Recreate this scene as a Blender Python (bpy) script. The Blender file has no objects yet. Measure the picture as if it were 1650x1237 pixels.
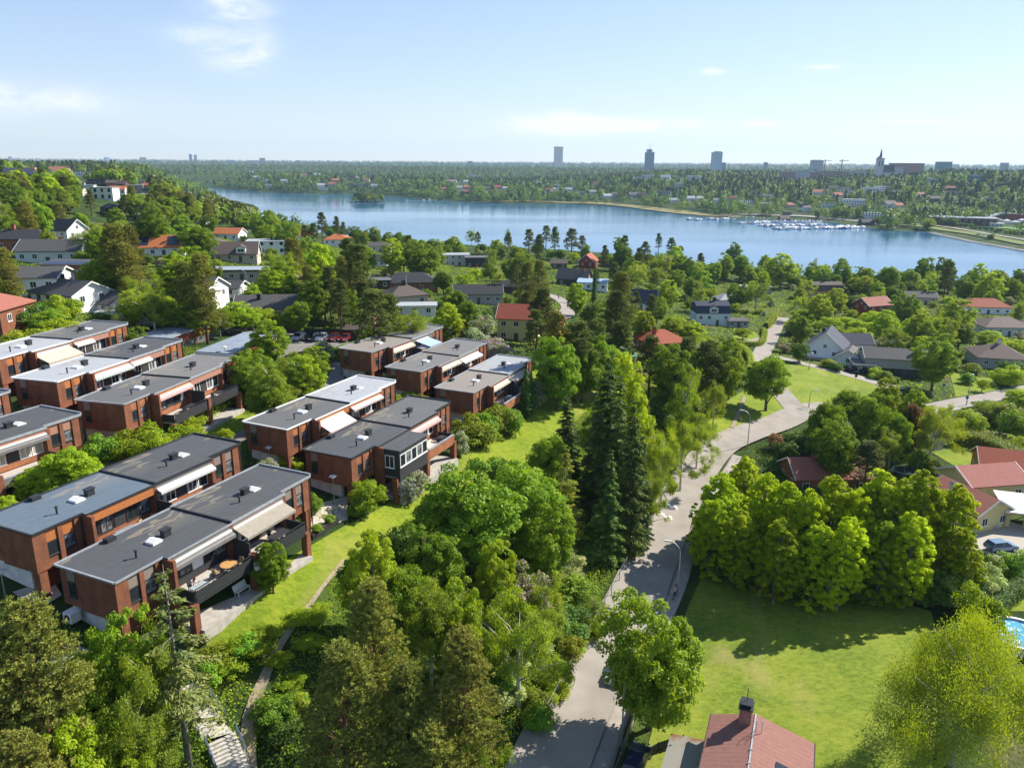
import bpy, bmesh, math, random
import numpy as np
from mathutils import Matrix, Vector
random.seed(7)
S = bpy.context.scene
COL = S.collection
R = math.radians
# ---------------------------------------------------------------- camera
IMG_W, IMG_H, FPX = 1650.0, 1237.0, 1250.0
CAM_Z = 68.0
H_LEFT, H_RIGHT = 257.0, 267.5
ROLL = math.atan2(H_RIGHT - H_LEFT, IMG_W)
PITCH = math.atan2((IMG_H / 2 - (H_LEFT + H_RIGHT) / 2) * math.cos(ROLL), FPX)
CR, SR, CP, SP = math.cos(ROLL), math.sin(ROLL), math.cos(PITCH), math.sin(PITCH)
cam_data = bpy.data.cameras.new("camera")
cam = bpy.data.objects.new("camera", cam_data)
COL.objects.link(cam)
cam_data.sensor_width = 36.0
cam_data.lens = 36.0 * FPX / IMG_W
cam_data.clip_start, cam_data.clip_end = 0.5, 40000
right = Vector((CR, SR * SP, SR * CP)); up = Vector((-SR, CR * SP, CR * CP)); fwd = Vector((0, CP, -SP))
M = Matrix((right, up, -fwd)).transposed().to_4x4(); M.translation = Vector((0, 0, CAM_Z))
cam.matrix_world = M
S.camera = cam
# ---------------------------------------------------------------- light
SUN_AZ, SUN_EL = 60.0, 37.5          # degrees right of the viewing direction, height
sv = Vector((math.sin(R(SUN_AZ)) * math.cos(R(SUN_EL)), math.cos(R(SUN_AZ)) * math.cos(R(SUN_EL)), math.sin(R(SUN_EL))))
ld = bpy.data.lights.new("sun", 'SUN'); ld.energy = 3.9; ld.angle = R(0.5); ld.color = (1.0, 0.94, 0.84)
sun = bpy.data.objects.new("sun", ld); COL.objects.link(sun)
sun.rotation_euler = sv.to_track_quat('Z', 'Y').to_euler(); sun.location = (0, 0, 300)
S.view_settings.view_transform = 'Standard'; S.view_settings.look = 'None'
S.view_settings.exposure = 1.18; S.view_settings.gamma = 1.0
S.view_settings.use_curve_mapping = False
S.render.engine = 'CYCLES'
S.cycles.use_denoising = True
S.cycles.max_bounces = 6; S.cycles.diffuse_bounces = 4; S.cycles.glossy_bounces = 3
S.cycles.transmission_bounces = 3; S.cycles.transparent_max_bounces = 6; S.cycles.volume_bounces = 1
S.cycles.caustics_reflective = False; S.cycles.caustics_refractive = False

def ray(u, v):
    x, y = u - IMG_W / 2, IMG_H / 2 - v
    X, Y = (x * CR - y * SR) / FPX, (x * SR + y * CR) / FPX
    return np.array([X, CP + Y * SP, -SP + Y * CP])

def project_many(P, z):
    x, y, z = P[:, 0], P[:, 1], z - CAM_Z; Z = np.maximum(y * CP - z * SP, 1); X = x / Z * FPX; Y = (y * SP + z * CP) / Z * FPX
    return IMG_W / 2 + X * CR + Y * SR, IMG_H / 2 + X * SR - Y * CR, Z
def project(p):
    x, y, z = p[0], p[1], p[2] - CAM_Z
    Z = y * CP - z * SP; Y = y * SP + z * CP
    if Z < 1: return None
    X = x / Z * FPX; Y = Y / Z * FPX
    return (IMG_W / 2 + X * CR + Y * SR, IMG_H / 2 - (-X * SR + Y * CR), Z)

def at_z(u, v, z):
    d = ray(u, v); t = (z - CAM_Z) / d[2]
    return np.array([d[0] * t, d[1] * t, z])

W = bpy.data.worlds.new("World"); S.world = W; W.use_nodes = True
nt = W.node_tree; nt.nodes.clear()
def nd(t, ty, **kw):
    n = t.nodes.new(ty)
    for k, v in kw.items(): setattr(n, k, v)
    return n
sky = nd(nt, 'ShaderNodeTexSky', sky_type='NISHITA', sun_disc=False)
sky.sun_elevation = R(SUN_EL); sky.sun_rotation = R(SUN_AZ); sky.altitude = 0
sky.air_density = 1.0; sky.dust_density = 0.06; sky.ozone_density = 2.0
bg = nd(nt, 'ShaderNodeBackground'); bg.inputs['Strength'].default_value = 0.109
wo = nd(nt, 'ShaderNodeOutputWorld')
tc = nd(nt, 'ShaderNodeTexCoord'); sx = nd(nt, 'ShaderNodeSeparateXYZ')
nt.links.new(tc.outputs['Generated'], sx.inputs[0])
def wm(op, a, b=None, c=None):
    n = nd(nt, 'ShaderNodeMath', operation=op)
    for i, q in enumerate((a, b, c)):
        if q is None: continue
        if isinstance(q, (int, float)): n.inputs[i].default_value = q
        else: nt.links.new(q, n.inputs[i])
    return n.outputs[0]
az = wm('ARCTAN2', sx.outputs['X'], sx.outputs['Y']); el = wm('ARCSINE', sx.outputs['Z'])
cb = nd(nt, 'ShaderNodeCombineXYZ'); nt.links.new(az, cb.inputs[0]); nt.links.new(wm('MULTIPLY', el, 2.6), cb.inputs[1])
no = nd(nt, 'ShaderNodeTexNoise'); no.inputs['Scale'].default_value = 22; no.inputs['Detail'].default_value = 7
no.inputs['Roughness'].default_value = 0.62; no.inputs['Distortion'].default_value = 0.6
nt.links.new(cb.outputs[0], no.inputs['Vector'])
tot = None
for (u, v, su, sv2, k) in ((378, 12, 40, 16, .75), (330, 58, 50, 14, .4), (378, 97, 42, 17, .5), (30, 160, 110, 18, .55),
                          (905, 202, 70, 15, 1.25), (1010, 201, 100, 8, 1.5), (1150, 115, 13, 4, 1.1), (1330, 108, 26, 3, .6),
                          (1225, 199, 26, 4, .8), (1480, 196, 60, 3, .8), (415, 70, 30, 22, .3)):
    d = ray(u, v); d = d / np.linalg.norm(d)
    a0, e0 = math.atan2(d[0], d[1]), math.asin(d[2])
    A = wm('POWER', wm('DIVIDE', wm('SUBTRACT', az, a0), su / FPX), 2.0)
    E = wm('POWER', wm('DIVIDE', wm('SUBTRACT', el, e0), sv2 / FPX), 2.0)
    g = wm('MULTIPLY', wm('EXPONENT', wm('MULTIPLY', wm('ADD', A, E), -1.0)), k)
    tot = g if tot is None else wm('ADD', tot, g)
cl = wm('MULTIPLY', tot, wm('MULTIPLY_ADD', no.outputs[0], 4.2, -1.2))
clm = nd(nt, 'ShaderNodeClamp'); nt.links.new(cl, clm.inputs[0]); clm.inputs[2].default_value = 0.9
tn = nd(nt, 'ShaderNodeMix', data_type='RGBA', blend_type='MULTIPLY'); tn.inputs[0].default_value = 1; tn.inputs[7].default_value = (.98, .965, 1.05, 1)
ka = nd(nt, 'ShaderNodeVectorMath', operation='MULTIPLY_ADD'); ka.inputs[1].default_value = (.135, .115, .095); ka.inputs[2].default_value = (1, 1, 1)
kd = nd(nt, 'ShaderNodeVectorMath', operation='DIVIDE'); nt.links.new(sky.outputs[0], ka.inputs[0]); nt.links.new(sky.outputs[0], kd.inputs[0]); nt.links.new(ka.outputs[0], kd.inputs[1])
nt.links.new(kd.outputs[0], tn.inputs[6])
mx = nd(nt, 'ShaderNodeMix', data_type='RGBA')
nt.links.new(clm.outputs[0], mx.inputs[0]); nt.links.new(tn.outputs[2], mx.inputs[6]); mx.inputs[7].default_value = (4.6, 4.7, 4.9, 1)
nt.links.new(mx.outputs[2], bg.inputs['Color']); nt.links.new(bg.outputs[0], wo.inputs['Surface'])

# ---------------------------------------------------------------- materials
MATS = {}
def mat(name, col, rough=0.8, col2=None, scale=3.0, spec=0.3, metal=0.0, bump=0.0, bscale=None, detail=4.0, lo=.35, hi=.65):
    if name in MATS: return MATS[name]
    m = bpy.data.materials.new(name); m.use_nodes = True; t = m.node_tree
    p = t.nodes['Principled BSDF']
    p.inputs['Base Color'].default_value = (*col, 1); p.inputs['Roughness'].default_value = rough
    p.inputs['Specular IOR Level'].default_value = spec; p.inputs['Metallic'].default_value = metal
    if col2 is not None or bump:
        tc = nd(t, 'ShaderNodeTexCoord'); n = nd(t, 'ShaderNodeTexNoise')
        n.inputs['Scale'].default_value = scale; n.inputs['Detail'].default_value = detail
        t.links.new(tc.outputs['Object'], n.inputs['Vector'])
        if col2 is not None:
            r = nd(t, 'ShaderNodeValToRGB'); r.color_ramp.elements[0].position = lo; r.color_ramp.elements[1].position = hi
            r.color_ramp.elements[0].color = (*col, 1); r.color_ramp.elements[1].color = (*col2, 1)
            t.links.new(n.outputs[0], r.inputs[0]); t.links.new(r.outputs[0], p.inputs['Base Color'])
        if bump:
            n2 = n
            if bscale:
                n2 = nd(t, 'ShaderNodeTexNoise'); n2.inputs['Scale'].default_value = bscale; t.links.new(tc.outputs['Object'], n2.inputs['Vector'])
            b = nd(t, 'ShaderNodeBump'); b.inputs['Strength'].default_value = bump; b.inputs['Distance'].default_value = .1
            t.links.new(n2.outputs[0], b.inputs['Height']); t.links.new(b.outputs[0], p.inputs['Normal'])
    MATS[name] = m
    return m

def stripes_mat(name, c1, c2, scale, axis='X', rough=.75, bump=0.0, spec=.3, wall=False, duty=.5, soft=.04):
    """bands across one object axis (boards, tile courses, awning stripes); wall=True runs them along x+y"""
    if name in MATS: return MATS[name]
    m = bpy.data.materials.new(name); m.use_nodes = True; t = m.node_tree; p = t.nodes['Principled BSDF']
    p.inputs['Roughness'].default_value = rough; p.inputs['Specular IOR Level'].default_value = spec
    tc = nd(t, 'ShaderNodeTexCoord'); s = nd(t, 'ShaderNodeSeparateXYZ'); t.links.new(tc.outputs['Object'], s.inputs[0])
    src = s.outputs[axis]
    if wall:
        a = nd(t, 'ShaderNodeMath', operation='ADD'); t.links.new(s.outputs['X'], a.inputs[0]); t.links.new(s.outputs['Y'], a.inputs[1]); src = a.outputs[0]
    a = nd(t, 'ShaderNodeMath', operation='MULTIPLY'); t.links.new(src, a.inputs[0]); a.inputs[1].default_value = scale
    f = nd(t, 'ShaderNodeMath', operation='FRACT'); t.links.new(a.outputs[0], f.inputs[0])
    r = nd(t, 'ShaderNodeValToRGB'); e = r.color_ramp.elements
    e[0].position = duty - soft; e[1].position = duty + soft; e[0].color = (*c1, 1); e[1].color = (*c2, 1)
    n = nd(t, 'ShaderNodeTexNoise'); n.inputs['Scale'].default_value = 2.5; t.links.new(tc.outputs['Object'], n.inputs['Vector'])
    t.links.new(f.outputs[0], r.inputs[0])
    h = nd(t, 'ShaderNodeHueSaturation'); mr = nd(t, 'ShaderNodeMapRange'); mr.inputs[3].default_value = .8; mr.inputs[4].default_value = 1.2
    t.links.new(n.outputs[0], mr.inputs[0]); t.links.new(mr.outputs[0], h.inputs['Value']); t.links.new(r.outputs[0], h.inputs['Color'])
    t.links.new(h.outputs[0], p.inputs['Base Color'])
    if bump:
        b = nd(t, 'ShaderNodeBump'); b.inputs['Strength'].default_value = bump; b.inputs['Distance'].default_value = .08
        t.links.new(f.outputs[0], b.inputs['Height']); t.links.new(b.outputs[0], p.inputs['Normal'])
    MATS[name] = m
    return m

def brick_mat(name, c1, c2, mortar, scale=1.0):
    if name in MATS: return MATS[name]
    m = bpy.data.materials.new(name); m.use_nodes = True; t = m.node_tree; p = t.nodes['Principled BSDF']
    p.inputs['Roughness'].default_value = .85; p.inputs['Specular IOR Level'].default_value = .2
    tc = nd(t, 'ShaderNodeTexCoord'); s = nd(t, 'ShaderNodeSeparateXYZ'); t.links.new(tc.outputs['Object'], s.inputs[0])
    a = nd(t, 'ShaderNodeMath', operation='ADD'); t.links.new(s.outputs['X'], a.inputs[0]); t.links.new(s.outputs['Y'], a.inputs[1])
    c = nd(t, 'ShaderNodeCombineXYZ'); t.links.new(a.outputs[0], c.inputs[0]); t.links.new(s.outputs['Z'], c.inputs[1])
    b = nd(t, 'ShaderNodeTexBrick'); b.inputs['Scale'].default_value = scale
    b.inputs['Brick Width'].default_value = .26; b.inputs['Row Height'].default_value = .11; b.inputs['Mortar Size'].default_value = .012
    b.inputs['Color1'].default_value = (*c1, 1); b.inputs['Color2'].default_value = (*c2, 1); b.inputs['Mortar'].default_value = (*mortar, 1)
    t.links.new(c.outputs[0], b.inputs['Vector'])
    n = nd(t, 'ShaderNodeTexNoise'); n.inputs['Scale'].default_value = .9; n.inputs['Detail'].default_value = 6; t.links.new(tc.outputs['Object'], n.inputs['Vector'])
    h = nd(t, 'ShaderNodeHueSaturation'); mr = nd(t, 'ShaderNodeMapRange'); mr.inputs[1].default_value = .3; mr.inputs[2].default_value = .7
    mr.inputs[3].default_value = .72; mr.inputs[4].default_value = 1.2
    t.links.new(n.outputs[0], mr.inputs[0]); t.links.new(mr.outputs[0], h.inputs['Value']); t.links.new(b.outputs['Color'], h.inputs['Color'])
    t.links.new(h.outputs[0], p.inputs['Base Color'])
    MATS[name] = m
    return m

def roof_felt(name, col, stain=(.30, .25, .17), amount=.06):
    """bitumen roof: sheet seams, patchy wear, dried puddle rings with a tan rim"""
    if name in MATS: return MATS[name]
    m = bpy.data.materials.new(name); m.use_nodes = True; t = m.node_tree; p = t.nodes['Principled BSDF']
    p.inputs['Roughness'].default_value = .75; p.inputs['Specular IOR Level'].default_value = .35
    tc = nd(t, 'ShaderNodeTexCoord'); mp = nd(t, 'ShaderNodeMapping'); t.links.new(tc.outputs['Object'], mp.inputs[0])
    mp.inputs['Scale'].default_value = (.16, .5, 1)
    n = nd(t, 'ShaderNodeTexNoise'); n.inputs['Scale'].default_value = 1.0; n.inputs['Detail'].default_value = 5; n.inputs['Roughness'].default_value = .45
    t.links.new(mp.outputs[0], n.inputs['Vector'])
    ring = nd(t, 'ShaderNodeValToRGB'); e = ring.color_ramp.elements
    e[0].position = .57; e[0].color = (0, 0, 0, 1); e[1].position = .595; e[1].color = (1, 1, 1, 1)
    k = ring.color_ramp.elements.new(.625); k.color = (.12, .12, .12, 1); k = ring.color_ramp.elements.new(.70); k.color = (.35, .35, .35, 1)
    t.links.new(n.outputs[0], ring.inputs[0])
    s = nd(t, 'ShaderNodeSeparateXYZ'); t.links.new(tc.outputs['Object'], s.inputs[0])
    my = nd(t, 'ShaderNodeMapRange'); my.inputs[1].default_value = 2.2; my.inputs[2].default_value = 5.2; my.inputs[3].default_value = 0.1; my.inputs[4].default_value = 1.0
    t.links.new(s.outputs['Y'], my.inputs[0])
    rm = nd(t, 'ShaderNodeMath', operation='MULTIPLY'); t.links.new(ring.outputs[0], rm.inputs[0]); t.links.new(my.outputs[0], rm.inputs[1])
    rm2 = nd(t, 'ShaderNodeMath', operation='MULTIPLY'); rm2.inputs[1].default_value = .75; t.links.new(rm.outputs[0], rm2.inputs[0])
    n2 = nd(t, 'ShaderNodeTexNoise'); n2.inputs['Scale'].default_value = 1.6; n2.inputs['Detail'].default_value = 8; t.links.new(tc.outputs['Object'], n2.inputs['Vector'])
    base = nd(t, 'ShaderNodeMix', data_type='RGBA'); base.inputs[6].default_value = (*[c * .82 for c in col], 1); base.inputs[7].default_value = (*[c * 1.18 for c in col], 1)
    t.links.new(n2.outputs[0], base.inputs[0])
    f = nd(t, 'ShaderNodeMath', operation='FRACT'); a = nd(t, 'ShaderNodeMath', operation='MULTIPLY'); a.inputs[1].default_value = .95
    t.links.new(s.outputs['Y'], a.inputs[0]); t.links.new(a.outputs[0], f.inputs[0])
    sm = nd(t, 'ShaderNodeMath', operation='LESS_THAN'); sm.inputs[1].default_value = .06; t.links.new(f.outputs[0], sm.inputs[0])
    sk = nd(t, 'ShaderNodeMath', operation='MULTIPLY'); sk.inputs[1].default_value = .35; t.links.new(sm.outputs[0], sk.inputs[0])
    seam = nd(t, 'ShaderNodeMix', data_type='RGBA'); seam.inputs[7].default_value = (*[c * .55 for c in col], 1)
    t.links.new(sk.outputs[0], seam.inputs[0]); t.links.new(base.outputs[2], seam.inputs[6])
    fin = nd(t, 'ShaderNodeMix', data_type='RGBA'); fin.inputs[7].default_value = (*stain, 1)
    t.links.new(rm2.outputs[0], fin.inputs[0]); t.links.new(seam.outputs[2], fin.inputs[6]); t.links.new(fin.outputs[2], p.inputs['Base Color'])
    MATS[name] = m
    return m

LEAF_GAIN = (2.5, 2.45, 1.5)
def leaf_mat(name, c0, c1, c2, trans=.45, rough=.6, hue=.012, val=.25):
    """foliage: the tint attribute picks a colour per leaf, each plant shifts a little"""
    if name in MATS: return MATS[name]
    m = bpy.data.materials.new(name); m.use_nodes = True; t = m.node_tree; t.nodes.clear()
    c0, c1, c2 = [tuple(a * b for a, b in zip(c, (1, 1, 1) if 'blossom' in name else LEAF_GAIN)) for c in (c0, c1, c2)]
    at = nd(t, 'ShaderNodeAttribute', attribute_name='tint')
    r = nd(t, 'ShaderNodeValToRGB'); e = r.color_ramp.elements
    e[0].color = (*c0, 1); e[1].color = (*c2, 1); k = e.new(.5); k.color = (*c1, 1)
    t.links.new(at.outputs['Fac'], r.inputs[0])
    oi = nd(t, 'ShaderNodeObjectInfo'); h = nd(t, 'ShaderNodeHueSaturation')
    a = nd(t, 'ShaderNodeMapRange'); a.inputs[3].default_value = .5 - hue; a.inputs[4].default_value = .5 + hue * .6
    b = nd(t, 'ShaderNodeMapRange'); b.inputs[3].default_value = 1 - val; b.inputs[4].default_value = 1 + val
    fr = nd(t, 'ShaderNodeMath', operation='FRACT'); mu = nd(t, 'ShaderNodeMath', operation='MULTIPLY'); mu.inputs[1].default_value = 7.31
    t.links.new(oi.outputs['Random'], mu.inputs[0]); t.links.new(mu.outputs[0], fr.inputs[0])
    t.links.new(oi.outputs['Random'], a.inputs[0]); t.links.new(fr.outputs[0], b.inputs[0])
    t.links.new(a.outputs[0], h.inputs['Hue']); t.links.new(b.outputs[0], h.inputs['Value']); t.links.new(r.outputs[0], h.inputs['Color'])
    d = nd(t, 'ShaderNodeBsdfPrincipled'); d.inputs['Roughness'].default_value = rough; d.inputs['Specular IOR Level'].default_value = .25
    tr = nd(t, 'ShaderNodeBsdfTranslucent'); mixs = nd(t, 'ShaderNodeMixShader'); mixs.inputs[0].default_value = min(trans * 1.25, .55)
    g = nd(t, 'ShaderNodeHueSaturation'); g.inputs['Hue'].default_value = .485; g.inputs['Saturation'].default_value = 1.1; g.inputs['Value'].default_value = 1.25
    t.links.new(h.outputs[0], d.inputs['Base Color']); t.links.new(h.outputs[0], g.inputs['Color']); t.links.new(g.outputs[0], tr.inputs['Color'])
    t.links.new(d.outputs[0], mixs.inputs[1]); t.links.new(tr.outputs[0], mixs.inputs[2])
    o = nd(t, 'ShaderNodeOutputMaterial'); t.links.new(mixs.outputs[0], o.inputs['Surface'])
    MATS[name] = m
    return m

# ---------------------------------------------------------------- mesh + object helpers
class MB:
    def __init__(self): self.v = []; self.f = []
    def box(self, x0, x1, y0, y1, z0, z1):
        b = len(self.v)
        self.v += [(x0, y0, z0), (x1, y0, z0), (x1, y1, z0), (x0, y1, z0), (x0, y0, z1), (x1, y0, z1), (x1, y1, z1), (x0, y1, z1)]
        self.f += [tuple(b + i for i in q) for q in ((0, 3, 2, 1), (4, 5, 6, 7), (0, 1, 5, 4), (1, 2, 6, 5), (2, 3, 7, 6), (3, 0, 4, 7))]
        return self
    def poly(self, pts):
        b = len(self.v); self.v += [tuple(p) for p in pts]; self.f.append(tuple(range(b, b + len(pts)))); return self
    def prism(self, pts, vec):
        """closed prism: a planar outline swept along vec"""
        b = len(self.v); n = len(pts); self.v += [tuple(p) for p in pts]
        self.v += [tuple(p[i] + vec[i] for i in range(3)) for p in pts]
        self.f.append(tuple(range(b + n - 1, b - 1, -1))); self.f.append(tuple(range(b + n, b + 2 * n)))
        for i in range(n): j = (i + 1) % n; self.f.append((b + i, b + j, b + n + j, b + n + i))
        return self
    def tube(self, pts, rad, seg=8, cap=True):
        b = len(self.v); pts = [Vector(p) for p in pts]; n = len(pts)
        rad = rad if isinstance(rad, (list, tuple)) else [rad] * n
        for i, p in enumerate(pts):
            d = (pts[min(i + 1, n - 1)] - pts[max(i - 1, 0)]).normalized()
            a = d.cross(Vector((0, 0, 1)) if abs(d.z) < .95 else Vector((1, 0, 0))).normalized(); c = d.cross(a)
            for k in range(seg):
                t = 2 * math.pi * k / seg; q = p + (a * math.cos(t) + c * math.sin(t)) * rad[i]; self.v.append(tuple(q))
        for i in range(n - 1):
            for k in range(seg):
                k2 = (k + 1) % seg; self.f.append((b + i * seg + k, b + i * seg + k2, b + (i + 1) * seg + k2, b + (i + 1) * seg + k))
        if cap: self.f.append(tuple(b + k for k in range(seg - 1, -1, -1))); self.f.append(tuple(b + (n - 1) * seg + k for k in range(seg)))
        return self
    def lathe(self, prof, seg=16, cx=0, cy=0):
        b = len(self.v)
        for r, z in prof:
            for k in range(seg): t = 2 * math.pi * k / seg; self.v.append((cx + r * math.cos(t), cy + r * math.sin(t), z))
        for i in range(len(prof) - 1):
            for k in range(seg): k2 = (k + 1) % seg; self.f.append((b + i * seg + k, b + i * seg + k2, b + (i + 1) * seg + k2, b + (i + 1) * seg + k))
        return self
    def mesh(self, name, m=None, smooth=False):
        me = bpy.data.meshes.new(name); me.from_pydata(self.v, [], self.f); me.update()
        bm = bmesh.new(); bm.from_mesh(me); bmesh.ops.recalc_face_normals(bm, faces=bm.faces[:]); bm.to_mesh(me); bm.free()
        if m: me.materials.append(m)
        if smooth: me.shade_smooth()
        return me
    def build(self, name, m, parent=None, smooth=False):
        return link(name, self.mesh(name, m, smooth), parent)

def link(name, me, parent=None):
    o = bpy.data.objects.new(name, me); COL.objects.link(o)
    if parent is not None: o.parent = parent
    return o
def tag(o, label=None, cat=None, group=None, kind=None):
    if label: o['label'] = label
    if cat: o['category'] = cat
    if group: o['group'] = group
    if kind: o['kind'] = kind
    return o
def thing(name, label, cat, loc=(0, 0, 0), rz=0.0, group=None):
    o = bpy.data.objects.new(name, None); COL.objects.link(o); o.location = loc; o.rotation_euler = (0, 0, rz)
    o.empty_display_size = .5
    return tag(o, label, cat, group)
def copy_tree(o, parent=None):
    c = o.copy(); COL.objects.link(c); c.parent = parent
    for ch in KIDS.get(o, ()): copy_tree(ch, c)
    return c
KIDS = {}
def remember(o):
    KIDS[o] = list(o.children)
    for c in KIDS[o]: remember(c)
LANDMARKS = []      # (phrase, position) other labels may refer to
AUTO = []           # plants, far houses ... whose label names the nearest landmark: (object, phrase, height)
def landmark(phrase, p): LANDMARKS.append((phrase, tuple(p)))
# ---------------------------------------------------------------- terrain
ROWS = {   # terraced rows: two facade points on the roof edge (pixels), roof height, which unit roofs
    'A': ((182, 940), (497, 768), 35.8), 'B': ((48.4, 863), (384.6, 715.8), 37.6),
    'L2': ((89.2, 615.9), (291.6, 549.7), 41.2), 'L3': ((197.4, 652.1), (379.5, 576.9), 39.8),
    'M1': ((459.5, 692.8), (635.5, 615.9), 36.4), 'M2': ((563.9, 739.4), (723.9, 649.5), 34.9),
    'F1': ((596.5, 568.3), (712.4, 527.5), 36.4), 'F2': ((676.2, 599.8), (783, 553), 34.9), 'F3': ((761.1, 633.7), (855.9, 579.5), 33.4)}
CTRL = []
def cpt(u, v, z): p = at_z(u, v, z); CTRL.append((p[0], p[1], z))
for k, (a, b, zr) in ROWS.items():
    for q in (a, b):
        p = at_z(q[0], q[1], zr); CTRL.append((p[0], p[1], zr - 6.2))
    pa, pb = at_z(*a, zr), at_z(*b, zr); d = (pb - pa) / np.linalg.norm((pb - pa)[:2]); bk = np.array([-d[1], d[0], 0])
    for t in (2, 12, 22):
        p = pa + d * t + bk * 7; CTRL.append((p[0], p[1], zr - 5.4))
        p = pa + d * t - bk * 4; CTRL.append((p[0], p[1], zr - 6.3))
for q in ((330, 1030, 29.4), (540, 940, 28.5), (420, 1010, 29.2), (760, 760, 27.3), (900, 650, 26.3), (620, 830, 27.8), (300, 1120, 26), (345, 1180, 23), (385, 1236, 20.5),
          (540, 1200, 21.5), (700, 1000, 22.5), (800, 850, 21.5), (850, 1150, 17), (960, 1000, 17), (1050, 820, 17), (900, 900, 19), (1000, 760, 19),
          (1040, 660, 21), (1000, 600, 23.5), (870, 600, 29), (100, 1200, 27),
          (900, 1236, 16), (1000, 1010, 16), (1090, 830, 16), (1135, 745, 15.6), (1250, 685, 15), (1300, 655, 14.6), (1240, 540, 12.5), (1250, 515, 11.5),
          (1600, 640, 12.5), (1650, 628, 12.5), (1300, 1100, 17), (1500, 1000, 17), (1600, 900, 17), (1580, 830, 16.5), (1200, 1236, 16.5), (1400, 950, 17), (1640, 1150, 17.5), (1630, 770, 16), (1480, 720, 15),
          (500, 560, 31.5), (300, 565, 34), (230, 530, 36), (400, 560, 33), (600, 545, 31), (700, 520, 30.5),
          (0, 520, 42), (150, 495, 40), (95, 425, 42.5), (45, 465, 42.5), (40, 400, 45), (262, 412, 39), (200, 410, 40), (380, 410, 36), (342, 405, 37), (310, 480, 37), (440, 510, 33.5), (370, 475, 35.5),
          (370, 385, 35), (432, 405, 29), (500, 380, 25), (545, 396, 19), (610, 402, 15), (497, 475, 31), (660, 465, 26), (650, 490, 28), (733, 424, 15), (770, 482, 25), (820, 540, 27), (828, 468, 21),
          (920, 455, 17), (900, 480, 20), (1040, 492, 14), (1063, 560, 20), (1143, 520, 12.5), (1187, 527, 12), (988, 585, 25), (955, 463, 18),
          (1330, 568, 13), (1440, 595, 13), (1603, 585, 11.5), (1327, 475, 5), (1410, 505, 7.5), (1485, 487, 5.5), (1580, 500, 6.5), (1612, 535, 9), (1230, 480, 6), (1130, 440, 8), (1060, 428, 13), (980, 422, 15), (880, 423, 17), (820, 410, 15.5), (760, 408, 15), (700, 402, 13.5),
          (180, 322, 46), (110, 282, 53), (30, 285, 54), (60, 330, 48), (230, 300, 47), (200, 275, 50), (110, 355, 42), (280, 340, 41), (330, 322, 20), (360, 335, 16), (390, 352, 11), (300, 305, 30), (420, 366, 8), (450, 372, 14), (260, 310, 42), (330, 370, 30), (240, 370, 39), (150, 375, 42.5), (10, 360, 46), (60, 380, 45)):
    cpt(*q)
FAR = [(400, 285, 12), (500, 285, 22), (560, 290, 17), (650, 290, 18), (700, 285, 22), (800, 290, 18), (870, 300, 12), (900, 285, 24), (950, 310, 12), (1000, 290, 25), (1070, 287, 38), (1120, 284, 40), (1060, 308, 18),
       (1150, 310, 20), (1160, 330, 7), (1250, 340, 8), (1250, 300, 22), (1290, 283, 28), (1350, 320, 17), (1400, 300, 30), (1450, 283, 42), (1500, 283, 44), (1550, 290, 44), (1620, 292, 42), (1500, 320, 22), (1600, 325, 20), (1550, 360, 3.5), (1620, 350, 4), (1500, 350, 6), (1440, 340, 10)]
for q in FAR: cpt(*q)
for a in range(-50, 51, 10):
    for rr, z in ((3300, 30), (4800, 36), (6800, 46), (9500, 60)):
        CTRL.append((rr * math.sin(R(a)), rr * math.cos(R(a)), z))
CTRL += [(-700, 800, 44), (-60, 0, 27), (0, 0, 18), (60, 0, 17), (-150, 40, 38), (150, 30, 18), (-60, -80, 27), (40, -80, 17), (-330, 150, 48), (-500, 300, 48), (-600, 600, 46), (250, 100, 16), (420, 250, 10)]
CTRL = np.array(CTRL)
def phi(r): return np.sqrt(r * r + 81.0)
_n = len(CTRL)
_s = CTRL[:, :2] / 1000.0
_K = phi(np.linalg.norm(CTRL[:, None, :2] - CTRL[None, :, :2], axis=2)) - np.eye(_n) * 5.0
_P = np.c_[np.ones(_n)]
_A = np.block([[_K, _P], [_P.T, np.zeros((1, 1))]])
_w = np.linalg.solve(_A, np.r_[CTRL[:, 2], 0])
LAKE = [at_z(u, v, 0)[:2] for u, v in ((322, 300), (345, 302.5), (400, 308), (470, 312), (560, 312.5), (640, 317), (700, 323), (780, 327), (830, 328.5), (900, 328.5), (1000, 333), (1060, 340), (1130, 349), (1170, 353), (1250, 354), (1330, 357), (1395, 366), (1420, 371), (1500, 374), (1560, 387), (1600, 394), (1660, 405),
        (1800, 425), (1800, 470), (1650, 458), (1500, 455), (1350, 450), (1250, 440), (1150, 430), (1050, 418), (950, 410), (800, 402), (700, 396), (620, 391), (560, 387), (500, 382), (455, 377), (422, 368), (395, 350), (370, 335), (345, 317), (330, 307))]
LAKE = np.array(LAKE)
def poly_sd(P, Q):
    """signed distance of points P to polygon Q, negative inside"""
    P = np.atleast_2d(P); d = np.full(len(P), 1e18); ins = np.zeros(len(P), bool)
    for i in range(len(Q)):
        a, b = Q[i], Q[(i + 1) % len(Q)]; e = b - a; w = P - a
        t = np.clip((w @ e) / max(e @ e, 1e-9), 0, 1); q = w - t[:, None] * e
        d = np.minimum(d, (q * q).sum(1))
        c = (a[1] > P[:, 1]) != (b[1] > P[:, 1])
        if a[1] != b[1]: ins ^= c & (P[:, 0] < (b[0] - a[0]) * (P[:, 1] - a[1]) / (b[1] - a[1]) + a[0])
    d = np.sqrt(d); return np.where(ins, -d, d)
ISLE = at_z(593, 326, 0)[:2]
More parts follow.
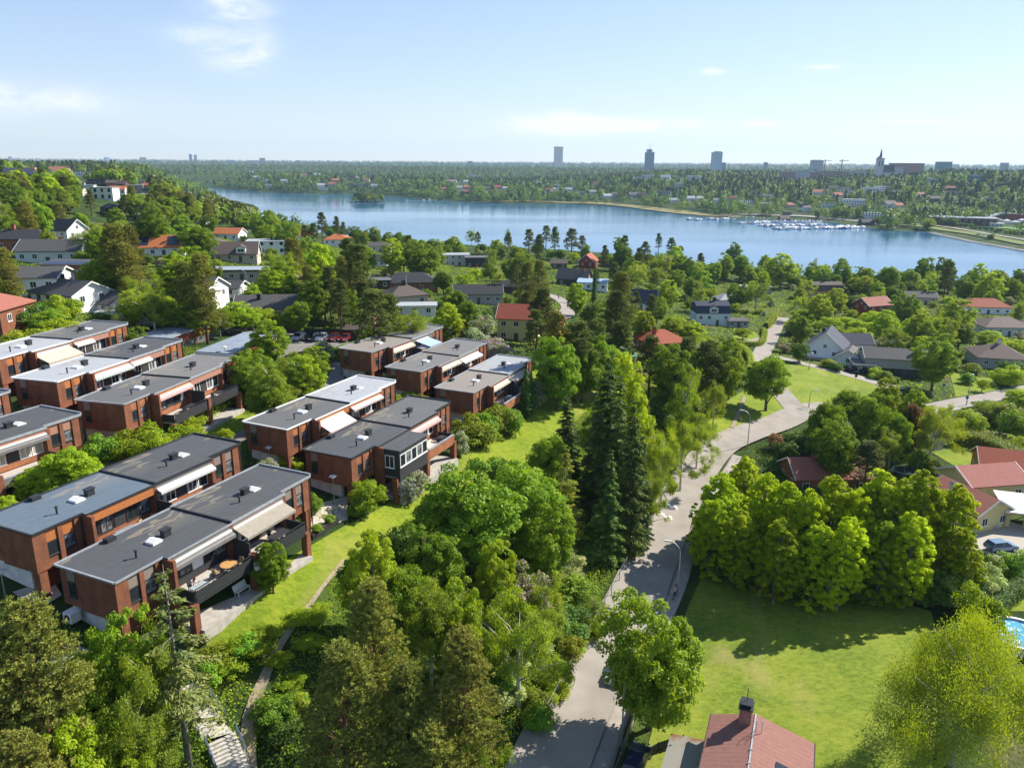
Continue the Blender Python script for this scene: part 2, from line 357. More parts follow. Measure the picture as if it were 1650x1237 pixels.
def height(P):
    P = np.atleast_2d(np.asarray(P, float))[:, :2]
    out = np.empty(len(P))
    for i in range(0, len(P), 20000):
        Q = P[i:i + 20000]
        z = phi(np.linalg.norm(Q[:, None, :] - CTRL[None, :, :2], axis=2)) @ _w[:-1] + _w[-1]
        z = np.clip(z, .6, 64)
        far = np.hypot(Q[:, 0], Q[:, 1])
        sd = poly_sd(Q, LAKE); k = np.where(Q[:, 1] > 900, 130.0, 40.0)
        s = np.clip(sd / k, 0, 1); s = s * s * (3 - 2 * s)
        z = .35 + (z - .35) * s + np.clip(sd, -25, 0) * .12
        di = np.linalg.norm((Q - ISLE) / np.array([1.0, 1.0]), axis=1)
        z = np.maximum(z, 2.2 - (di / 34.0) ** 2 * 2.0 - .2)
        out[i:i + 20000] = z
    return out
def hz(x, y): return float(height([[x, y]])[0])
_T = np.concatenate([np.arange(20, 400, 1.0), np.arange(400, 1200, 4.0), np.arange(1200, 9000, 15.0)])
def ground(u, v, h=0.0):
    """the point of the terrain (raised by h) seen at a pixel; returned on the terrain itself"""
    d = ray(u, v); d = d / math.hypot(d[0], d[1])
    X = _T[:, None] * d[None, :2]; f = CAM_Z + _T * d[2] - height(X) - h
    i = np.argmax(f < 0) if (f < 0).any() else len(_T) - 1
    if i == 0: t = _T[0]
    else:
        f0, f1 = f[i - 1], f[i]; t = _T[i - 1] + (_T[i] - _T[i - 1]) * (f0 / (f0 - f1) if f0 > f1 else 1)
    x, y = d[0] * t, d[1] * t
    return np.array([x, y, hz(x, y)])

def ground_mat():
    m = bpy.data.materials.new('rough grass and soil'); m.use_nodes = True; t = m.node_tree; p = t.nodes['Principled BSDF']
    p.inputs['Roughness'].default_value = .95; p.inputs['Specular IOR Level'].default_value = .1
    tc = nd(t, 'ShaderNodeTexCoord')
    def noise(s, dt=6):
        n = nd(t, 'ShaderNodeTexNoise'); n.inputs['Scale'].default_value = s; n.inputs['Detail'].default_value = dt; t.links.new(tc.outputs['Object'], n.inputs['Vector']); return n
    r = nd(t, 'ShaderNodeValToRGB'); e = r.color_ramp.elements; e[0].position = .3; e[1].position = .7
    e[0].color = (.02, .038, .011, 1); e[1].color = (.08, .12, .022, 1); k = e.new(.5); k.color = (.038, .068, .015, 1)
    t.links.new(noise(.11, 9).outputs[0], r.inputs[0])
    r2 = nd(t, 'ShaderNodeValToRGB'); e = r2.color_ramp.elements; e[0].position = .60; e[1].position = .68; e[0].color = (0, 0, 0, 1); e[1].color = (.6, .6, .6, 1)
    t.links.new(noise(.05, 8).outputs[0], r2.inputs[0])
    mx = nd(t, 'ShaderNodeMix', data_type='RGBA'); mx.inputs[7].default_value = (.17, .14, .075, 1)
    t.links.new(r2.outputs[0], mx.inputs[0]); t.links.new(r.outputs[0], mx.inputs[6]); t.links.new(mx.outputs[2], p.inputs['Base Color'])
    b = nd(t, 'ShaderNodeBump'); b.inputs['Strength'].default_value = .8; b.inputs['Distance'].default_value = .3; t.links.new(noise(2.2, 8).outputs[0], b.inputs['Height']); t.links.new(b.outputs[0], p.inputs['Normal'])
    return m
def make_ground():
    cx, cy = 0.0, -90.0
    ang = np.linspace(R(-62), R(62), 300)
    rad = np.concatenate([np.arange(60, 330, 1.9), np.geomspace(332, 10500, 150)])
    A, Q = np.meshgrid(ang, rad); X = cx + Q * np.sin(A); Y = cy + Q * np.cos(A)
    Z = height(np.c_[X.ravel(), Y.ravel()])
    V = np.c_[X.ravel(), Y.ravel(), Z]; nr, na = A.shape
    i, j = np.meshgrid(np.arange(nr - 1), np.arange(na - 1), indexing='ij'); a = (i * na + j).ravel()
    F = np.c_[a, a + 1, a + na + 1, a + na]
    me = np_mesh('ground', V, F); me.materials.append(ground_mat()); me.shade_smooth()
    tag(link('ground', me), kind='structure')
def np_mesh(name, V, F, tint=None):
    me = bpy.data.meshes.new(name); n, k = F.shape
    me.vertices.add(len(V)); me.vertices.foreach_set('co', np.ascontiguousarray(V, np.float32).ravel())
    me.loops.add(n * k); me.loops.foreach_set('vertex_index', np.ascontiguousarray(F, np.int32).ravel())
    me.polygons.add(n); me.polygons.foreach_set('loop_start', np.arange(0, n * k, k, dtype=np.int32))
    try: me.polygons.foreach_set('loop_total', np.full(n, k, np.int32))
    except Exception: pass
    if tint is not None:
        at = me.attributes.new('tint', 'FLOAT', 'POINT'); at.data.foreach_set('value', np.ascontiguousarray(tint, np.float32))
    me.update(); return me
make_ground()

def water_mat():
    m = bpy.data.materials.new('lake water'); m.use_nodes = True; t = m.node_tree; p = t.nodes['Principled BSDF']
    p.inputs['Base Color'].default_value = (.03, .135, .26, 1); p.inputs['Roughness'].default_value = .08; p.inputs['IOR'].default_value = 1.33
    p.inputs['Specular IOR Level'].default_value = .5
    tc = nd(t, 'ShaderNodeTexCoord'); n = nd(t, 'ShaderNodeTexNoise'); n.inputs['Scale'].default_value = .9; n.inputs['Detail'].default_value = 3
    t.links.new(tc.outputs['Object'], n.inputs['Vector'])
    mp = nd(t, 'ShaderNodeMapping'); mp.inputs['Scale'].default_value = (.0022, .008, 1); t.links.new(tc.outputs['Object'], mp.inputs[0])
    n2 = nd(t, 'ShaderNodeTexNoise'); n2.inputs['Scale'].default_value = 1; n2.inputs['Detail'].default_value = 5; t.links.new(mp.outputs[0], n2.inputs['Vector'])
    mr = nd(t, 'ShaderNodeMapRange'); mr.inputs[1].default_value = .35; mr.inputs[2].default_value = .65; mr.inputs[3].default_value = .02; mr.inputs[4].default_value = .34
    t.links.new(n2.outputs[0], mr.inputs[0])
    b = nd(t, 'ShaderNodeBump'); b.inputs['Distance'].default_value = .25; t.links.new(n.outputs[0], b.inputs['Height']); t.links.new(mr.outputs[0], b.inputs['Strength'])
    t.links.new(b.outputs[0], p.inputs['Normal'])
    return m
lk = MB(); c = LAKE.mean(0)
lk.poly([(*(q + (q - c) / np.linalg.norm(q - c) * 4), 0.0) for q in LAKE]).build('lake_water', water_mat())
tag(bpy.data.objects['lake_water'], kind='structure')

# sheets that follow the ground: lawns, paths, roads
def drape(name, pts, m, lift=.05, step=3.0, world=False):
    P = [q if world else ground(*q)[:2] for q in pts]
    bm = bmesh.new(); bm.faces.new([bm.verts.new((q[0], q[1], 0)) for q in P]); bmesh.ops.triangulate(bm, faces=bm.faces[:])
    xs = [q[0] for q in P]; ys = [q[1] for q in P]
    for k in range(int(min(xs) / step), int(max(xs) / step) + 1): bmesh.ops.bisect_plane(bm, geom=bm.verts[:] + bm.edges[:] + bm.faces[:], plane_co=(k * step, 0, 0), plane_no=(1, 0, 0))
    for k in range(int(min(ys) / step), int(max(ys) / step) + 1): bmesh.ops.bisect_plane(bm, geom=bm.verts[:] + bm.edges[:] + bm.faces[:], plane_co=(0, k * step, 0), plane_no=(0, 1, 0))
    V = np.array([v.co[:2] for v in bm.verts]); Z = height(V) + lift
    for v, z in zip(bm.verts, Z): v.co.z = z
    bmesh.ops.recalc_face_normals(bm, faces=bm.faces[:])
    me = bpy.data.meshes.new(name); bm.to_mesh(me); bm.free(); me.materials.append(m); me.shade_smooth()
    for pl in me.polygons:
        if pl.normal.z < 0: me.flip_normals(); break
    return tag(link(name, me), kind='structure')
def spline(P, step=1.5):
    P = [np.asarray(p, float) for p in P]; out = []
    for i in range(len(P) - 1):
        p0, p1, p2, p3 = P[max(i - 1, 0)], P[i], P[i + 1], P[min(i + 2, len(P) - 1)]
        n = max(2, int(np.linalg.norm(p2 - p1) / step))
        for k in range(n):
            t = k / n; out.append(.5 * ((2 * p1) + (-p0 + p2) * t + (2 * p0 - 5 * p1 + 4 * p2 - p3) * t * t + (-p0 + 3 * p1 - 3 * p2 + p3) * t ** 3))
    out.append(P[-1]); return np.array(out)
ROADS = []
def ribbon(name, pts, width, m, lift=.08, world=False, off=0.0, side=0.0, step=1.5, protect=True, nx=5):
    """a strip along a centre line; side>0 gives it vertical edges of that height (kerbs)"""
    P = spline([q if world else ground(*q)[:2] for q in pts], step)
    wd = np.interp(np.linspace(0, 1, len(P)), np.linspace(0, 1, len(width)), width) if isinstance(width, (list, tuple)) else np.full(len(P), width)
    T = np.gradient(P, axis=0); T /= np.linalg.norm(T, axis=1)[:, None]; N = np.c_[T[:, 1], -T[:, 0]]
    if protect: ROADS.append((P + N * off, wd.max() / 2))
    V = []; F = []; zc = height(P + N * off)
    cols = np.linspace(-.5, .5, nx)
    for c in cols: V.append(np.c_[P + N * (off + c * wd)[:, None], np.maximum(height(P + N * (off + c * wd)[:, None]), zc - .05) + lift])
    if side:
        V.insert(0, V[0] - np.array([0, 0, side])); V.append(V[-1] - np.array([0, 0, side]))
    k = len(V); n = len(P); VV = np.concatenate(V)
    for a in range(k - 1):
        i = np.arange(n - 1); F.append(np.c_[a * n + i, (a + 1) * n + i, (a + 1) * n + i + 1, a * n + i + 1])
    me = np_mesh(name, VV, np.concatenate(F)); me.materials.append(m)
    if me.polygons[len(me.polygons) // 2].normal.z < 0: me.flip_normals()
    return tag(link(name, me), kind='structure')

M_ASPH = mat('worn asphalt', (.275, .245, .208), .9, (.335, .30, .258), .35, spec=.2, bump=.15, bscale=8, detail=10)
M_ASPH2 = mat('grey asphalt', (.17, .16, .145), .9, (.23, .215, .195), .5, spec=.2, bump=.15, bscale=8, detail=10)
M_PAVE = mat('pale pavement', (.31, .275, .235), .9, (.38, .34, .295), 1.2, spec=.2)
M_KERB = mat('granite kerb', (.34, .32, .29), .85, (.46, .43, .40), 4)
M_GRAVEL = mat('gravel', (.36, .32, .26), .95, (.5, .45, .37), 9, detail=8)
M_DIRT = mat('trodden dirt', (.24, .19, .125), .95, (.34, .28, .19), 3, detail=8)
def lawn_mat(name, c0, c1, c2, dry):
    m = bpy.data.materials.new(name); m.use_nodes = True; t = m.node_tree; p = t.nodes['Principled BSDF']
    p.inputs['Roughness'].default_value = .9; p.inputs['Specular IOR Level'].default_value = .12
    tc = nd(t, 'ShaderNodeTexCoord')
    def noise(s, dt, sc=(1, 1, 1), rot=0, dist=0.0):
        mp = nd(t, 'ShaderNodeMapping'); mp.inputs['Scale'].default_value = sc; mp.inputs['Rotation'].default_value = (0, 0, rot); t.links.new(tc.outputs['Object'], mp.inputs[0])
        n = nd(t, 'ShaderNodeTexNoise'); n.inputs['Scale'].default_value = s; n.inputs['Detail'].default_value = dt; n.inputs['Distortion'].default_value = dist
        n.inputs['Roughness'].default_value = .6; t.links.new(mp.outputs[0], n.inputs['Vector']); return n
    r = nd(t, 'ShaderNodeValToRGB'); e = r.color_ramp.elements; e[0].position = .40; e[1].position = .60
    e[0].color = (*c0, 1); e[1].color = (*c2, 1); k = e.new(.5); k.color = (*c1, 1)
    mixn = nd(t, 'ShaderNodeMix', data_type='FLOAT'); mixn.inputs[0].default_value = .55
    t.links.new(noise(.16, 9, dist=.5).outputs[0], mixn.inputs[2]); t.links.new(noise(1.7, 9, (.8, 1.3, 1), R(-35), .4).outputs[0], mixn.inputs[3])
    t.links.new(mixn.outputs[0], r.inputs[0])
    r2 = nd(t, 'ShaderNodeValToRGB'); e = r2.color_ramp.elements; e[0].position = .53; e[1].position = .72; e[0].color = (0, 0, 0, 1); e[1].color = (.75, .75, .75, 1)
    t.links.new(noise(.12, 7, (1, .35, 1), R(25), 1.2).outputs[0], r2.inputs[0])
    mx = nd(t, 'ShaderNodeMix', data_type='RGBA'); mx.inputs[7].default_value = (*dry, 1)
    t.links.new(r2.outputs[0], mx.inputs[0]); t.links.new(r.outputs[0], mx.inputs[6]); t.links.new(mx.outputs[2], p.inputs['Base Color'])
    b = nd(t, 'ShaderNodeBump'); b.inputs['Strength'].default_value = .7; b.inputs['Distance'].default_value = .12; t.links.new(noise(5, 8).outputs[0], b.inputs['Height']); t.links.new(b.outputs[0], p.inputs['Normal'])
    return m
M_LAWN = lawn_mat('mown grass', (.12, .18, .012), (.18, .235, .017), (.24, .28, .024), (.28, .245, .075))
M_LAWN2 = lawn_mat('garden grass', (.115, .17, .017), (.18, .235, .025), (.245, .28, .036), (.33, .29, .10))
LAWNS = []
def lawn(pts, m=None, lift=.07):
    lift = .07
    o = drape('lawn', pts, m or M_LAWN, lift, 1.5); LAWNS.append(np.array([ground(*q)[:2] for q in pts])); return o
lawn([(318, 1010), (395, 962), (440, 915), (500, 880), (560, 845), (620, 815), (690, 775), (740, 735), (760, 720), (800, 685), (850, 645), (945, 612), (962, 630), (945, 662), (905, 702), (860, 737), (800, 775), (735, 812), (665, 850), (612, 885), (566, 905), (530, 938), (500, 975), (462, 1022), (430, 1030), (400, 1030), (345, 1065)])
lawn([(1030, 1250), (1050, 1180), (1066, 1100), (1088, 1030), (1112, 970), (1135, 920), (1250, 945), (1400, 955), (1500, 985), (1520, 1060), (1500, 1250)], M_LAWN2)
lawn([(1258, 584), (1305, 591), (1345, 600), (1400, 615), (1430, 630), (1400, 662), (1305, 674), (1262, 640)], M_LAWN2, .12)
lawn([(1205, 625), (1240, 632), (1285, 668), (1270, 690), (1204, 706), (1140, 716), (1130, 695), (1165, 650)], M_LAWN, .14)
lawn([(1500, 728), (1560, 715), (1610, 740), (1560, 765)], M_LAWN, .1)
lawn([(325, 692), (400, 660), (428, 662), (412, 690), (365, 712), (335, 706)], M_LAWN, .1)
lawn([(1590, 955), (1650, 925), (1660, 985), (1610, 985)], M_LAWN, .1)
lawn([(1180, 542), (1215, 534), (1228, 545), (1220, 556), (1185, 553)], M_LAWN, .1)
lawn([(1530, 600), (1600, 610), (1610, 628), (1540, 640)], M_LAWN, .1)
lawn([(125, 745), (185, 735), (200, 750), (150, 770)], M_LAWN, .1)
lawn([(0, 532), (40, 520), (60, 535), (20, 560)], M_LAWN, .1)
lawn([(850, 600), (900, 590), (950, 600), (945, 618), (870, 632)], M_LAWN, .1)

RC = [(870, 1330), (893, 1236), (960, 1090), (1022, 985), (1062, 890), (1090, 830), (1128, 765), (1160, 726), (1205, 702), (1252, 685), (1290, 668), (1330, 658), (1400, 662), (1480, 664), (1560, 648), (1650, 630), (1750, 612)]
ribbon('road', RC, [6.7, 6.7, 6.5, 6.2, 6.0, 6.0, 6.8, 7.2, 6.8, 6.2, 5.8, 5.6, 5.6], M_ASPH, .14, off=-.35)
ribbon('road', [(1292, 672), (1268, 645), (1238, 610), (1225, 580), (1240, 548), (1250, 528), (1262, 512)], [5.2, 5.2, 5.0, 4.8, 4.6], M_ASPH, .15)
ribbon('road', [(1250, 540), (1220, 548), (1190, 556)], 3.0, M_ASPH, .16)
ribbon('road', [(1238, 572), (1285, 584), (1340, 597), (1400, 613), (1450, 628)], [3.6, 3.8, 4.2, 4.4], M_PAVE, .12)
ribbon('road_verge', RC[:11], .55, mat('sandy verge', (.36, .31, .24), .95, (.22, .2, .13), 1.5, detail=8), .11, off=-3.55, protect=False)
ribbon('pavement', [(935, 1330), (968, 1236), (1010, 1120), (1068, 1000), (1098, 930), (1118, 860), (1125, 830)], [2.2, 2.0, 1.9, 1.7], M_PAVE, .22, side=.18)
ribbon('kerb', [(912, 1330), (942, 1236), (990, 1120), (1052, 1000), (1083, 930), (1108, 860), (1118, 828)], .16, M_KERB, .24, side=.2, protect=False)
ribbon('pavement', [(1187, 735), (1180, 748), (1168, 768), (1150, 800)], 1.8, M_PAVE, .2, side=.15)
ribbon('road', [(862, 470), (892, 478), (912, 490), (918, 500), (905, 512)], [4, 5, 6, 5], M_ASPH, .13)
ribbon('road', [(560, 552), (500, 556), (440, 566), (400, 585)], [9, 10, 9, 6], M_ASPH2, .12)
ribbon('road', [(375, 540), (415, 528), (470, 540)], [6, 7, 6], M_ASPH2, .11)
ribbon('road', [(195, 530), (235, 520), (262, 508)], [7, 8, 6], M_ASPH2, .12)
ribbon('footpath', [(372, 712), (400, 700), (440, 678), (500, 648), (540, 612), (548, 585)], [2.4, 2.4, 3], M_ASPH2, .14)
ribbon('footpath', [(556, 902), (500, 975), (452, 1040), (424, 1100), (402, 1160), (400, 1236), (405, 1290)], [.3, .4, .6, 1.1, 1.5], M_DIRT, .13, nx=4)
ribbon('footpath', [(1200, 640), (1192, 662), (1180, 690)], .8, M_DIRT, .2, nx=3)
drape('gravel_yard', [(1560, 850), (1600, 835), (1660, 850), (1660, 905), (1600, 898), (1570, 885)], M_GRAVEL, .12)
drape('gravel_yard', [(20, 955), (85, 935), (100, 960), (60, 985)], M_GRAVEL, .12)
drape('gravel_yard', [(505, 815), (560, 800), (560, 838), (500, 862)], M_GRAVEL, .12)
drape('gravel_yard', [(140, 745), (195, 718), (250, 722), (230, 742), (175, 758)], M_GRAVEL, .12)
M_PATCH = mat('dark asphalt repair', (.15, .14, .13), .95, (.2, .19, .175), 2, detail=8)
for a_, b_, w_ in (((1043, 935), (1056, 905), 1.3), ((925, 1165), (942, 1130), 1.6), ((1150, 742), (1172, 722), 1.1), ((1215, 700), (1228, 695), 2.0)): ribbon('road_patch', [a_, b_], w_, M_PATCH, .15, protect=False, off=.6)
# zebra blocks of the raised crossing
zp = ground(1090, 829); zd = ground(1096, 818) - ground(1084, 840); zd = zd[:2] / np.linalg.norm(zd[:2]); zn = np.array([zd[1], -zd[0]])
zb = MB()
for r_ in (-2.3, -1.75, 1.75, 2.3):
    for k in range(5):
        c_ = zp[:2] + zn * (-2.3 + k * 1.1 + (.55 if r_ in (-1.75, 2.3) else 0)) + zd * r_
        q = [c_ + zn * a + zd * b for a, b in ((-.27, -.27), (.27, -.27), (.27, .27), (-.27, .27))]
        zb.poly([(w_[0], w_[1], hz(*w_) + .155) for w_ in q])
tag(zb.build('road_marking', mat('road paint', (.8, .79, .76), .7)), kind='structure')
# far shore: reeds, quay road and playing field
ribbon('reed_bank', [(760, 326.5), (900, 326.5), (1000, 331), (1060, 338), (1130, 346), (1190, 350)], [6, 26, 30, 34, 40, 20], mat('dry reeds', (.26, .21, .09), .95, (.17, .17, .05), .05), .5, protect=False, step=12)
ribbon('lawn', [(1400, 360), (1450, 363), (1500, 367), (1560, 376), (1610, 385), (1660, 395)], [10, 14, 16, 14, 14], mat('shore grass', (.15, .19, .03), .95, (.11, .15, .03), .05), .5, protect=False, step=8)
ribbon('road', [(1390, 360), (1460, 361), (1540, 369), (1600, 379), (1660, 389)], 5, M_PAVE, .8, protect=False, step=8)
ribbon('gravel_yard', [(1150, 347), (1230, 347), (1310, 350), (1400, 358)], [8, 14, 14, 8], M_PAVE, .6, protect=False, step=8)
ribbon('playing_field', [(1610, 367), (1670, 372)], 22, mat('sports turf', (.10, .22, .05), .95), .8, protect=False, step=8)
# ---------------------------------------------------------------- terraced rows
M_BRICK = brick_mat('dark red brick', (.20, .068, .032), (.26, .092, .043), (.16, .095, .065))
M_BRICK2 = brick_mat('orange red brick', (.33, .115, .048), (.40, .145, .062), (.2, .12, .08))
M_GLASS = mat('window glass', (.02, .026, .03), .08, spec=.7)
M_GLASSB = mat('curtained glass', (.20, .21, .21), .25, (.05, .055, .06), 1.3, spec=.6, lo=.45, hi=.55)
M_BLIND = mat('drawn blind', (.42, .36, .27), .7)
M_WHITE = mat('white paint', (.78, .77, .74), .5)
M_DARKW = mat('dark frame', (.05, .045, .042), .5)
M_BLACKW = stripes_mat('charcoal boards', (.035, .036, .038), (.012, .012, .012), 7.0, 'Z', .7, duty=.8)
M_BLACKV = stripes_mat('charcoal upright boards', (.04, .041, .043), (.014, .014, .014), 6.0, 'X', .7, wall=True, duty=.88)
M_GREYW = stripes_mat('grey boards', (.20, .19, .18), (.06, .06, .06), 6.5, 'Z', .8, duty=.8)
M_ORANGE = stripes_mat('orange boards', (.42, .15, .045), (.16, .05, .015), 6.0, 'Z', .65, duty=.9)
M_PINK = stripes_mat('rose brown boards', (.38, .19, .135), (.16, .07, .05), 6.0, 'Z', .7, duty=.9)
M_RUST = stripes_mat('rust red boards', (.26, .055, .03), (.10, .02, .012), 5.0, 'X', .8, wall=True, duty=.9)
M_TAUPE = stripes_mat('taupe boards', (.24, .19, .16), (.10, .08, .07), 6.0, 'Z', .7, duty=.9)
M_PLINTH = mat('white plaster', (.72, .71, .68), .85, (.55, .54, .5), 1.2)
M_FLASH = mat('zinc flashing', (.42, .44, .46), .45, (.32, .34, .36), 2, metal=.3)
M_BLACKM = mat('black sheet metal', (.03, .032, .035), .45)
M_DECK = stripes_mat('pale decking', (.50, .46, .40), (.22, .2, .17), 7.0, 'X', .8, duty=.92)
ROOFS = {'dark': roof_felt('charcoal felt', (.075, .078, .082)), 'blue': roof_felt('blue grey felt', (.11, .145, .18)), 'grey': roof_felt('grey felt', (.17, .165, .155)),
         'white': roof_felt('silver white felt', (.36, .375, .39), (.30, .25, .19)), 'beige': roof_felt('beige felt', (.25, .22, .19)), 'mid': roof_felt('mid grey felt', (.12, .12, .118)),
         'lite': roof_felt('light grey felt', (.33, .345, .355), (.33, .27, .2))}
WINCACHE = {}
def window(parent, x, y, z, w, h, face='y-', glass=None, frame=None, mull=1, name='window', d=.07):
    """one framed window on a wall plane; face tells which way it looks"""
    glass = glass or M_GLASS; frame = frame or M_DARKW
    key = (round(w, 2), round(h, 2), glass.name, frame.name, mull, d)
    if key not in WINCACHE:
        f = MB(); t = .09
        f.box(-w / 2, -w / 2 + t, -d, 0, 0, h).box(w / 2 - t, w / 2, -d, 0, 0, h).box(-w / 2 + t, w / 2 - t, -d, 0, h - t, h)
        f.box(-w / 2 - .04, w / 2 + .04, -d - .05, 0, -.05, .0).box(-w / 2 + t, w / 2 - t, -d, 0, 0, t)
        for k in range(1, mull): xk = -w / 2 + w * k / mull; f.box(xk - .035, xk + .035, -d, 0, t, h - t)
        p = MB().box(-w / 2 + t, w / 2 - t, -d * .45, -.002, t, h - t)
        WINCACHE[key] = (f.mesh('window_frame', frame), p.mesh('window_pane', glass))
    fm, pm = WINCACHE[key]
    o = link(name, fm, parent); o.location = (x, y, z)
    o.rotation_euler = (0, 0, {'y-': 0, 'x-': -math.pi / 2, 'y+': math.pi, 'x+': math.pi / 2}[face])
    link('pane', pm, o)
    return o
FRAMES = {}   # row name -> (matrix, length)
def row_house(key, label, o):
    a, b, zr = ROWS[key]; pa, pb = at_z(*a, zr), at_z(*b, zr)
    d = pb - pa; L = float(np.hypot(d[0], d[1])); d /= L
    place_row(key, label, o, pa[0], pa[1], math.atan2(d[1], d[0]), zr, L)
def place_row(key, label, o, x, y, rz, zr, L):
    H = 6.2; W = 6.6; U = L / 2; e1 = L * .19; e2 = L - e1
    t = thing('terraced_house', label, 'terraced house', (x, y, zr - H), rz, 'brick terraced rows')
    FRAMES[key] = (Matrix.Translation((x, y, zr - H)) @ Matrix.Rotation(rz, 4, 'Z'), L, e1, e2)
    bk = o.get('brick', M_BRICK)
    w = MB(); w.box(0, L, 0, 4.2, 2.65, H - .02).box(.22, L - .1, 4.2, W, 2.65, H - .02)
    w.box(0, .55, -.16, 0, 2.65, H - .02)
    for c, s in ((0, 1), (L, -1)):      # brick piers of the end bays
        for p0, p1 in (((.55 if s > 0 else 0), 1.2), (2.3, 2.75), (3.9, e1)):
            q0, q1 = sorted((c + s * p0, c + s * p1)); w.box(q0, q1, -.16, 0, 2.65, H - .03)
    w.box(e1, e1 + .3, -1.5, 0, -1.5, H - .02).box(e2 - .25, e2, -.75, 0, -1.5, H - .02).box(U - .15, U + .15, -.75, 0, 2.65, H + .1)
    w.build('wall', bk, t)
    lw = MB(); lw.box(1.3, L - 1.3, 1.1, W - .3, -4.5, 2.64)
    lw.box(.15, .9, -.05, .75, -4, 2.64).box(L - .9, L - .15, -.05, .75, -4, 2.64)
    for xx in (e1 + .15, U, e2 - .15): lw.box(xx - .3, xx + .3, -3.45, -2.75, -4, 3.7 if xx == U else 2.5)
    lw.build('lower_wall', bk, t)
    MB().box(.75, 1.29, 2.0, W - .1, -4.5, 2.64).build('plinth', M_PLINTH, t)
    # roofs with rim flashing
    for k, (x0, x1) in enumerate(((0, U), (U, L))):
        rm = ROOFS[o['roof'][k]]; r = MB(); dz = .10 * k * (1 if o.get('step', 1) else 0)
        r.box(x0 - (.08 if k == 0 else 0), x1 + (.08 if k else 0), -.2, W + .08, H, H + .12 + dz)
        bx0, bx1 = (e1 + .1, U) if k == 0 else (U, e2 - .1)
        r.box(bx0, bx1, -.8, -.201, H - .02, H + .10 + dz)
        ro = r.build('roof', rm, t)
        f = MB(); z0, z1 = H + .02, H + .22 + dz
        fl = {'white': M_WHITE}.get(o['roof'][k], M_FLASH if o.get('rim', 'zinc') == 'zinc' else (M_WHITE if o['rim'] == 'white' else M_BLACKM))
        f.box(x0 - .12, x1 + .12, W + .04, W + .24, z0, z1)
        if k == 0: f.box(x0 - .14, x0 + .03, -.2, W + .04, z0, z1 - .05)
        else: f.box(x1 - .03, x1 + .14, -.2, W + .04, z0, z1 + .08)
        f.box(x0 if k == 0 else bx1, bx0 if k == 0 else x1, -.27, -.2, z0 - .06, H + .16 + dz)
        f.box(bx0, bx1, -.87, -.8, z0 - .06, H + .14 + dz)
        f.build('flashing', fl, ro)
        if k == 1: MB().box(U - .1, U + .1, -.8, W, H + .12, H + .3).build('ridge', M_BLACKM, ro)
        cx = x0 + U * (.60 if k == 0 else .42); v = MB()
        v.box(cx, cx + .75, 2.3, 2.85, H, H + .75).box(cx - .08, cx + .83, 2.22, 2.93, H + .75, H + .83).build('roof_vent', M_BLACKM, ro)
        if o['sky'][k]:
            s = MB(); sx0 = cx - 1.5 if k == 0 else cx + 1.0
            s.box(sx0, sx0 + 1.0, 2.0, 3.0, H, H + .32).prism([(sx0, 2.0, H + .32), (sx0 + 1, 2.0, H + .32), (sx0 + .5, 2.0, H + .52)], (0, 1, 0))
            s.build('skylight', M_WHITE, ro)
        v = MB(); v.tube([(x0 + U * .3, 1.6, H), (x0 + U * .3, 1.6, H + .75)], .09).lathe([(.16, H + .75), (.16, H + .82), (0, H + .9)], 8, x0 + U * .3, 1.6).build('vent_pipe', M_BLACKM, ro)
        if k == 0: MB().box(x0 + U * .36, x0 + U * .36 + .9, W - .7, W - .1, H, H + .5).build('roof_vent', M_BLACKM, ro)
    # end bays: two recessed windows each, panel above
    for c, s in ((0, 1), (L, -1)):
        pm = o['panel'][0 if s > 0 else 1]; p = MB()
        for q in (1.75, 3.32):
            p.box(c + s * q - .5, c + s * q + .5, -.04, 0, 5.0, H - .03)
            window(t, c + s * q, 0, 3.65, 1.1, 1.33, mull=1, glass=M_GLASSB if (q < 2) == (c > 0) else M_GLASS)
        p.build('facade_panel', pm, t)
    window(t, 0.22, 5.3, 3.5, .9, 1.5, 'x-'); MB().box(.16, .22, 4.85, 5.75, 5.02, H - .03).build('facade_panel', M_TAUPE, t)
    window(t, 1.29, 1.55, .9, .75, 1.2, 'x-')
    # balcony storeys
    for k, (x0, x1) in enumerate(((e1 + .3, U - .15), (U + .15, e2 - .25))):
        fa = MB().box(x0, x1, -.72, 0, 5.25, H - .03); fa.build('fascia', o['fascia'][k], t)
        n = 5; pw = (x1 - x0) / n
        MB().box(x0, x1, -.05, -.003, 2.75, 3.45).build('parapet_wall', o.get('low', M_BRICK2), t)
        for i in range(n):
            if i == 2:
                dr = MB().box(x0 + i * pw + .1, x0 + (i + 1) * pw - .1, -.08, -.003, 3.452, 5.2).build('door', o.get('door', M_BLACKV), t)
                continue
            window(t, x0 + (i + .5) * pw, 0, 3.46, pw - .12, 1.74, glass=[M_GLASS, M_GLASSB, M_GLASS][(i + k) % 3] if not o.get('blind') else M_BLIND, frame=o['wframe'][k], mull=2 if i in (1, 3) else 1)
        MB().box(x0, x1, -3.2, 0, 2.4, 2.62).build('balcony_floor', M_DECK, t)
        rt = o['rail'][k]; r = MB()
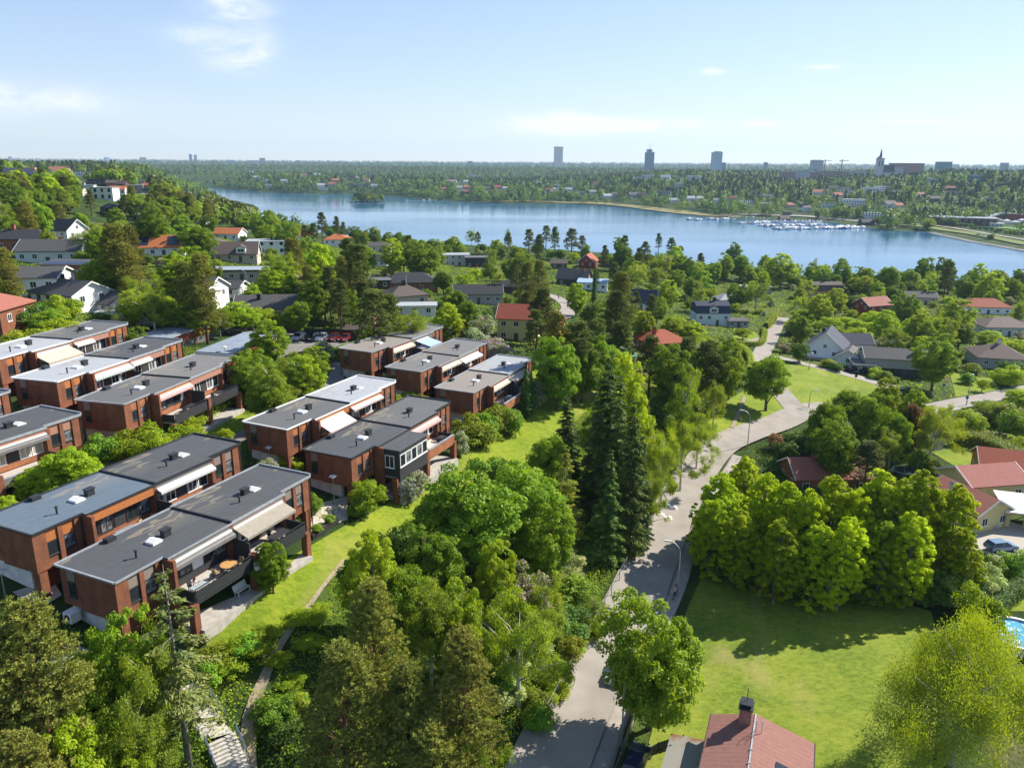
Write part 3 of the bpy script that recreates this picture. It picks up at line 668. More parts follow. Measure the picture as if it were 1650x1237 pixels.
        if rt == 'slat':
            for j in range(5): r.box(x0 + .1, x1 - .1, -3.3, -3.2, 2.35 + j * .25, 2.55 + j * .25)
            r.box(x0 + .1, x1 - .1, -3.27, -3.23, 2.3, 3.55)
            ra = r.build('balcony_railing', o.get('railm', M_BLACKW), t)
            MB().box(x0 + .1, x1 - .1, -3.29, -3.21, 3.75, 3.82).tube([(x0 + .1, -3.25, 3.5), (x0 + .1, -3.25, 3.8)], .03).tube([(x1 - .1, -3.25, 3.5), (x1 - .1, -3.25, 3.8)], .03).tube([((x0 + x1) / 2, -3.25, 3.5), ((x0 + x1) / 2, -3.25, 3.8)], .03).build('handrail', M_BLACKM, ra)
        elif rt == 'brick':
            ra = r.box(x0, x1, -3.35, -3.12, 2.2, 3.5).build('balcony_railing', M_BRICK2, t)
            MB().box(x0, x1, -3.4, -3.07, 3.5, 3.58).build('coping', M_FLASH, ra)
        elif rt == 'low':
            ra = r.box(x0, x1, -3.35, -3.12, 2.2, 3.2).build('balcony_railing', M_GREYW, t)
            MB().box(x0, x1, -3.4, -3.07, 3.2, 3.27).build('coping', M_FLASH, ra)
        if rt != 'none':
            side = x0 if k == 0 else x1
            MB().box(side - .05, side + .05, -3.2, -1.5 if k == 0 else -.8, 2.62, 3.6).build('side_screen', o.get('railm', M_BLACKW), t)
        aw = o['awning'][k]
        if aw:
            am, reach, drop, f0, f1 = aw
            xa, xb = x0 + (x1 - x0) * f0, x0 + (x1 - x0) * f1
            MB().box(xa, xb, -.95, -.73, 5.55, 5.75).build('awning_case', M_WHITE, t)
            MB().prism([(xa, -.85, 5.62), (xa, -.85 - reach, 5.62 - drop), (xa, -.85 - reach, 5.40 - drop), (xa, -.87 - reach, 5.40 - drop), (xa, -.89 - reach, 5.66 - drop), (xa, -.85, 5.66)], (xb - xa, 0, 0)).build('awning', am, t)
    MB().box(e1 + .3, e2 - .25, -3.9, 1.09, -1.0, .1).build('terrace', mat('terrace slabs', (.36, .33, .29), .9, (.46, .43, .38), 1.5), t)
    MB().box(U - .08, U + .08, -2.75, -.75, 2.6, 4.7).build('partition_wall', M_BLACKV, t)
    for px_, py_ in ((e1 - .12, -.24), (L - .12, -.24), (.3, W + .12)): MB().tube([(px_, py_, -.5), (px_, py_, H)], .055, 6).build('downpipe', M_BLACKM, t)
    # ground floor glazing under the balconies
    for x0 in (e1 + 1.6, U - 1.9, U + 1.6, e2 - 1.9):
        window(t, x0, 1.1, .05, 1.6, 2.2, glass=M_GLASS, mull=2)
    return t
STR = lambda n, a, b, s: stripes_mat(n, a, b, s, 'X', .8)
M_AW1 = STR('beige striped awning', (.27, .235, .18), (.35, .31, .25), 5); M_AW2 = STR('white pink awning', (.52, .42, .40), (.56, .5, .47), 4)
M_AW3 = STR('cream awning cloth', (.52, .46, .37), (.46, .40, .31), 6); M_AW4 = STR('green striped awning', (.66, .68, .64), (.20, .28, .24), 3.2); M_AW5 = mat('pale blue awning cloth', (.34, .44, .55), .8)
M_AW6 = mat('white awning cloth', (.56, .54, .51), .8); M_AW7 = STR('red white awning', (.5, .2, .18), (.62, .48, .44), 4)
row_house('A', 'nearest brick row house with charcoal roof and slatted dark balconies beside the lawn', dict(roof=('dark', 'dark'), rim='zinc', sky=(1, 1), panel=(M_TAUPE, M_TAUPE), fascia=(M_GREYW, M_TAUPE), wframe=(M_DARKW, M_WHITE), rail=('slat', 'slat'), awning=((M_GREYW, .5, .3, 0, 1), (M_AW1, 1.6, .6, 0, .95)), low=M_BLACKV, door=M_WHITE))
row_house('B', 'brick row house with blue-grey roof and orange boarded fascia', dict(roof=('blue', 'dark'), rim='black', sky=(1, 1), panel=(M_ORANGE, M_TAUPE), fascia=(M_ORANGE, M_GREYW), wframe=(M_DARKW, M_WHITE), rail=('low', 'low'), awning=(None, (M_AW6, .5, .2, 0, 1)), railm=M_BLACKW))
row_house('L2', 'brick row house with silver-white and dark roofs and green striped awning', dict(roof=('white', 'dark'), sky=(1, 1), panel=(M_ORANGE, M_ORANGE), fascia=(M_PINK, M_PINK), wframe=(M_WHITE, M_WHITE), rail=('low', 'low'), awning=((M_AW4, .7, .3, 0, 1), (M_AW6, .4, .2, 0, .55)), brick=M_BRICK))
row_house('L3', 'brick row house with mid-grey roofs and dark wooden balcony above hedge', dict(roof=('mid', 'grey'), sky=(1, 0), panel=(M_BRICK2, M_PINK), fascia=(M_ORANGE, M_PINK), wframe=(M_DARKW, M_WHITE), rail=('slat', 'slat'), awning=((M_AW7, .5, .2, 0, 1), None)))
row_house('M1', 'brick row house with one dark and one silver-white roof and pink awning', dict(roof=('mid', 'white'), rim='white', sky=(1, 1), panel=(M_ORANGE, M_BRICK2), fascia=(M_ORANGE, M_ORANGE), wframe=(M_WHITE, M_WHITE), rail=('low', 'low'), awning=((M_AW2, 2.1, .9, .02, .8), (M_AW2, .5, .2, 0, 1))))
row_house('M2', 'brick row house with black boarded sunroom beside lilacs', dict(roof=('dark', 'mid'), rim='black', sky=(1, 0), panel=(M_BRICK2, M_BRICK2), fascia=(M_BLACKV, M_PINK), wframe=(M_DARKW, M_WHITE), rail=('none', 'brick'), awning=(None, (M_AW7, .5, .2, 0, 1))))
row_house('F1', 'farthest brick row house with beige-grey roofs and pale blue awning by parking', dict(roof=('beige', 'grey'), sky=(1, 1), panel=(M_BRICK2, M_BRICK2), fascia=(M_BRICK2, M_TAUPE), wframe=(M_WHITE, M_WHITE), rail=('low', 'low'), awning=((M_AW3, .7, .3, 0, 1), (M_AW5, 3.0, .7, .15, .75))))
row_house('F2', 'brick row house with grey roofs, middle one of the far three rows', dict(roof=('grey', 'grey'), sky=(1, 0), panel=(M_BRICK2, M_BRICK2), fascia=(M_TAUPE, M_TAUPE), wframe=(M_WHITE, M_WHITE), rail=('low', 'low'), awning=((M_AW3, .6, .2, 0, 1), (M_AW6, 1.0, .4, 0, 1))))
row_house('F3', 'brick row house with beige and light grey roofs beside columnar thuja', dict(roof=('beige', 'lite'), sky=(1, 1), panel=(M_BRICK2, M_BRICK2), fascia=(M_BRICK2, M_TAUPE), wframe=(M_WHITE, M_WHITE), rail=('brick', 'slat'), awning=((M_AW3, .6, .2, 0, 1), (M_AW3, 1.0, .4, 0, 1))))
def row_by_right(key, label, u, v, zr, angdeg, o, L=24.0):
    p = at_z(u, v, zr); d = np.array([math.sin(R(angdeg)), math.cos(R(angdeg))]); q = p[:2] - d * L
    place_row(key, label, o, q[0], q[1], math.atan2(d[1], d[0]), zr, L)
row_by_right('L1', 'brick row house with beige awning and white roof at the hillside edge', 204, 523, 42.5, 14.5, dict(roof=('white', 'mid'), sky=(1, 1), panel=(M_ORANGE, M_ORANGE), fascia=(M_TAUPE, M_PINK), wframe=(M_DARKW, M_WHITE), rail=('low', 'low'), awning=((M_AW3, 2.4, .9, 0, .9), (M_AW6, .5, .2, 0, .5))))
row_by_right('L4', 'brick row house with drawn beige blinds behind the bushy garden tree', 128, 669, 39.6, 24, dict(roof=('dark', 'dark'), sky=(1, 1), panel=(M_PINK, M_PINK), fascia=(M_PINK, M_PINK), wframe=(M_WHITE, M_WHITE), rail=('low', 'low'), awning=(None, (M_GREYW, .5, .3, 0, 1)), blind=1))
row_by_right('L5', 'short visible brick row end below the white roofed rows', 14, 632, 40.4, 14.5, dict(roof=('dark', 'dark'), sky=(0, 0), panel=(M_PINK, M_PINK), fascia=(M_PINK, M_PINK), wframe=(M_WHITE, M_WHITE), rail=('low', 'low'), awning=(None, None)))
def in_row(key, x, y, z): return FRAMES[key][0] @ Vector((x, y, z))
def row_rz(key): return FRAMES[key][0].to_euler().z
# black sunroom of row M2
t = [o for o in bpy.data.objects if o.get('label', '').startswith('brick row house with black boarded')][0]
L_, e1_ = FRAMES['M2'][1], FRAMES['M2'][2]
sr = MB().box(e1_ + .35, L_ / 2 - .6, -3.6, -.76, 2.2, 6.0).build('sunroom', M_BLACKV, t)
MB().box(e1_ + .2, L_ / 2 - .45, -3.75, -.75, 6.0, 6.13).build('sunroom_roof', ROOFS['dark'], sr)
window(sr, e1_ + .35, -2.2, 3.7, 1.3, 1.6, 'x-', M_GLASS, M_WHITE, 2)
n_ = 5; wd_ = (L_ / 2 - .6 - e1_ - .35) / n_
for i in range(n_): window(sr, e1_ + .35 + (i + .5) * wd_, -3.6, 3.9, wd_ - .1, 1.6, 'y-', M_GLASSB if i % 2 else M_GLASS, M_WHITE)
for k, ph in (('A', 'the nearest brick row'), ('B', 'the orange-fascia row'), ('L2', 'the white-and-dark roofed row'), ('L3', 'the row above the hedge'), ('M1', 'the pink-awning row'), ('M2', 'the black sunroom row'), ('F1', 'the blue-awning row'), ('F2', 'the middle far row'), ('F3', 'the row with thujas'), ('L1', 'the beige-awning row'), ('L4', 'the row with blinds')):
    for f in (.15, .5, .85): landmark(ph, in_row(k, FRAMES[k][1] * f, 0, 3))

# ---------------------------------------------------------------- garages
def garage(label, corner, rend, back, zr, h, ndoor):
    a, b, c = at_z(*corner, zr), at_z(*rend, zr), at_z(*back, zr)
    d = b - a; L = np.hypot(d[0], d[1]); rz = math.atan2(d[1], d[0]); n = np.array([-d[1], d[0]]) / L; Wd = abs((c - a)[:2] @ n)
    t = thing('garage', label, 'garage', (a[0], a[1], zr - h), rz, 'red garages by the parking')
    MB().box(0, L, 0, Wd, -2, h - .3).build('wall', M_RUST, t)
    ro = MB().box(-.15, L + .15, -.2, Wd + .2, h - .3, h).build('roof', mat('blue grey sheet roof', (.27, .31, .36), .55, (.22, .26, .31), .6), t)
    MB().box(-.2, L + .2, -.26, -.2, h - .42, h + .03).box(L + .15, L + .22, -.2, Wd + .2, h - .42, h + .03).build('flashing', M_FLASH, ro)
    for i in range(ndoor):
        w = L / ndoor; dd = MB().box(i * w + .25, (i + 1) * w - .25, -.05, -.003, 0, 2.1).build('garage_door', stripes_mat('grey garage door', (.13, .14, .14), (.05, .05, .05), 4, 'Z', .6, duty=.9), t)
    MB().box(-.02, .1, -.03, 0, 0, h - .3).box(L - .1, L + .02, -.03, 0, 0, h - .3).build('corner_board', M_WHITE, t)
    landmark('the long red garages', (a[0] + d[0] / 2, a[1] + d[1] / 2, zr - h))
garage('long red boarded garage with blue-grey roof, the farther of two', (265, 544), (343, 519), (224, 539), 37.2, 3.9, 5)
garage('long red boarded garage with blue-grey roof, nearer one beside green trees', (372, 569), (445, 538), (318, 565), 36.2, 3.9, 5)
# ---------------------------------------------------------------- villas
def tiles(n, c, s=3.0): return stripes_mat(n, c, [q * .55 for q in c], s, 'Y', .8, bump=.4, duty=.75)
def sheet(n, c): return stripes_mat(n, c, [q * .5 for q in c], 1.7, 'X', .85, duty=.93, spec=.15)
ROOFM = {'black': tiles('black roof tiles', (.045, .047, .052)), 'grey': tiles('grey roof tiles', (.105, .10, .098)), 'brown': tiles('brown roof tiles', (.13, .10, .085)), 'red': tiles('red roof tiles', (.40, .10, .052)),
         'orange': tiles('orange roof tiles', (.52, .17, .06)), 'rust': tiles('faded red roof tiles', (.36, .13, .09)), 'navy': tiles('navy roof tiles', (.05, .06, .09)), 'felt': ROOFS['mid'], 'pale': ROOFS['lite'], 'blue': sheet('blue sheet roof', (.30, .42, .55)), 'green': sheet('green sheet roof', (.12, .22, .15)), 'tan': tiles('tan roof', (.40, .26, .15)), 'white': ROOFS['white'], 'bluegrey': sheet('blue grey sheet', (.30, .34, .38)), 'pinkred': sheet('dusty red sheet', (.36, .15, .12)), 'mauve': tiles('mauve brown tiles', (.19, .135, .11))}
def boards(n, c): return stripes_mat(n, c, [q * .72 for q in c], 5.0, 'X', .75, wall=True, duty=.92)
WALLM = {'white': boards('white boards', (.86, .85, .83)), 'pgreen': boards('pale green boards', (.58, .64, .58)), 'pblue': boards('pale blue boards', (.62, .72, .73)), 'red': boards('falu red boards', (.26, .045, .03)), 'brick': M_BRICK2, 'dbrick': M_BRICK, 'beige': mat('beige render', (.55, .47, .37), .9, (.48, .41, .32), 1),
         'yellow': boards('yellow boards', (.60, .46, .17)), 'ochre': boards('ochre boards', (.62, .36, .06)), 'brown': boards('dark brown boards', (.10, .06, .045)), 'dark': boards('dark boards', (.05, .052, .06)), 'grey': boards('grey boards wall', (.36, .36, .35)), 'pink': mat('pinkish render', (.58, .42, .35), .9), 'cream': mat('cream render', (.66, .60, .48), .9), 'lemon': boards('lemon boards', (.70, .58, .26)), 'orange': boards('orange boards wall', (.60, .30, .08))}
VFOOT = []       # footprints (centre, radius) and protected screen boxes
PROTECT = []
VN = 0
def villa(label, u, v, L, D, h, roof, rh, ang, wall, rcol, nw=4, ng=1, storeys=1, chim=None, short=None, cat='house', name='house', prot=True, trim=None, over=.45, gl=None, p=None, z=None, extra=None, lm=None, solar=False, dormer=None, base=None, frame=None):
    """a house; ang = direction of its ridge, degrees right of the view; origin = centre of its footprint"""
    p = ground(u, v) if p is None else p
    if z is not None: p = np.array([p[0], p[1], z])
    rz = math.atan2(math.cos(R(ang)), math.sin(R(ang)))
    t = thing(name, label, cat, tuple(p), rz); wm, rm = WALLM[wall], ROOFM[rcol]; tm = trim or M_WHITE
    l, d = L / 2, D / 2
    w = MB(); w.box(-l, l, -d, d, -3, h)
    if roof == 'gable':
        for s in (-1, 1): w.prism([(s * l - s * .2, -d, h), (s * l - s * .2, d, h), (s * l - s * .2, 0, h + rh)], (s * .2, 0, 0))
    elif roof == 'mono': w.prism([(-l, -d, h), (-l, d, h), (-l, d, h + rh)], (L, 0, 0))
    w.build('wall', wm, t)
    if base: MB().box(-l - .03, l + .03, -d - .03, d + .03, -3, h * .45).build('lower_wall', WALLM[base], t)
    o = over; r = MB(); th = .16
    if roof == 'gable':
        k = rh / d; e = o * k; 
        for s in (-1, 1): r.prism([(-l - o, 0, h + rh + .02), (-l - o, s * (d + o), h - e + .02), (-l - o, s * (d + o), h - e + .02 + th), (-l - o, 0, h + rh + .02 + th * 1.2)], (L + 2 * o, 0, 0))
        ro = r.build('roof', rm, t)
        for sx in (-1, 1):
            f = MB(); x0 = sx * (l + o)
            for s in (-1, 1): f.prism([(x0, 0, h + rh + .24), (x0, s * (d + o), h - e + .22), (x0, s * (d + o), h - e - .06), (x0, 0, h + rh - .06)], (sx * .06, 0, 0))
            f.build('barge_board', tm, ro)
    elif roof == 'hip':
        c = max(l - d * .95, .05); k = [(-l - o, -d - o, h), (l + o, -d - o, h), (l + o, d + o, h), (-l - o, d + o, h), (-c, 0, h + rh), (c, 0, h + rh)]
        b = len(r.v); r.v += k + [(q[0], q[1], h - .2) for q in k[:4]]
        r.f += [(0, 1, 5, 4), (1, 2, 5), (2, 3, 4, 5), (3, 0, 4), (0, 6, 7, 1), (1, 7, 8, 2), (2, 8, 9, 3), (3, 9, 6, 0), (6, 9, 8, 7)]
        ro = r.build('roof', rm, t)
    elif roof == 'mono':
        r.prism([(-l - o, -d - o, h + .03), (-l - o, d + o, h + rh + .03), (-l - o, d + o, h + rh + .25), (-l - o, -d - o, h + .25)], (L + 2 * o, 0, 0)); ro = r.build('roof', rm, t)
    elif roof == 'mansard':
        i = d * .28
        r.prism([(-l - o * .3, -d - .2, h), (-l - o * .3, -d + i, h + rh * .68), (-l - o * .3, 0, h + rh), (-l - o * .3, d - i, h + rh * .68), (-l - o * .3, d + .2, h)], (L + o * .6, 0, 0)); ro = r.build('roof', rm, t)
    else:
        r.box(-l - o, l + o, -d - o, d + o, h, h + .28); ro = r.build('roof', rm, t)
        MB().box(-l - o - .05, l + o + .05, -d - o - .05, -d - o, h - .04, h + .34).box(-l - o - .05, -l - o, -d - o, d + o, h - .04, h + .34).box(l + o, l + o + .05, -d - o, d + o, h - .04, h + .34).box(-l - o, l + o, d + o, d + o + .05, h - .04, h + .34).build('flashing', tm, ro)
    if chim:
        cx, cy, cm = chim; zt = h + rh * (1 - abs(cy) / d * .9) if roof != 'flat' else h
        ch = MB().box(cx - .4, cx + .4, cy - .35, cy + .35, zt - .6, zt + 1.2).build('chimney', cm, ro); MB().box(cx - .46, cx + .46, cy - .41, cy + .41, zt + 1.2, zt + 1.32).build('chimney_cap', M_BLACKM, ch)
    if solar:
        s = -1; k = rh / (D / 2); ny = 3
        for x0, x1 in solar:
            q = [(x0, s * d * .9, h + rh * .1 + .26), (x1, s * d * .9, h + rh * .1 + .26), (x1, s * d * .15, h + rh * .85 + .26), (x0, s * d * .15, h + rh * .85 + .26)]
            MB().prism(q, (0, 0, .07)).build('solar_panel', stripes_mat('solar cells', (.02, .028, .06), (.09, .10, .14), 1.1, 'X', .2, spec=.6, duty=.93), ro)
    if dormer is not None:
        x, wd, dm = dormer; z0 = h + rh * .12; dd = MB().box(x - wd / 2, x + wd / 2, -d - .05, -d * .1, z0 - .3, z0 + 1.5)
        dd.prism([(x - wd / 2, -d - .05, z0 + 1.5), (x + wd / 2, -d - .05, z0 + 1.5), (x, -d - .05, z0 + 2.3)], (0, d * .9, 0))
        do = dd.build('dormer', WALLM[dm], t); rr = MB()
        for s in (-1, 1): rr.prism([(x, -d - .3, z0 + 2.33), (x + s * (wd / 2 + .25), -d - .3, z0 + 1.35), (x + s * (wd / 2 + .25), -d - .3, z0 + 1.5), (x, -d - .3, z0 + 2.48)], (0, d * 1.1, 0))
        rr.build('dormer_roof', rm, do); window(do, x, -d - .05, z0 + .1, wd * .7, 1.1, 'y-', M_GLASS, M_WHITE, 2)
    fm = frame or M_WHITE
    for s in range(storeys):
        zz = (.95 if storeys > 1 or h < 3.4 else h - 2.0) + s * 2.75
        if zz + 1.3 > h: continue
        for i in range(nw):
            x = -l + L * (i + .5) / nw
            if i == nw // 2 and s == 0 and nw > 2:
                MB().box(x - .5, x + .5, -d - .06, -d - .003, .02, 2.1).build('door', mat('door green', (.06, .09, .07), .5) if wall != 'dark' else M_ORANGE, t)
            else: window(t, x, -d, zz, 1.2, 1.25, 'y-', gl, fm, 2)
            if i % 2 == 0: window(t, x, d, zz, 1.2, 1.25, 'y+', gl, fm, 2)
        for i in range(ng):
            y = -d + D * (i + .5) / ng
            window(t, -l, y, zz, 1.1, 1.25, 'x-', gl, fm, 2); window(t, l, y, zz, 1.1, 1.25, 'x+', gl, fm, 2)
    if roof == 'gable' and rh > 2.4:
        window(t, -l, 0, h + .2, 1.0, 1.1, 'x-', gl, fm, 2); window(t, l, 0, h + .2, 1.0, 1.1, 'x+', gl, fm, 2)
    VFOOT.append((p[0], p[1], math.hypot(l, d) * .95))
    if prot:
        q = [project((p[0] + a, p[1] + b, p[2] + c)) for a in (-l * .7, l * .7) for b in (-d * .6, d * .6) for c in (h * .6, h + rh)]
        q = [k for k in q if k]; PROTECT.append((min(k[0] for k in q), max(k[0] for k in q), min(k[1] for k in q), max(k[1] for k in q), q[0][2]))
    if lm: landmark(lm, (p[0], p[1], p[2] + h / 2))
    return t
M_CH = mat('chimney brick', (.33, .10, .06), .85); M_CHW = mat('chimney plaster', (.62, .6, .56), .85)
# ang: direction in which the ridge runs.  -d face (y-) looks to the right of the ridge direction.
V = villa
V('long white gabled house with grey roof above the brick rows', 112, 488, 13.5, 8.5, 2.5, 'gable', 2.1, -66 + 180, 'white', 'grey', 5, 2, lm='the long white gabled house', chim=(-2.5, 1, M_BLACKM))
V('small white gabled carport with open front beside long white house', 182, 503, 8, 7.0, 2.4, 'gable', 1.7, 114, 'white', 'grey', 2, 0, cat='garage', name='garage')
V('pale green long house with grey gable roof and white trim', 92, 424, 15, 9, 3.6, 'gable', 2.3, 84, 'pgreen', 'grey', 5, 1, lm='the pale green long house')
V('low red brick house with blue solar panels on flat roof', 117, 446, 11, 6, 3.0, 'mono', .5, 90, 'brick', 'grey', 3, 1, solar=[(-5, 5)], lm='the solar panelled brick house')
V('low white house with band of windows and dark roof', 36, 470, 17, 9, 3.4, 'gable', 1.5, 82, 'white', 'grey', 6, 2, lm='the low white house')
V('long red brick house with dark hipped roof and chimney', 40, 402, 17, 9, 3.2, 'hip', 2.2, 88, 'brick', 'black', 5, 2, chim=(-2, 0, M_CH), lm='the long dark-roofed brick house')
V('white gabled house with black roof facing downhill', 104, 384, 12, 8, 3.0, 'gable', 3.0, 110, 'white', 'black', 3, 2, lm='the black-roofed gabled house')
V('dark house with blue-black roof behind birches', 125, 374, 10, 8, 3, 'hip', 2, 90, 'dark', 'black', 3, 2, prot=False)
V('white house with bright orange roof carrying solar panels', 261, 411, 13, 9, 3.0, 'gable', 3.1, 78, 'white', 'orange', 4, 2, solar=[(-6, -3), (2.6, 6)], lm='the orange solar-panel roof')
V('pinkish house with brown hipped roof', 340, 408, 13, 10, 3.0, 'hip', 2.4, 82, 'pink', 'brown', 4, 2, chim=(1, 0, M_BLACKM), lm='the pinkish hipped house', prot=False)
V('beige steep-roofed house with small white dormer', 383, 420, 14, 9, 2.8, 'gable', 3.4, 80, 'beige', 'brown', 4, 2, dormer=(2, 3.0, 'white'), lm='the beige dormer house')
V('house with orange gabled roof and white barge boards', 371, 386, 12, 9, 3, 'gable', 2.2, 96, 'white', 'orange', 3, 2, lm='the orange gabled house')
V('flat roofed pale house with dark green trim', 388, 450, 17, 8, 3.0, 'flat', .1, 86, 'beige', 'bluegrey', 6, 2, trim=M_BLACKM, lm='the flat pale house')
V('small white gabled garage with grey door', 370, 477, 8, 6, 2.5, 'gable', 1.4, 100, 'white', 'grey', 2, 0, cat='garage', name='garage')
V('white house with dark roof partly behind tall pines', 308, 486, 14, 9, 3.6, 'gable', 2.2, 100, 'white', 'grey', 4, 2, lm='the white house behind pines', prot=False)
V('red brick house with orange-brown hip roof above the hillside rows', -22, 522, 11, 9, 3.2, 'hip', 2.4, 90, 'dbrick', 'rust', 3, 2, lm='the brick house at the edge')
V('beige house with plain dark grey gable roof near parking', 440, 512, 15, 9, 3.0, 'gable', 2.2, 82, 'beige', 'grey', 4, 2, chim=(-2.5, -1.5, M_BLACKM), lm='the beige house near parking')
V('dark slate gable house peeking beside orange solar roof', 222, 393, 9, 7, 3, 'gable', 2, 84, 'white', 'navy', 2, 1, prot=False)
V('modern white flat house with black rooftop box', 433, 408, 15, 9, 5.0, 'flat', .1, 80, 'white', 'white', 4, 2, 2, chim=(1.5, 0, M_BLACKM), frame=M_DARKW, lm='the modern white flat house')
V('brick house with two-part orange-red roofs by the lake', 487, 388, 12, 8, 3.4, 'gable', 2.8, 60, 'white', 'red', 3, 1, lm='the red roofs by the lake', prot=False)
V('white house with bright orange hipped roof by the lake', 545, 397, 14, 11, 4.4, 'hip', 2.8, 88, 'white', 'orange', 4, 2, chim=(2.5, 0, M_BLACKM), lm='the orange hipped house')
V('pale house with low grey gable roof near the lake', 610, 405, 15, 9, 3.6, 'gable', 1.6, 88, 'cream', 'grey', 4, 2, lm='the pale low-gabled house')
V('grey house with twin gables near the lake', 656, 405, 11, 10, 4.2, 'gable', 2.6, 20, 'grey', 'grey', 3, 1, prot=False)
V('small white gabled cottage among maples', 612, 428, 8, 6, 2.8, 'gable', 2, 100, 'white', 'grey', 2, 1, prot=False)
V('dark A-frame house with tan thatched roof behind pines', 500, 478, 9, 9, 2.0, 'gable', 4.6, 40, 'dark', 'tan', 2, 2, trim=M_BLACKM, lm='the tan A-frame house', prot=False)
V('brick bungalow with black glazed hip roof', 661, 466, 18, 10, 3.0, 'hip', 2.8, 80, 'brick', 'black', 5, 2, chim=(-6, 1, M_CH), lm='the black hip-roofed bungalow')
V('flat brown carport joined to brick bungalow', 612, 463, 7, 7, 2.6, 'flat', .1, 80, 'brown', 'felt', 2, 0, cat='carport', name='carport', trim=M_BLACKM)
V('beige house with brown pyramid roof behind the flagpole', 651, 494, 11, 9, 3.8, 'hip', 2.4, 60, 'beige', 'brown', 3, 2, chim=(0, 0, M_BLACKM), lm='the beige pyramid-roof house')
V('low white flat annex behind the flagpole', 668, 507, 11, 5, 2.6, 'flat', .1, 84, 'white', 'white', 3, 1, cat='annex', name='annex', prot=False)
V('two-storey pale grey flat house by the water', 735, 427, 13, 9, 5.4, 'flat', .1, 84, 'cream', 'pale', 4, 2, 2, lm='the pale two-storey flat house')
V('dark grey box house beside pale flat house', 768, 430, 11, 8, 4.8, 'flat', .1, 84, 'dark', 'felt', 3, 2, 2, trim=M_BLACKM)
V('grey house with long ridged black roof', 770, 486, 15, 9, 3.2, 'gable', 2.2, 84, 'grey', 'black', 5, 2, lm='the long black-ridged house')
V('pale yellow two-storey house with red gable roof', 836, 545, 9, 8, 5.6, 'gable', 2.6, 100, 'lemon', 'red', 3, 2, 2, lm='the yellow red-roofed house')
V('orange brick part of house behind dark pines', 884, 540, 8, 7, 4.0, 'gable', 2.2, 14, 'orange', 'red', 2, 1, 1, prot=False)
V('brown house with black hipped roof beside pines', 828, 472, 12, 9, 3.0, 'hip', 2.2, 100, 'brown', 'black', 3, 2, prot=False)
V('dark brown wooden house with grey gable roof and chimney', 925, 459, 13, 9, 3.2, 'gable', 3.6, 110, 'brown', 'grey', 3, 2, chim=(4.5, -1, M_CH), trim=M_BLACKM, lm='the dark brown gabled house')
V('white annex with pale blue sheet roof', 955, 466, 12, 6, 3.0, 'mono', .8, 100, 'white', 'blue', 4, 1, lm='the blue-roofed annex')
V('small dark red shed among lakeside pines', 900, 432, 8, 6, 2.8, 'gable', 1.6, 90, 'brown', 'brown', 2, 1, trim=M_BLACKM, prot=False)
V('red gabled house with white trim facing the lake', 948, 430, 9, 8, 3.4, 'gable', 3.4, 20, 'red', 'red', 2, 2, prot=False)
V('white gabled house with steep navy roof behind pines', 1036, 497, 10, 8, 3.0, 'gable', 4.0, 110, 'white', 'navy', 3, 2, lm='the steep navy-roofed house')
V('pale blue house with navy mansard roof and central dormer', 1143, 521, 12, 9, 4.4, 'mansard', 3.8, 88, 'pblue', 'navy', 4, 2, 1, chim=(1.2, 0, M_BLACKM), dormer=(0, 3.0, 'pblue'), lm='the pale blue house')
V('grey open garden veranda beside pale blue house', 1187, 527, 7, 4, 2.4, 'mono', .4, 88, 'grey', 'grey', 3, 0, cat='veranda', name='veranda')
V('grey hipped garden house behind pale blue house', 1172, 491, 10, 8, 2.8, 'hip', 2.2, 80, 'grey', 'pale', 3, 2, prot=False)
V('low house with light flat roof under big limes', 1215, 471, 14, 8, 3, 'flat', .1, 80, 'grey', 'pale', 3, 2, prot=False)
V('house with terracotta hipped roof and brick chimney', 1064, 566, 11, 10, 3.4, 'hip', 2.6, 74, 'brick', 'red', 3, 2, chim=(-2.5, -.8, M_CH), lm='the terracotta hipped house')
V('small hut with green sheet roof among pines', 990, 588, 7, 6, 2.4, 'gable', 1.6, 60, 'beige', 'green', 2, 1, cat='hut', name='hut', prot=False)
V('ochre yellow house with dark brown mansard roof by lake', 1328, 478, 15, 9, 3.4, 'mansard', 4.2, 86, 'ochre', 'brown', 5, 2, chim=(-1, 0, M_BLACKM), lm='the ochre mansard house')
V('dark red wooden house with faded orange roof', 1404, 509, 12, 9, 5.2, 'gable', 2.6, 70, 'red', 'rust', 3, 2, 2, lm='the dark red wooden house')
V('tan house with dark grey roof by the lake', 1480, 489, 13, 9, 3.6, 'gable', 2.0, 100, 'beige', 'grey', 4, 2, chim=(2, 0, M_BLACKM), lm='the tan lakeside house')
V('house with red hipped roof by the lake', 1582, 503, 19, 11, 3.2, 'hip', 3.0, 96, 'white', 'red', 5, 2, lm='the wide red-roofed house')
V('pale green house with large brown hipped roof', 1610, 537, 17, 12, 3.4, 'hip', 2.8, 92, 'pgreen', 'mauve', 5, 2, lm='the pale green hipped house')
V('white house with steep navy gable beside the junction', 1331, 573, 12, 10.5, 3.4, 'gable', 4.6, 28, 'white', 'navy', 3, 2, chim=(1, 1.5, M_BLACKM), lm='the white navy-gabled house', prot=False)
V('white side wing with navy roof of junction house', 1368, 566, 11, 8, 3.2, 'gable', 2.4, 92, 'white', 'navy', 3, 1)
V('small white gabled outbuilding with grey roof by patio', 1368, 585, 7, 6.5, 2.5, 'gable', 1.9, 30, 'white', 'grey', 2, 1, cat='garage', name='garage')
V('dark split-level house with grey gable roof and orange door', 1440, 600, 17, 9, 4.8, 'gable', 1.9, 103, 'grey', 'grey', 6, 2, 2, chim=(4, -2, M_CHW), base='dark', frame=M_DARKW, lm='the dark split-level house')
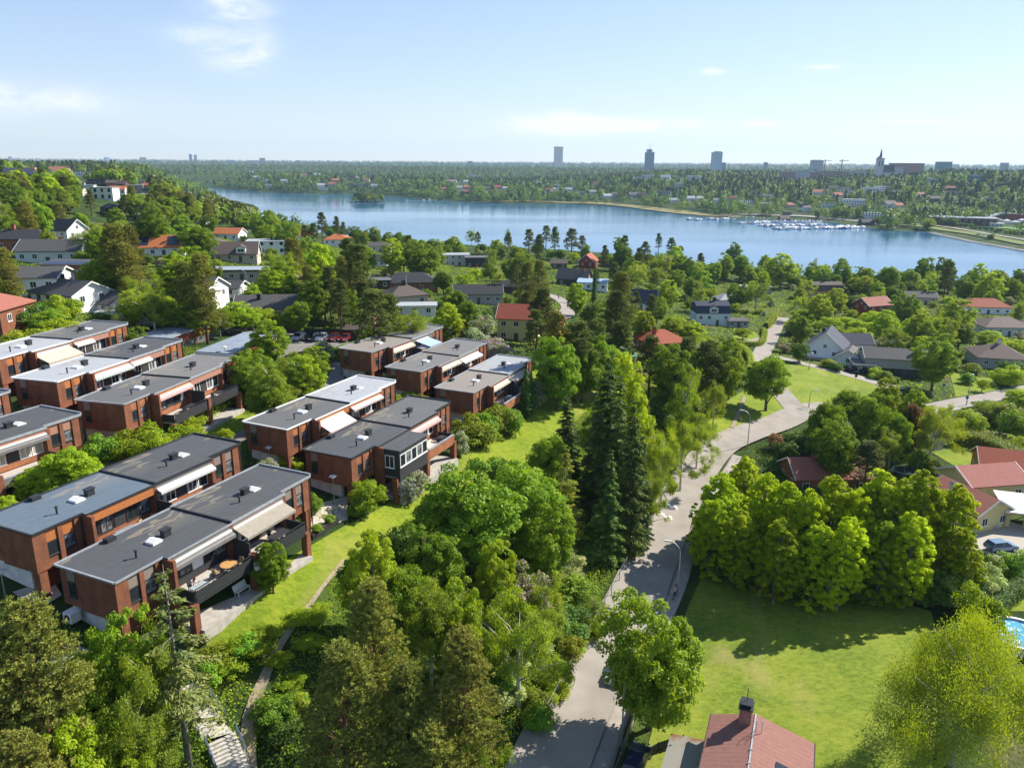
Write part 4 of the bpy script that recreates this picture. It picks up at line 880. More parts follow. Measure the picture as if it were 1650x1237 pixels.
V('low flat garage beside dark split-level house', 1388, 597, 5, 6, 2.4, 'flat', .1, 103, 'grey', 'felt', 1, 0, cat='garage', name='garage')
V('pale house with brown pyramid roof and white chimney', 1603, 588, 13, 12, 3.4, 'hip', 3.2, 104, 'grey', 'mauve', 3, 2, chim=(0, 0, M_CHW), lm='the brown pyramid-roof house')
V('house with rosy tiled roof behind yellow-green aspens', 1328, 770, 13, 8, 3.0, 'gable', 2.2, 88, 'brick', 'rust', 4, 2, chim=(-2.5, -.6, M_CH), lm='the rosy tiled roof', z=13.6, prot=False)
V('yellow house with rust red tiled roof beside aspens', 0, 0, 9, 7, 2.9, 'gable', 1.9, -20, 'lemon', 'rust', 3, 2, chim=(1.5, 1.6, M_CHW), lm='the yellow tiled house', p=np.array([69.0, 108.0, 16.6]))
V('rear rosy sheet-roofed wing of yellow house', 0, 0, 10, 7.5, 3.2, 'gable', 1.8, 80, 'lemon', 'pinkred', 3, 1, prot=False, p=np.array([76.5, 117.0, 16.6]))
V('orange house with red tiled roof beyond white carport', 1634, 776, 12, 8.5, 3.3, 'gable', 2.2, 110, 'orange', 'red', 4, 2, chim=(3, 0, M_CH), lm='the orange house', prot=False)
# open white-roofed carport on timber posts, being built beside the yellow house
p = np.array([77.5, 106.5, 16.4]); t = thing('carport', 'unfinished carport with white roof on bare timber posts', 'carport', tuple(p), R(-18))
MB().prism([(-4.2, -4, 2.9), (6, -4, 2.9), (6, 3.5, 3.2), (-4.2, 3.5, 3.2)], (0, 0, .2)).build('roof', M_WHITE, t)
M_TIM = mat('raw timber', (.45, .32, .19), .85)
for x in (-3.9, -1.6, .8, 3.2, 5.6):
    for y in (-3.6, 3): MB().box(x - .07, x + .07, y - .07, y + .07, 0, 2.95 if y < 0 else 3.25).build('post', M_TIM, t)
MB().box(-4, 5.8, -3.75, -3.62, 2.6, 2.85).build('beam', M_TIM, t)
landmark('the white-roofed carport', p); VFOOT.append((p[0], p[1], 6))
# nearest house, at the bottom of the picture
p1, p2 = at_z(1217, 1158, 22.3), at_z(1204, 1250, 22.3); d = (p2 - p1) / np.linalg.norm(p2 - p1)
rz = math.atan2(d[1], d[0]); t = thing('house', 'house with dusty red sheet roof and black-capped brick chimney beside the big lawn', 'house', (p1[0], p1[1], 16.4), rz)
MB().box(0, 14, -3.3, 4.4, -2, 4.5).prism([(0, -3.3, 4.5), (0, 4.4, 4.5), (0, 0, 5.8), (0, -3.3, 4.85)], (.2, 0, 0)).build('wall', WALLM['yellow'], t)
M_PR = stripes_mat('dusty red roof sheet', (.27, .135, .11), (.14, .065, .05), 2.0, 'X', .85, duty=.95, spec=.15)
rf = MB()
for s in (-3.7, 4.9): rf.prism([(-.5, 0, 5.9), (-.5, s, 5.9 - abs(s) * .302), (-.5, s, 6.05 - abs(s) * .302), (-.5, 0, 6.05)], (15, 0, 0))
ro = rf.build('roof', M_PR, t)
MB().box(-.56, 14.5, -3.77, -3.7, 4.72, 4.98).box(-.56, 14.5, 4.9, 4.97, 4.36, 4.6).build('flashing', M_BLACKM, ro)
ch = MB().box(-.1, 1.0, -1.3, -.3, 5.3, 7.3).build('chimney', brick_mat('chimney bricks', (.30, .11, .08), (.36, .15, .1), (.3, .25, .2)), ro)
MB().box(-.2, 1.1, -1.4, -.2, 7.3, 7.42).box(0, .9, -1.2, -1.16, 7.42, 7.75).box(0, .9, -.44, -.4, 7.42, 7.75).box(-.1, 1.0, -1.3, -.3, 7.75, 7.8).build('chimney_cap', M_BLACKM, ch)
MB().tube([(.3, -.8, 7.8), (.3, -.8, 9.0)], .03, 6).tube([(.0, -1.1, 8.8), (.6, -.5, 8.8)], .02, 6).build('aerial', M_BLACKM, ch)
ld_ = MB()
for s in (-.22, .22): ld_.tube([(1.6, .4 + s, 5.9), (1.6, .4 + s, 7.2), (2.0, .4 + s, 7.3)], .03, 6)
for k in range(4): ld_.tube([(1.6, .18, 6.2 + k * .28), (1.6, .62, 6.2 + k * .28)], .02, 6)
ld_.build('roof_ladder', M_FLASH, ro)
sl = MB()
for x in np.arange(2.5, 14, 1.6): sl.box(x - .04, x + .04, -.12, .12, 6.02, 6.15)
sl.box(-.5, 14.5, -.06, .06, 6.04, 6.1).build('ridge_cap', M_FLASH, ro)
MB().prism([(4, 2.0, 5.40), (5.4, 2.0, 5.40), (5.4, 3.2, 5.04), (4, 3.2, 5.04)], (0, 0, .14)).build('skylight', M_GLASS, ro)
sh = MB().box(1.0, 10, -6.6, -3.31, -1, 2.6); sh.build('side_shed', WALLM['grey'], t)
MB().prism([(.7, -6.9, 2.65), (10.3, -6.9, 2.65), (10.3, -3.32, 3.0), (.7, -3.32, 3.0)], (0, 0, .14)).build('side_shed_roof', mat('moss stained felt', (.26, .25, .21), .9, (.22, .11, .05), .5, lo=.5, hi=.62), t)
for y in (-2.5, 1.5): window(t, 0, y, 1.2, 1.2, 1.3, 'x-', None, M_WHITE, 2)
landmark('the dusty red roof', (p1[0], p1[1], 20)); VFOOT.append((p1[0] + d[0] * 7, p1[1] + d[1] * 7, 8))
# small utility kiosk
V('small flat concrete kiosk beside the turning place', 190, 522, 5, 4, 2.4, 'flat', .1, 92, 'beige', 'pale', 0, 0, cat='kiosk', name='kiosk')
V('tiny brown shed at the end of parked cars', 574, 545, 3.4, 3, 2.3, 'gable', .6, 90, 'brown', 'brown', 0, 0, cat='shed', name='shed', trim=M_BLACKM)
# ---------------------------------------------------------------- plants: prototype crowns and trunks
RNG = np.random.default_rng(11)
def unit(n, rng=None):
    v = (rng or RNG).normal(size=(n, 3)); return v / np.linalg.norm(v, axis=1)[:, None]
def leafmesh(name, C, N, size, tint, asp=.62, axis=None, jit=.35):
    """one diamond leaf per centre C with normal N"""
    n = len(C); N = N / (np.linalg.norm(N, axis=1)[:, None] + 1e-9)
    A = unit(n) if axis is None else axis + RNG.normal(size=(n, 3)) * .25
    T = A - (A * N).sum(1)[:, None] * N; T /= np.linalg.norm(T, axis=1)[:, None] + 1e-9
    B = np.cross(N, T); s = (size * (1 + jit * RNG.uniform(-1, 1, n)))[:, None]
    V = np.stack([C - T * s, C + B * s * asp + N * s * .12, C + T * s, C - B * s * asp + N * s * .12], 1).reshape(-1, 3)
    F = np.arange(4 * n).reshape(n, 4)
    return np_mesh(name, V, F, np.repeat(np.clip(tint, 0, 1), 4))
def trunkmesh(name, limbs, m, seg=7):
    b = MB()
    for pts, rad in limbs: b.tube(pts, rad, seg)
    me = b.mesh(name, m, True); return me
LM = {
 'maple': leaf_mat('maple leaves', (.042, .082, .009), (.076, .126, .012), (.128, .176, .018), .32),
 'lime': leaf_mat('lime leaves', (.075, .125, .010), (.125, .180, .014), (.190, .230, .020), .38),
 'birch': leaf_mat('birch leaves', (.060, .095, .018), (.100, .140, .024), (.150, .185, .034), .36),
 'willow': leaf_mat('weeping birch leaves', (.070, .110, .018), (.108, .148, .024), (.15, .185, .035), .36),
 'aspen': leaf_mat('aspen leaves', (.088, .142, .005), (.155, .212, .007), (.215, .27, .010), .5),
 'pine': leaf_mat('pine needles', (.062, .078, .024), (.112, .122, .036), (.170, .165, .052), .15, hue=.02),
 'pinedark': leaf_mat('dark pine needles', (.038, .060, .022), (.066, .088, .030), (.105, .122, .042), .15, hue=.02),
 'spruce': leaf_mat('spruce needles', (.020, .043, .012), (.044, .080, .019), (.088, .135, .026), .15, hue=.02),
 'larch': leaf_mat('larch needles', (.085, .110, .020), (.135, .155, .030), (.19, .2, .045), .3),
 'shrub': leaf_mat('shrub leaves', (.050, .095, .012), (.090, .140, .018), (.145, .190, .025), .3, hue=.045),
 'yshrub': leaf_mat('bright shrub leaves', (.07, .115, .009), (.115, .16, .013), (.17, .205, .018), .36),
 'dshrub': leaf_mat('dark shrub leaves', (.022, .055, .012), (.045, .085, .018), (.085, .125, .025), .25),
 'silver': leaf_mat('silver leaves', (.10, .14, .07), (.17, .2, .11), (.27, .29, .19), .25),
 'copper': leaf_mat('copper leaves', (.045, .025, .018), (.085, .05, .028), (.13, .09, .04), .25),
 'thuja': leaf_mat('thuja sprays', (.020, .050, .012), (.035, .075, .015), (.06, .105, .02), .1),
 'lilac': leaf_mat('lilac blossoms', (.30, .19, .34), (.42, .29, .46), (.55, .42, .56), .3, hue=.01),
 'cherry': leaf_mat('pale blossoms', (.42, .38, .30), (.55, .50, .42), (.68, .64, .56), .3, hue=.01),
 'rosy': leaf_mat('dusty pink blossoms', (.36, .24, .25), (.48, .34, .33), (.6, .47, .44), .3, hue=.01),
 'magenta': leaf_mat('magenta blossoms', (.42, .05, .14), (.5, .08, .2), (.55, .15, .25), .3, hue=.01),
}
M_BARK = mat('grey brown bark', (.09, .072, .055), .95, (.16, .13, .10), 3)
M_BIRCHB = mat('birch bark', (.50, .48, .44), .85, (.09, .08, .07), 2.2, lo=.55, hi=.68)
M_PINEB = mat('pine bark', (.24, .115, .055), .9, (.13, .085, .06), 1.2)
M_GREYB = mat('lichen grey bark', (.26, .24, .21), .95, (.14, .12, .10), 3)
PROTO = {}
def reg(kind, crown, trunk, h, w, extra=None):
    PROTO.setdefault(kind, []).append((crown, trunk, h, w, extra))
def ell(n, rx, rz, cz, p=2.4):
    d = unit(n); r = RNG.uniform(0, 1, n) ** (1 / p); return d * r[:, None] * np.array([rx, rx, rz]) + np.array([0, 0, cz])
def lobes(d, k, amp, seed):
    g = np.random.default_rng(seed); out = np.ones(len(d))
    for q in unit(k, g): out += amp * np.exp(-((1 - d @ q) / .16)) * g.choice([-1.0, 1.0, 1.0])
    return out
def broadleaf(kind, m, h, w, cb, ncl, per, ls, seed, bark=None, top=1.0, flat=1.0, rc=(.09, .15), drop=0.0, blossom=None, stems=1, narrow=0.0):
    g = np.random.default_rng(seed); hc = h * (1 - cb); cz = h * cb + hc * .5
    d = unit(ncl, g); r = g.uniform(0, 1, ncl) ** (1 / 3.2)
    r = r * lobes(d, 9, .28, seed); C = d * r[:, None] * np.array([w / 2, w / 2, hc / 2]) * .88 + np.array([0, 0, cz])
    if narrow: C[:, :2] *= (1 - narrow * np.clip((C[:, 2] - cz) / (hc * .5), -1, 1))[:, None]
    C[:, 2] = np.clip(C[:, 2], h * cb * .9 + .1, h * 1.02)
    rr = w * g.uniform(rc[0], rc[1], ncl) * 1.1
    ctint = np.clip(.5 + g.normal(0, .2, ncl), 0, 1)
    k = np.repeat(np.arange(ncl), per); n = len(k)
    o = unit(n, g); o[:, 2] = np.where(o[:, 2] < -.25, -o[:, 2] * .6, o[:, 2])
    rad = rr[k] * g.uniform(.45, 1.0, n) ** .6
    P = C[k] + o * rad[:, None] * np.array([1, 1, .8 * flat]); P[:, 2] -= drop * g.uniform(0, 1, n) ** 2 * rr[k] * 3
    N = o * .9 + unit(n, g) * .75 + np.array([0, 0, .35])
    tint = ctint[k] * .55 + g.uniform(0, 1, n) * .45
    me = leafmesh(kind + ' crown', P, N, ls, tint); me.materials.append(LM[m])
    limbs = []; tr = w * .022 + h * .009
    if stems == 1:
        limbs.append(([(0, 0, -.4), (.05 * w * .3, 0, h * cb * .7), (0, .03 * w, h * (cb + .25)), (0, 0, h * .82)], [tr * 1.25, tr, tr * .65, tr * .15]))
        for q in g.choice(ncl, min(ncl, 16), replace=False):
            z0 = h * g.uniform(cb * .75, .6); e = C[q]; limbs.append(([(0, 0, z0), ((e[0]) * .45, e[1] * .45, z0 + (e[2] - z0) * .6), tuple(e)], [tr * .45, tr * .3, tr * .08]))
    else:
        for q in g.choice(ncl, min(ncl, stems), replace=False): limbs.append(([(g.uniform(-.15, .15), g.uniform(-.15, .15), -.2), tuple(C[q] * np.array([.5, .5, .55])), tuple(C[q])], [.06, .045, .015]))
    ex = None
    if blossom:
        nb = n // 2; q = g.choice(n, nb, replace=False); oo = o[q]
        ex = leafmesh(kind + ' blossoms', P[q] + oo * .08, oo + unit(nb, g) * .5, ls * .85, g.uniform(0, 1, nb), .8); ex.materials.append(LM[blossom])
    reg(kind, me, trunkmesh(kind + ' trunk', limbs, bark or M_BARK, 6), h, w, ex)
def hanging(kind, m, h, w, cb, nst, per, ls, seed, length, bark):
    g = np.random.default_rng(seed); hc = h * (1 - cb)
    d = unit(nst, g); d[:, 2] = np.abs(d[:, 2]) * 1.0 - .15; r = g.uniform(.2, 1, nst) ** .55 * lobes(d, 14, .42, seed)
    O = d * r[:, None] * np.array([w / 2, w / 2, hc * .62]) + np.array([0, 0, h * cb + hc * .36])
    kc = max(24, nst // 8); q = g.integers(0, kc, nst); O = O[q] + g.normal(0, 1, (nst, 3)) * np.array([.043, .043, .03]) * w      # drooping tresses, gaps between
    Ls = length * g.uniform(.4, 1.25, nst) * np.clip((O[:, 2] - h * cb * .3) / h, .25, 1)
    k = np.repeat(np.arange(nst), per); n = len(k); t = g.uniform(0, 1, n)
    P = O[k].copy(); P[:, 2] -= t * Ls[k]; out = O[k, :2] / (np.linalg.norm(O[k, :2], axis=1)[:, None] + .3); P[:, :2] += out * (np.sqrt(t) * .35 * length * .3)[:, None]
    P += g.normal(0, .10 + .02 * w, (n, 3)) * np.array([1, 1, .6]); P[:, 2] = np.maximum(P[:, 2], .5)
    N = np.c_[out, np.full(n, .25)] + unit(n, g) * .9
    ct = np.clip(.5 + g.normal(0, .25, nst), 0, 1); tint = ct[k] * .6 + g.uniform(0, 1, n) * .4
    ax = np.tile(np.array([0, 0, 1.0]), (n, 1)); me = leafmesh(kind + ' crown', P, N, ls, tint, .45, ax); me.materials.append(LM[m])
    tr = h * .013 + .03; limbs = [([(0, 0, -.4), (.1, .05, h * .3), (-.05, .1, h * .55), (0, 0, h * .78)], [tr * 1.2, tr, tr * .5, .02])]
    for q in g.choice(nst, 18, replace=False):
        e = O[q]; z0 = max(h * .25, e[2] - np.linalg.norm(e[:2]) * 1.3 - h * .05); limbs.append(([(0, 0, z0), (e[0] * .5, e[1] * .5, z0 + (e[2] - z0) * .65), tuple(e)], [tr * .4, tr * .25, .015]))
    reg(kind, me, trunkmesh(kind + ' trunk', limbs, bark, 6), h, w)
def needles(kind, m, h, w, cb, ncl, tufts, per, seed, bark, ls=.17, conic=.35):
    """scots pine: bare trunk, broken layers of needle tufts"""
    g = np.random.default_rng(seed); C = []; limbs = []; tr = h * .014 + .05
    bend = g.normal(0, .25, 2); tp = lambda z: np.array([bend[0] * math.sin(z / h * 3), bend[1] * math.sin(z / h * 2.3), z])
    limbs.append(([tuple(tp(z)) for z in (-.5, h * .25, h * .5, h * .75, h * .97)], [tr * 1.15, tr, tr * .8, tr * .5, .03]))
    for i in range(ncl):
        f = g.uniform(0, 1) ** .85; z = h * (cb + (1 - cb) * f); prof = (1 - conic * f) * math.sin(math.pi * min(.98, .22 + f * .72)) ** .7
        a = g.uniform(0, 2 * math.pi); rad = w / 2 * prof * g.uniform(.25, 1.0) ** .6
        b = tp(z); e = b + np.array([math.cos(a) * rad, math.sin(a) * rad, g.uniform(-.1, .45) * rad * .5]); C.append(e)
        if i % 2 == 0: limbs.append(([tuple(tp(max(z - rad * .35, h * .2))), tuple((b + e) / 2 + np.array([0, 0, -.05])), tuple(e)], [tr * .28, tr * .18, .015]))
    C = np.array(C); ncl = len(C); rc = w * g.uniform(.09, .16, ncl)
    k = np.repeat(np.arange(ncl), tufts); T = C[k] + unit(len(k), g) * (rc[k] * g.uniform(.3, 1, len(k)) ** .5)[:, None] * np.array([1, 1, .45])
    kk = np.repeat(np.arange(len(k)), per); n = len(kk); d = unit(n, g); d[:, 2] = np.abs(d[:, 2]) * .8 + d[:, 2] * .2
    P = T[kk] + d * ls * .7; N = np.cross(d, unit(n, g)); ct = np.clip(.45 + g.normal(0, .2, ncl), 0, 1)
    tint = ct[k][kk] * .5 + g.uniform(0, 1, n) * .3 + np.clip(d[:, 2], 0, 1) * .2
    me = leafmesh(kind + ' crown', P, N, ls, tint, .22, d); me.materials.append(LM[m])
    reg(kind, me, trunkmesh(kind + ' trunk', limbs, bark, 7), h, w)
def conifer(kind, m, h, w, nwh, nbr, per, seed, bark, ls=.22, droop=.3, z0=.06, sparse=1.0, pw=.85):
    g = np.random.default_rng(seed); P = []; N = []; X = []; tn = []; limbs = [([(0, 0, -.5), (0, 0, h * .5), (.04, .02, h * .99)], [h * .014 + .05, h * .009, .015])]
    for i in range(nwh):
        f = (i + g.uniform(-.3, .3)) / nwh; f = min(max(f, 0), .985); z = h * (z0 + (1 - z0) * f); L0 = w / 2 * (1 - f) ** pw * (.55 + .45 * min(1, f / .12 + .4))
        for j in range(max(3, int(nbr * (1 - f * .55)))):
            if g.uniform() > sparse: continue
            a = g.uniform(0, 2 * math.pi); L = max(.18, L0 * g.uniform(.6, 1.12)); n = max(6, int(per * L / (w / 2) + 6)); t = g.uniform(.12, 1, n) ** .75
            dr = np.array([math.cos(a), math.sin(a), 0]); sd = np.array([-dr[1], dr[0], 0]); wd = L * .26 * (1 - t * .75) + .08
            off = g.uniform(-1, 1, n) * wd
            zz = z - droop * L * t ** 1.2 + .10 * L * t ** 3 - np.abs(off) * .25 - g.uniform(0, .12, n)
            p = dr[None] * (t * L)[:, None] + sd[None] * off[:, None]; p[:, 2] = zz; P.append(p)
            x = dr[None] * .8 + sd[None] * (np.sign(off) * .6)[:, None] + np.array([0, 0, -.25]); X.append(x); N.append(np.tile([0, 0, 1.0], (n, 1)) + unit(n, g) * .7 + dr * .3)
            tn.append(np.clip(g.normal(.35, .12) + .5 * (t - .5) + g.uniform(-.15, .2, n), 0, 1))
            if j % 2 == 0: limbs.append(([(0, 0, z), tuple(dr * L * .5 + np.array([0, 0, z - droop * L * .45])), tuple(dr * L * .9 + np.array([0, 0, z - droop * L * .85]))], [.035, .025, .01]))
    P = np.concatenate(P); N = np.concatenate(N); X = np.concatenate(X)
    me = leafmesh(kind + ' crown', P, N, ls, np.concatenate(tn), .34, X); me.materials.append(LM[m])
    reg(kind, me, trunkmesh(kind + ' trunk', limbs, bark, 5), h, w)

broadleaf('maple', 'maple', 12, 10, .12, 250, 150, .155, 1, rc=(.05, .11)); broadleaf('maple', 'maple', 12, 10, .08, 230, 160, .155, 2, rc=(.06, .12))
broadleaf('maple', 'maple', 12, 10, .14, 210, 170, .155, 3, rc=(.06, .13))
broadleaf('lime_tree', 'lime', 12, 9, .1, 240, 140, .15, 4, rc=(.05, .11)); broadleaf('lime_tree', 'lime', 12, 9, .06, 220, 150, .15, 5, narrow=.3, rc=(.05, .12))
for sd_, nw_ in ((6, .25), (7, .32), (27, .2)): broadleaf('aspen', 'aspen', 15, 6.5, .02, 430, 92, .125, sd_, rc=(.032, .08), bark=M_GREYB, narrow=nw_, flat=1.3)
hanging('birch', 'birch', 13, 7, .08, 460, 60, .10, 8, 1.9, M_BIRCHB); hanging('birch', 'birch', 13, 6.4, .06, 440, 62, .10, 9, 1.8, M_BIRCHB); hanging('birch', 'birch', 13, 6.8, .08, 400, 64, .10, 39, 1.6, M_BIRCHB)
hanging('weeping_birch', 'willow', 13, 13, .05, 1000, 95, .085, 10, 4.6, M_BIRCHB)
needles('pine', 'pine', 16, 8, .22, 190, 17, 15, 12, M_PINEB); needles('pine', 'pine', 16, 7.5, .3, 170, 18, 15, 13, M_PINEB); needles('pine', 'pine', 16, 8.5, .25, 200, 16, 15, 14, M_PINEB, conic=.55)
needles('dark_pine', 'pinedark', 16, 6.5, .28, 130, 15, 13, 15, M_PINEB, conic=.5, ls=.2); needles('dark_pine', 'pinedark', 16, 7, .35, 125, 15, 13, 16, M_PINEB, conic=.3, ls=.2)
conifer('spruce', 'spruce', 18, 7, 34, 13, 120, 17, M_BARK, pw=.7); conifer('spruce', 'spruce', 18, 6.6, 36, 12, 120, 18, M_BARK, droop=.4, pw=.65)
conifer('sparse_spruce', 'pinedark', 16, 7.6, 17, 7, 130, 19, M_GREYB, ls=.2, droop=.18, z0=.2, sparse=.8, pw=.6)
conifer('larch', 'larch', 14, 8, 30, 10, 95, 20, M_BARK, ls=.17, droop=.25, pw=.7)
conifer('thuja', 'thuja', 7, 1.7, 44, 14, 26, 21, M_BARK, ls=.13, droop=-.9, z0=.0, pw=.5)
broadleaf('shrub', 'shrub', 3, 3.6, 0, 46, 130, .115, 22, rc=(.13, .22), stems=7); broadleaf('shrub', 'shrub', 3, 3.2, 0, 40, 130, .115, 23, rc=(.14, .24), stems=7)
broadleaf('bright_shrub', 'yshrub', 3, 3.6, 0, 44, 130, .115, 24, rc=(.13, .22), stems=7)
broadleaf('dark_shrub', 'dshrub', 3, 3.6, 0, 44, 130, .12, 25, rc=(.13, .22), stems=7)
broadleaf('silver_shrub', 'silver', 4, 4, 0, 46, 110, .12, 26, rc=(.12, .2), stems=7)
broadleaf('copper_shrub', 'copper', 4, 4, .05, 46, 110, .13, 28, rc=(.12, .2), stems=7)
broadleaf('lilac', 'shrub', 4, 3.6, 0, 46, 110, .11, 29, rc=(.12, .2), blossom='lilac', stems=7)
broadleaf('white_blossom_shrub', 'shrub', 3.5, 3.8, 0, 46, 110, .11, 30, rc=(.12, .2), blossom='cherry', stems=7)
broadleaf('pink_blossom_tree', 'shrub', 6, 5.5, .1, 60, 120, .13, 31, blossom='rosy')
broadleaf('rhododendron', 'dshrub', 2.6, 3.2, 0, 36, 100, .11, 32, rc=(.13, .2), blossom='magenta', stems=5)
broadleaf('fruit_tree', 'lime', 5, 6, .18, 60, 110, .13, 33, rc=(.1, .16), flat=.8); broadleaf('chestnut', 'maple', 12, 9, .06, 120, 160, .19, 34, blossom=None, narrow=.2)
PHRASE = {'maple': 'green maple', 'lime_tree': 'yellow-green lime tree', 'aspen': 'bright yellow-green aspen', 'birch': 'light green birch', 'weeping_birch': 'weeping birch', 'pine': 'olive brown pine', 'dark_pine': 'dark green pine', 'spruce': 'dark conical spruce',
          'sparse_spruce': 'sparse grey-trunked conifer', 'larch': 'pale olive larch', 'thuja': 'slim columnar thuja', 'shrub': 'leafy green shrub', 'bright_shrub': 'bright yellow-green shrub', 'dark_shrub': 'dark green shrub', 'silver_shrub': 'silvery shrub', 'copper_shrub': 'copper-leaved shrub', 'lilac': 'purple flowering lilac',
          'white_blossom_shrub': 'white blossoming shrub', 'pink_blossom_tree': 'dusty pink blossoming tree', 'rhododendron': 'magenta rhododendron', 'fruit_tree': 'low garden fruit tree', 'chestnut': 'round dark chestnut'}
SHRUBS = ('shrub', 'bright_shrub', 'dark_shrub', 'silver_shrub', 'copper_shrub', 'lilac', 'white_blossom_shrub', 'rhododendron')
SPOTS = []     # (x, y, radius) of plants placed
def plant(kind, p, h, w, rot=None, var=None, lean=(0, 0), group=None):
    pr = PROTO[kind]; c, tm, ph, pw, ex = pr[random.randrange(len(pr)) if var is None else var % len(pr)]
    cat = kind.replace('_', ' ').replace(' blossom', '') if kind in SHRUBS else kind.replace('_', ' ') + ('' if kind.endswith('tree') else ' tree')
    t = bpy.data.objects.new(kind, tm); COL.objects.link(t)
    tag(t, None, cat, group or ('garden shrubs' if kind in SHRUBS else 'trees around the houses'))
    t.location = (p[0], p[1], p[2] - .05); t.scale = (w / pw, w / pw, h / ph)
    t.rotation_euler = (R(lean[0]), R(lean[1]), random.uniform(0, 6.28) if rot is None else rot)
    link('crown', c, t)
    if ex: link('blossoms', ex, t)
    AUTO.append((t, PHRASE[kind], h)); SPOTS.append((p[0], p[1], w / 2))
    return t
def cover_share(p, h, w):
    b, t = project(p), project((p[0], p[1], p[2] + h)); hw = w * .42 / b[2] * FPX; best = 0
    for q in PROTECT:
        if b[2] < q[4] + 2:
            ix = min(q[1], b[0] + hw) - max(q[0], b[0] - hw); iy = min(q[3], b[1]) - max(q[2], t[1])
            if ix > 0 and iy > 0: best = max(best, ix * iy / ((q[1] - q[0]) * (q[3] - q[2])))
    return best
def top(kind, u, v, h, w, **k):
    """plant whose highest point appears at pixel (u, v)"""
    if v > 600: w *= .8
    p = ground(u, v, h)
    if v < 560:
        for f in (1, .8, .62, .5):       # a lower plant stands farther away
            p = ground(u, v, h * f)
            if cover_share(p, h * f, w * f) < .34: break
        else: return None
        h, w = h * f, w * f
    return plant(kind, p, h, w, **k)
# ---------------------------------------------------------------- planting
T = top
for q in ((230, 340, 520, 550), (322, 442, 540, 572)): PROTECT.append((*q, project(ground(q[0] + 50, q[3]))[2]))
PROTECT.append((462, 572, 537, 556, project(ground(515, 556))[2]))
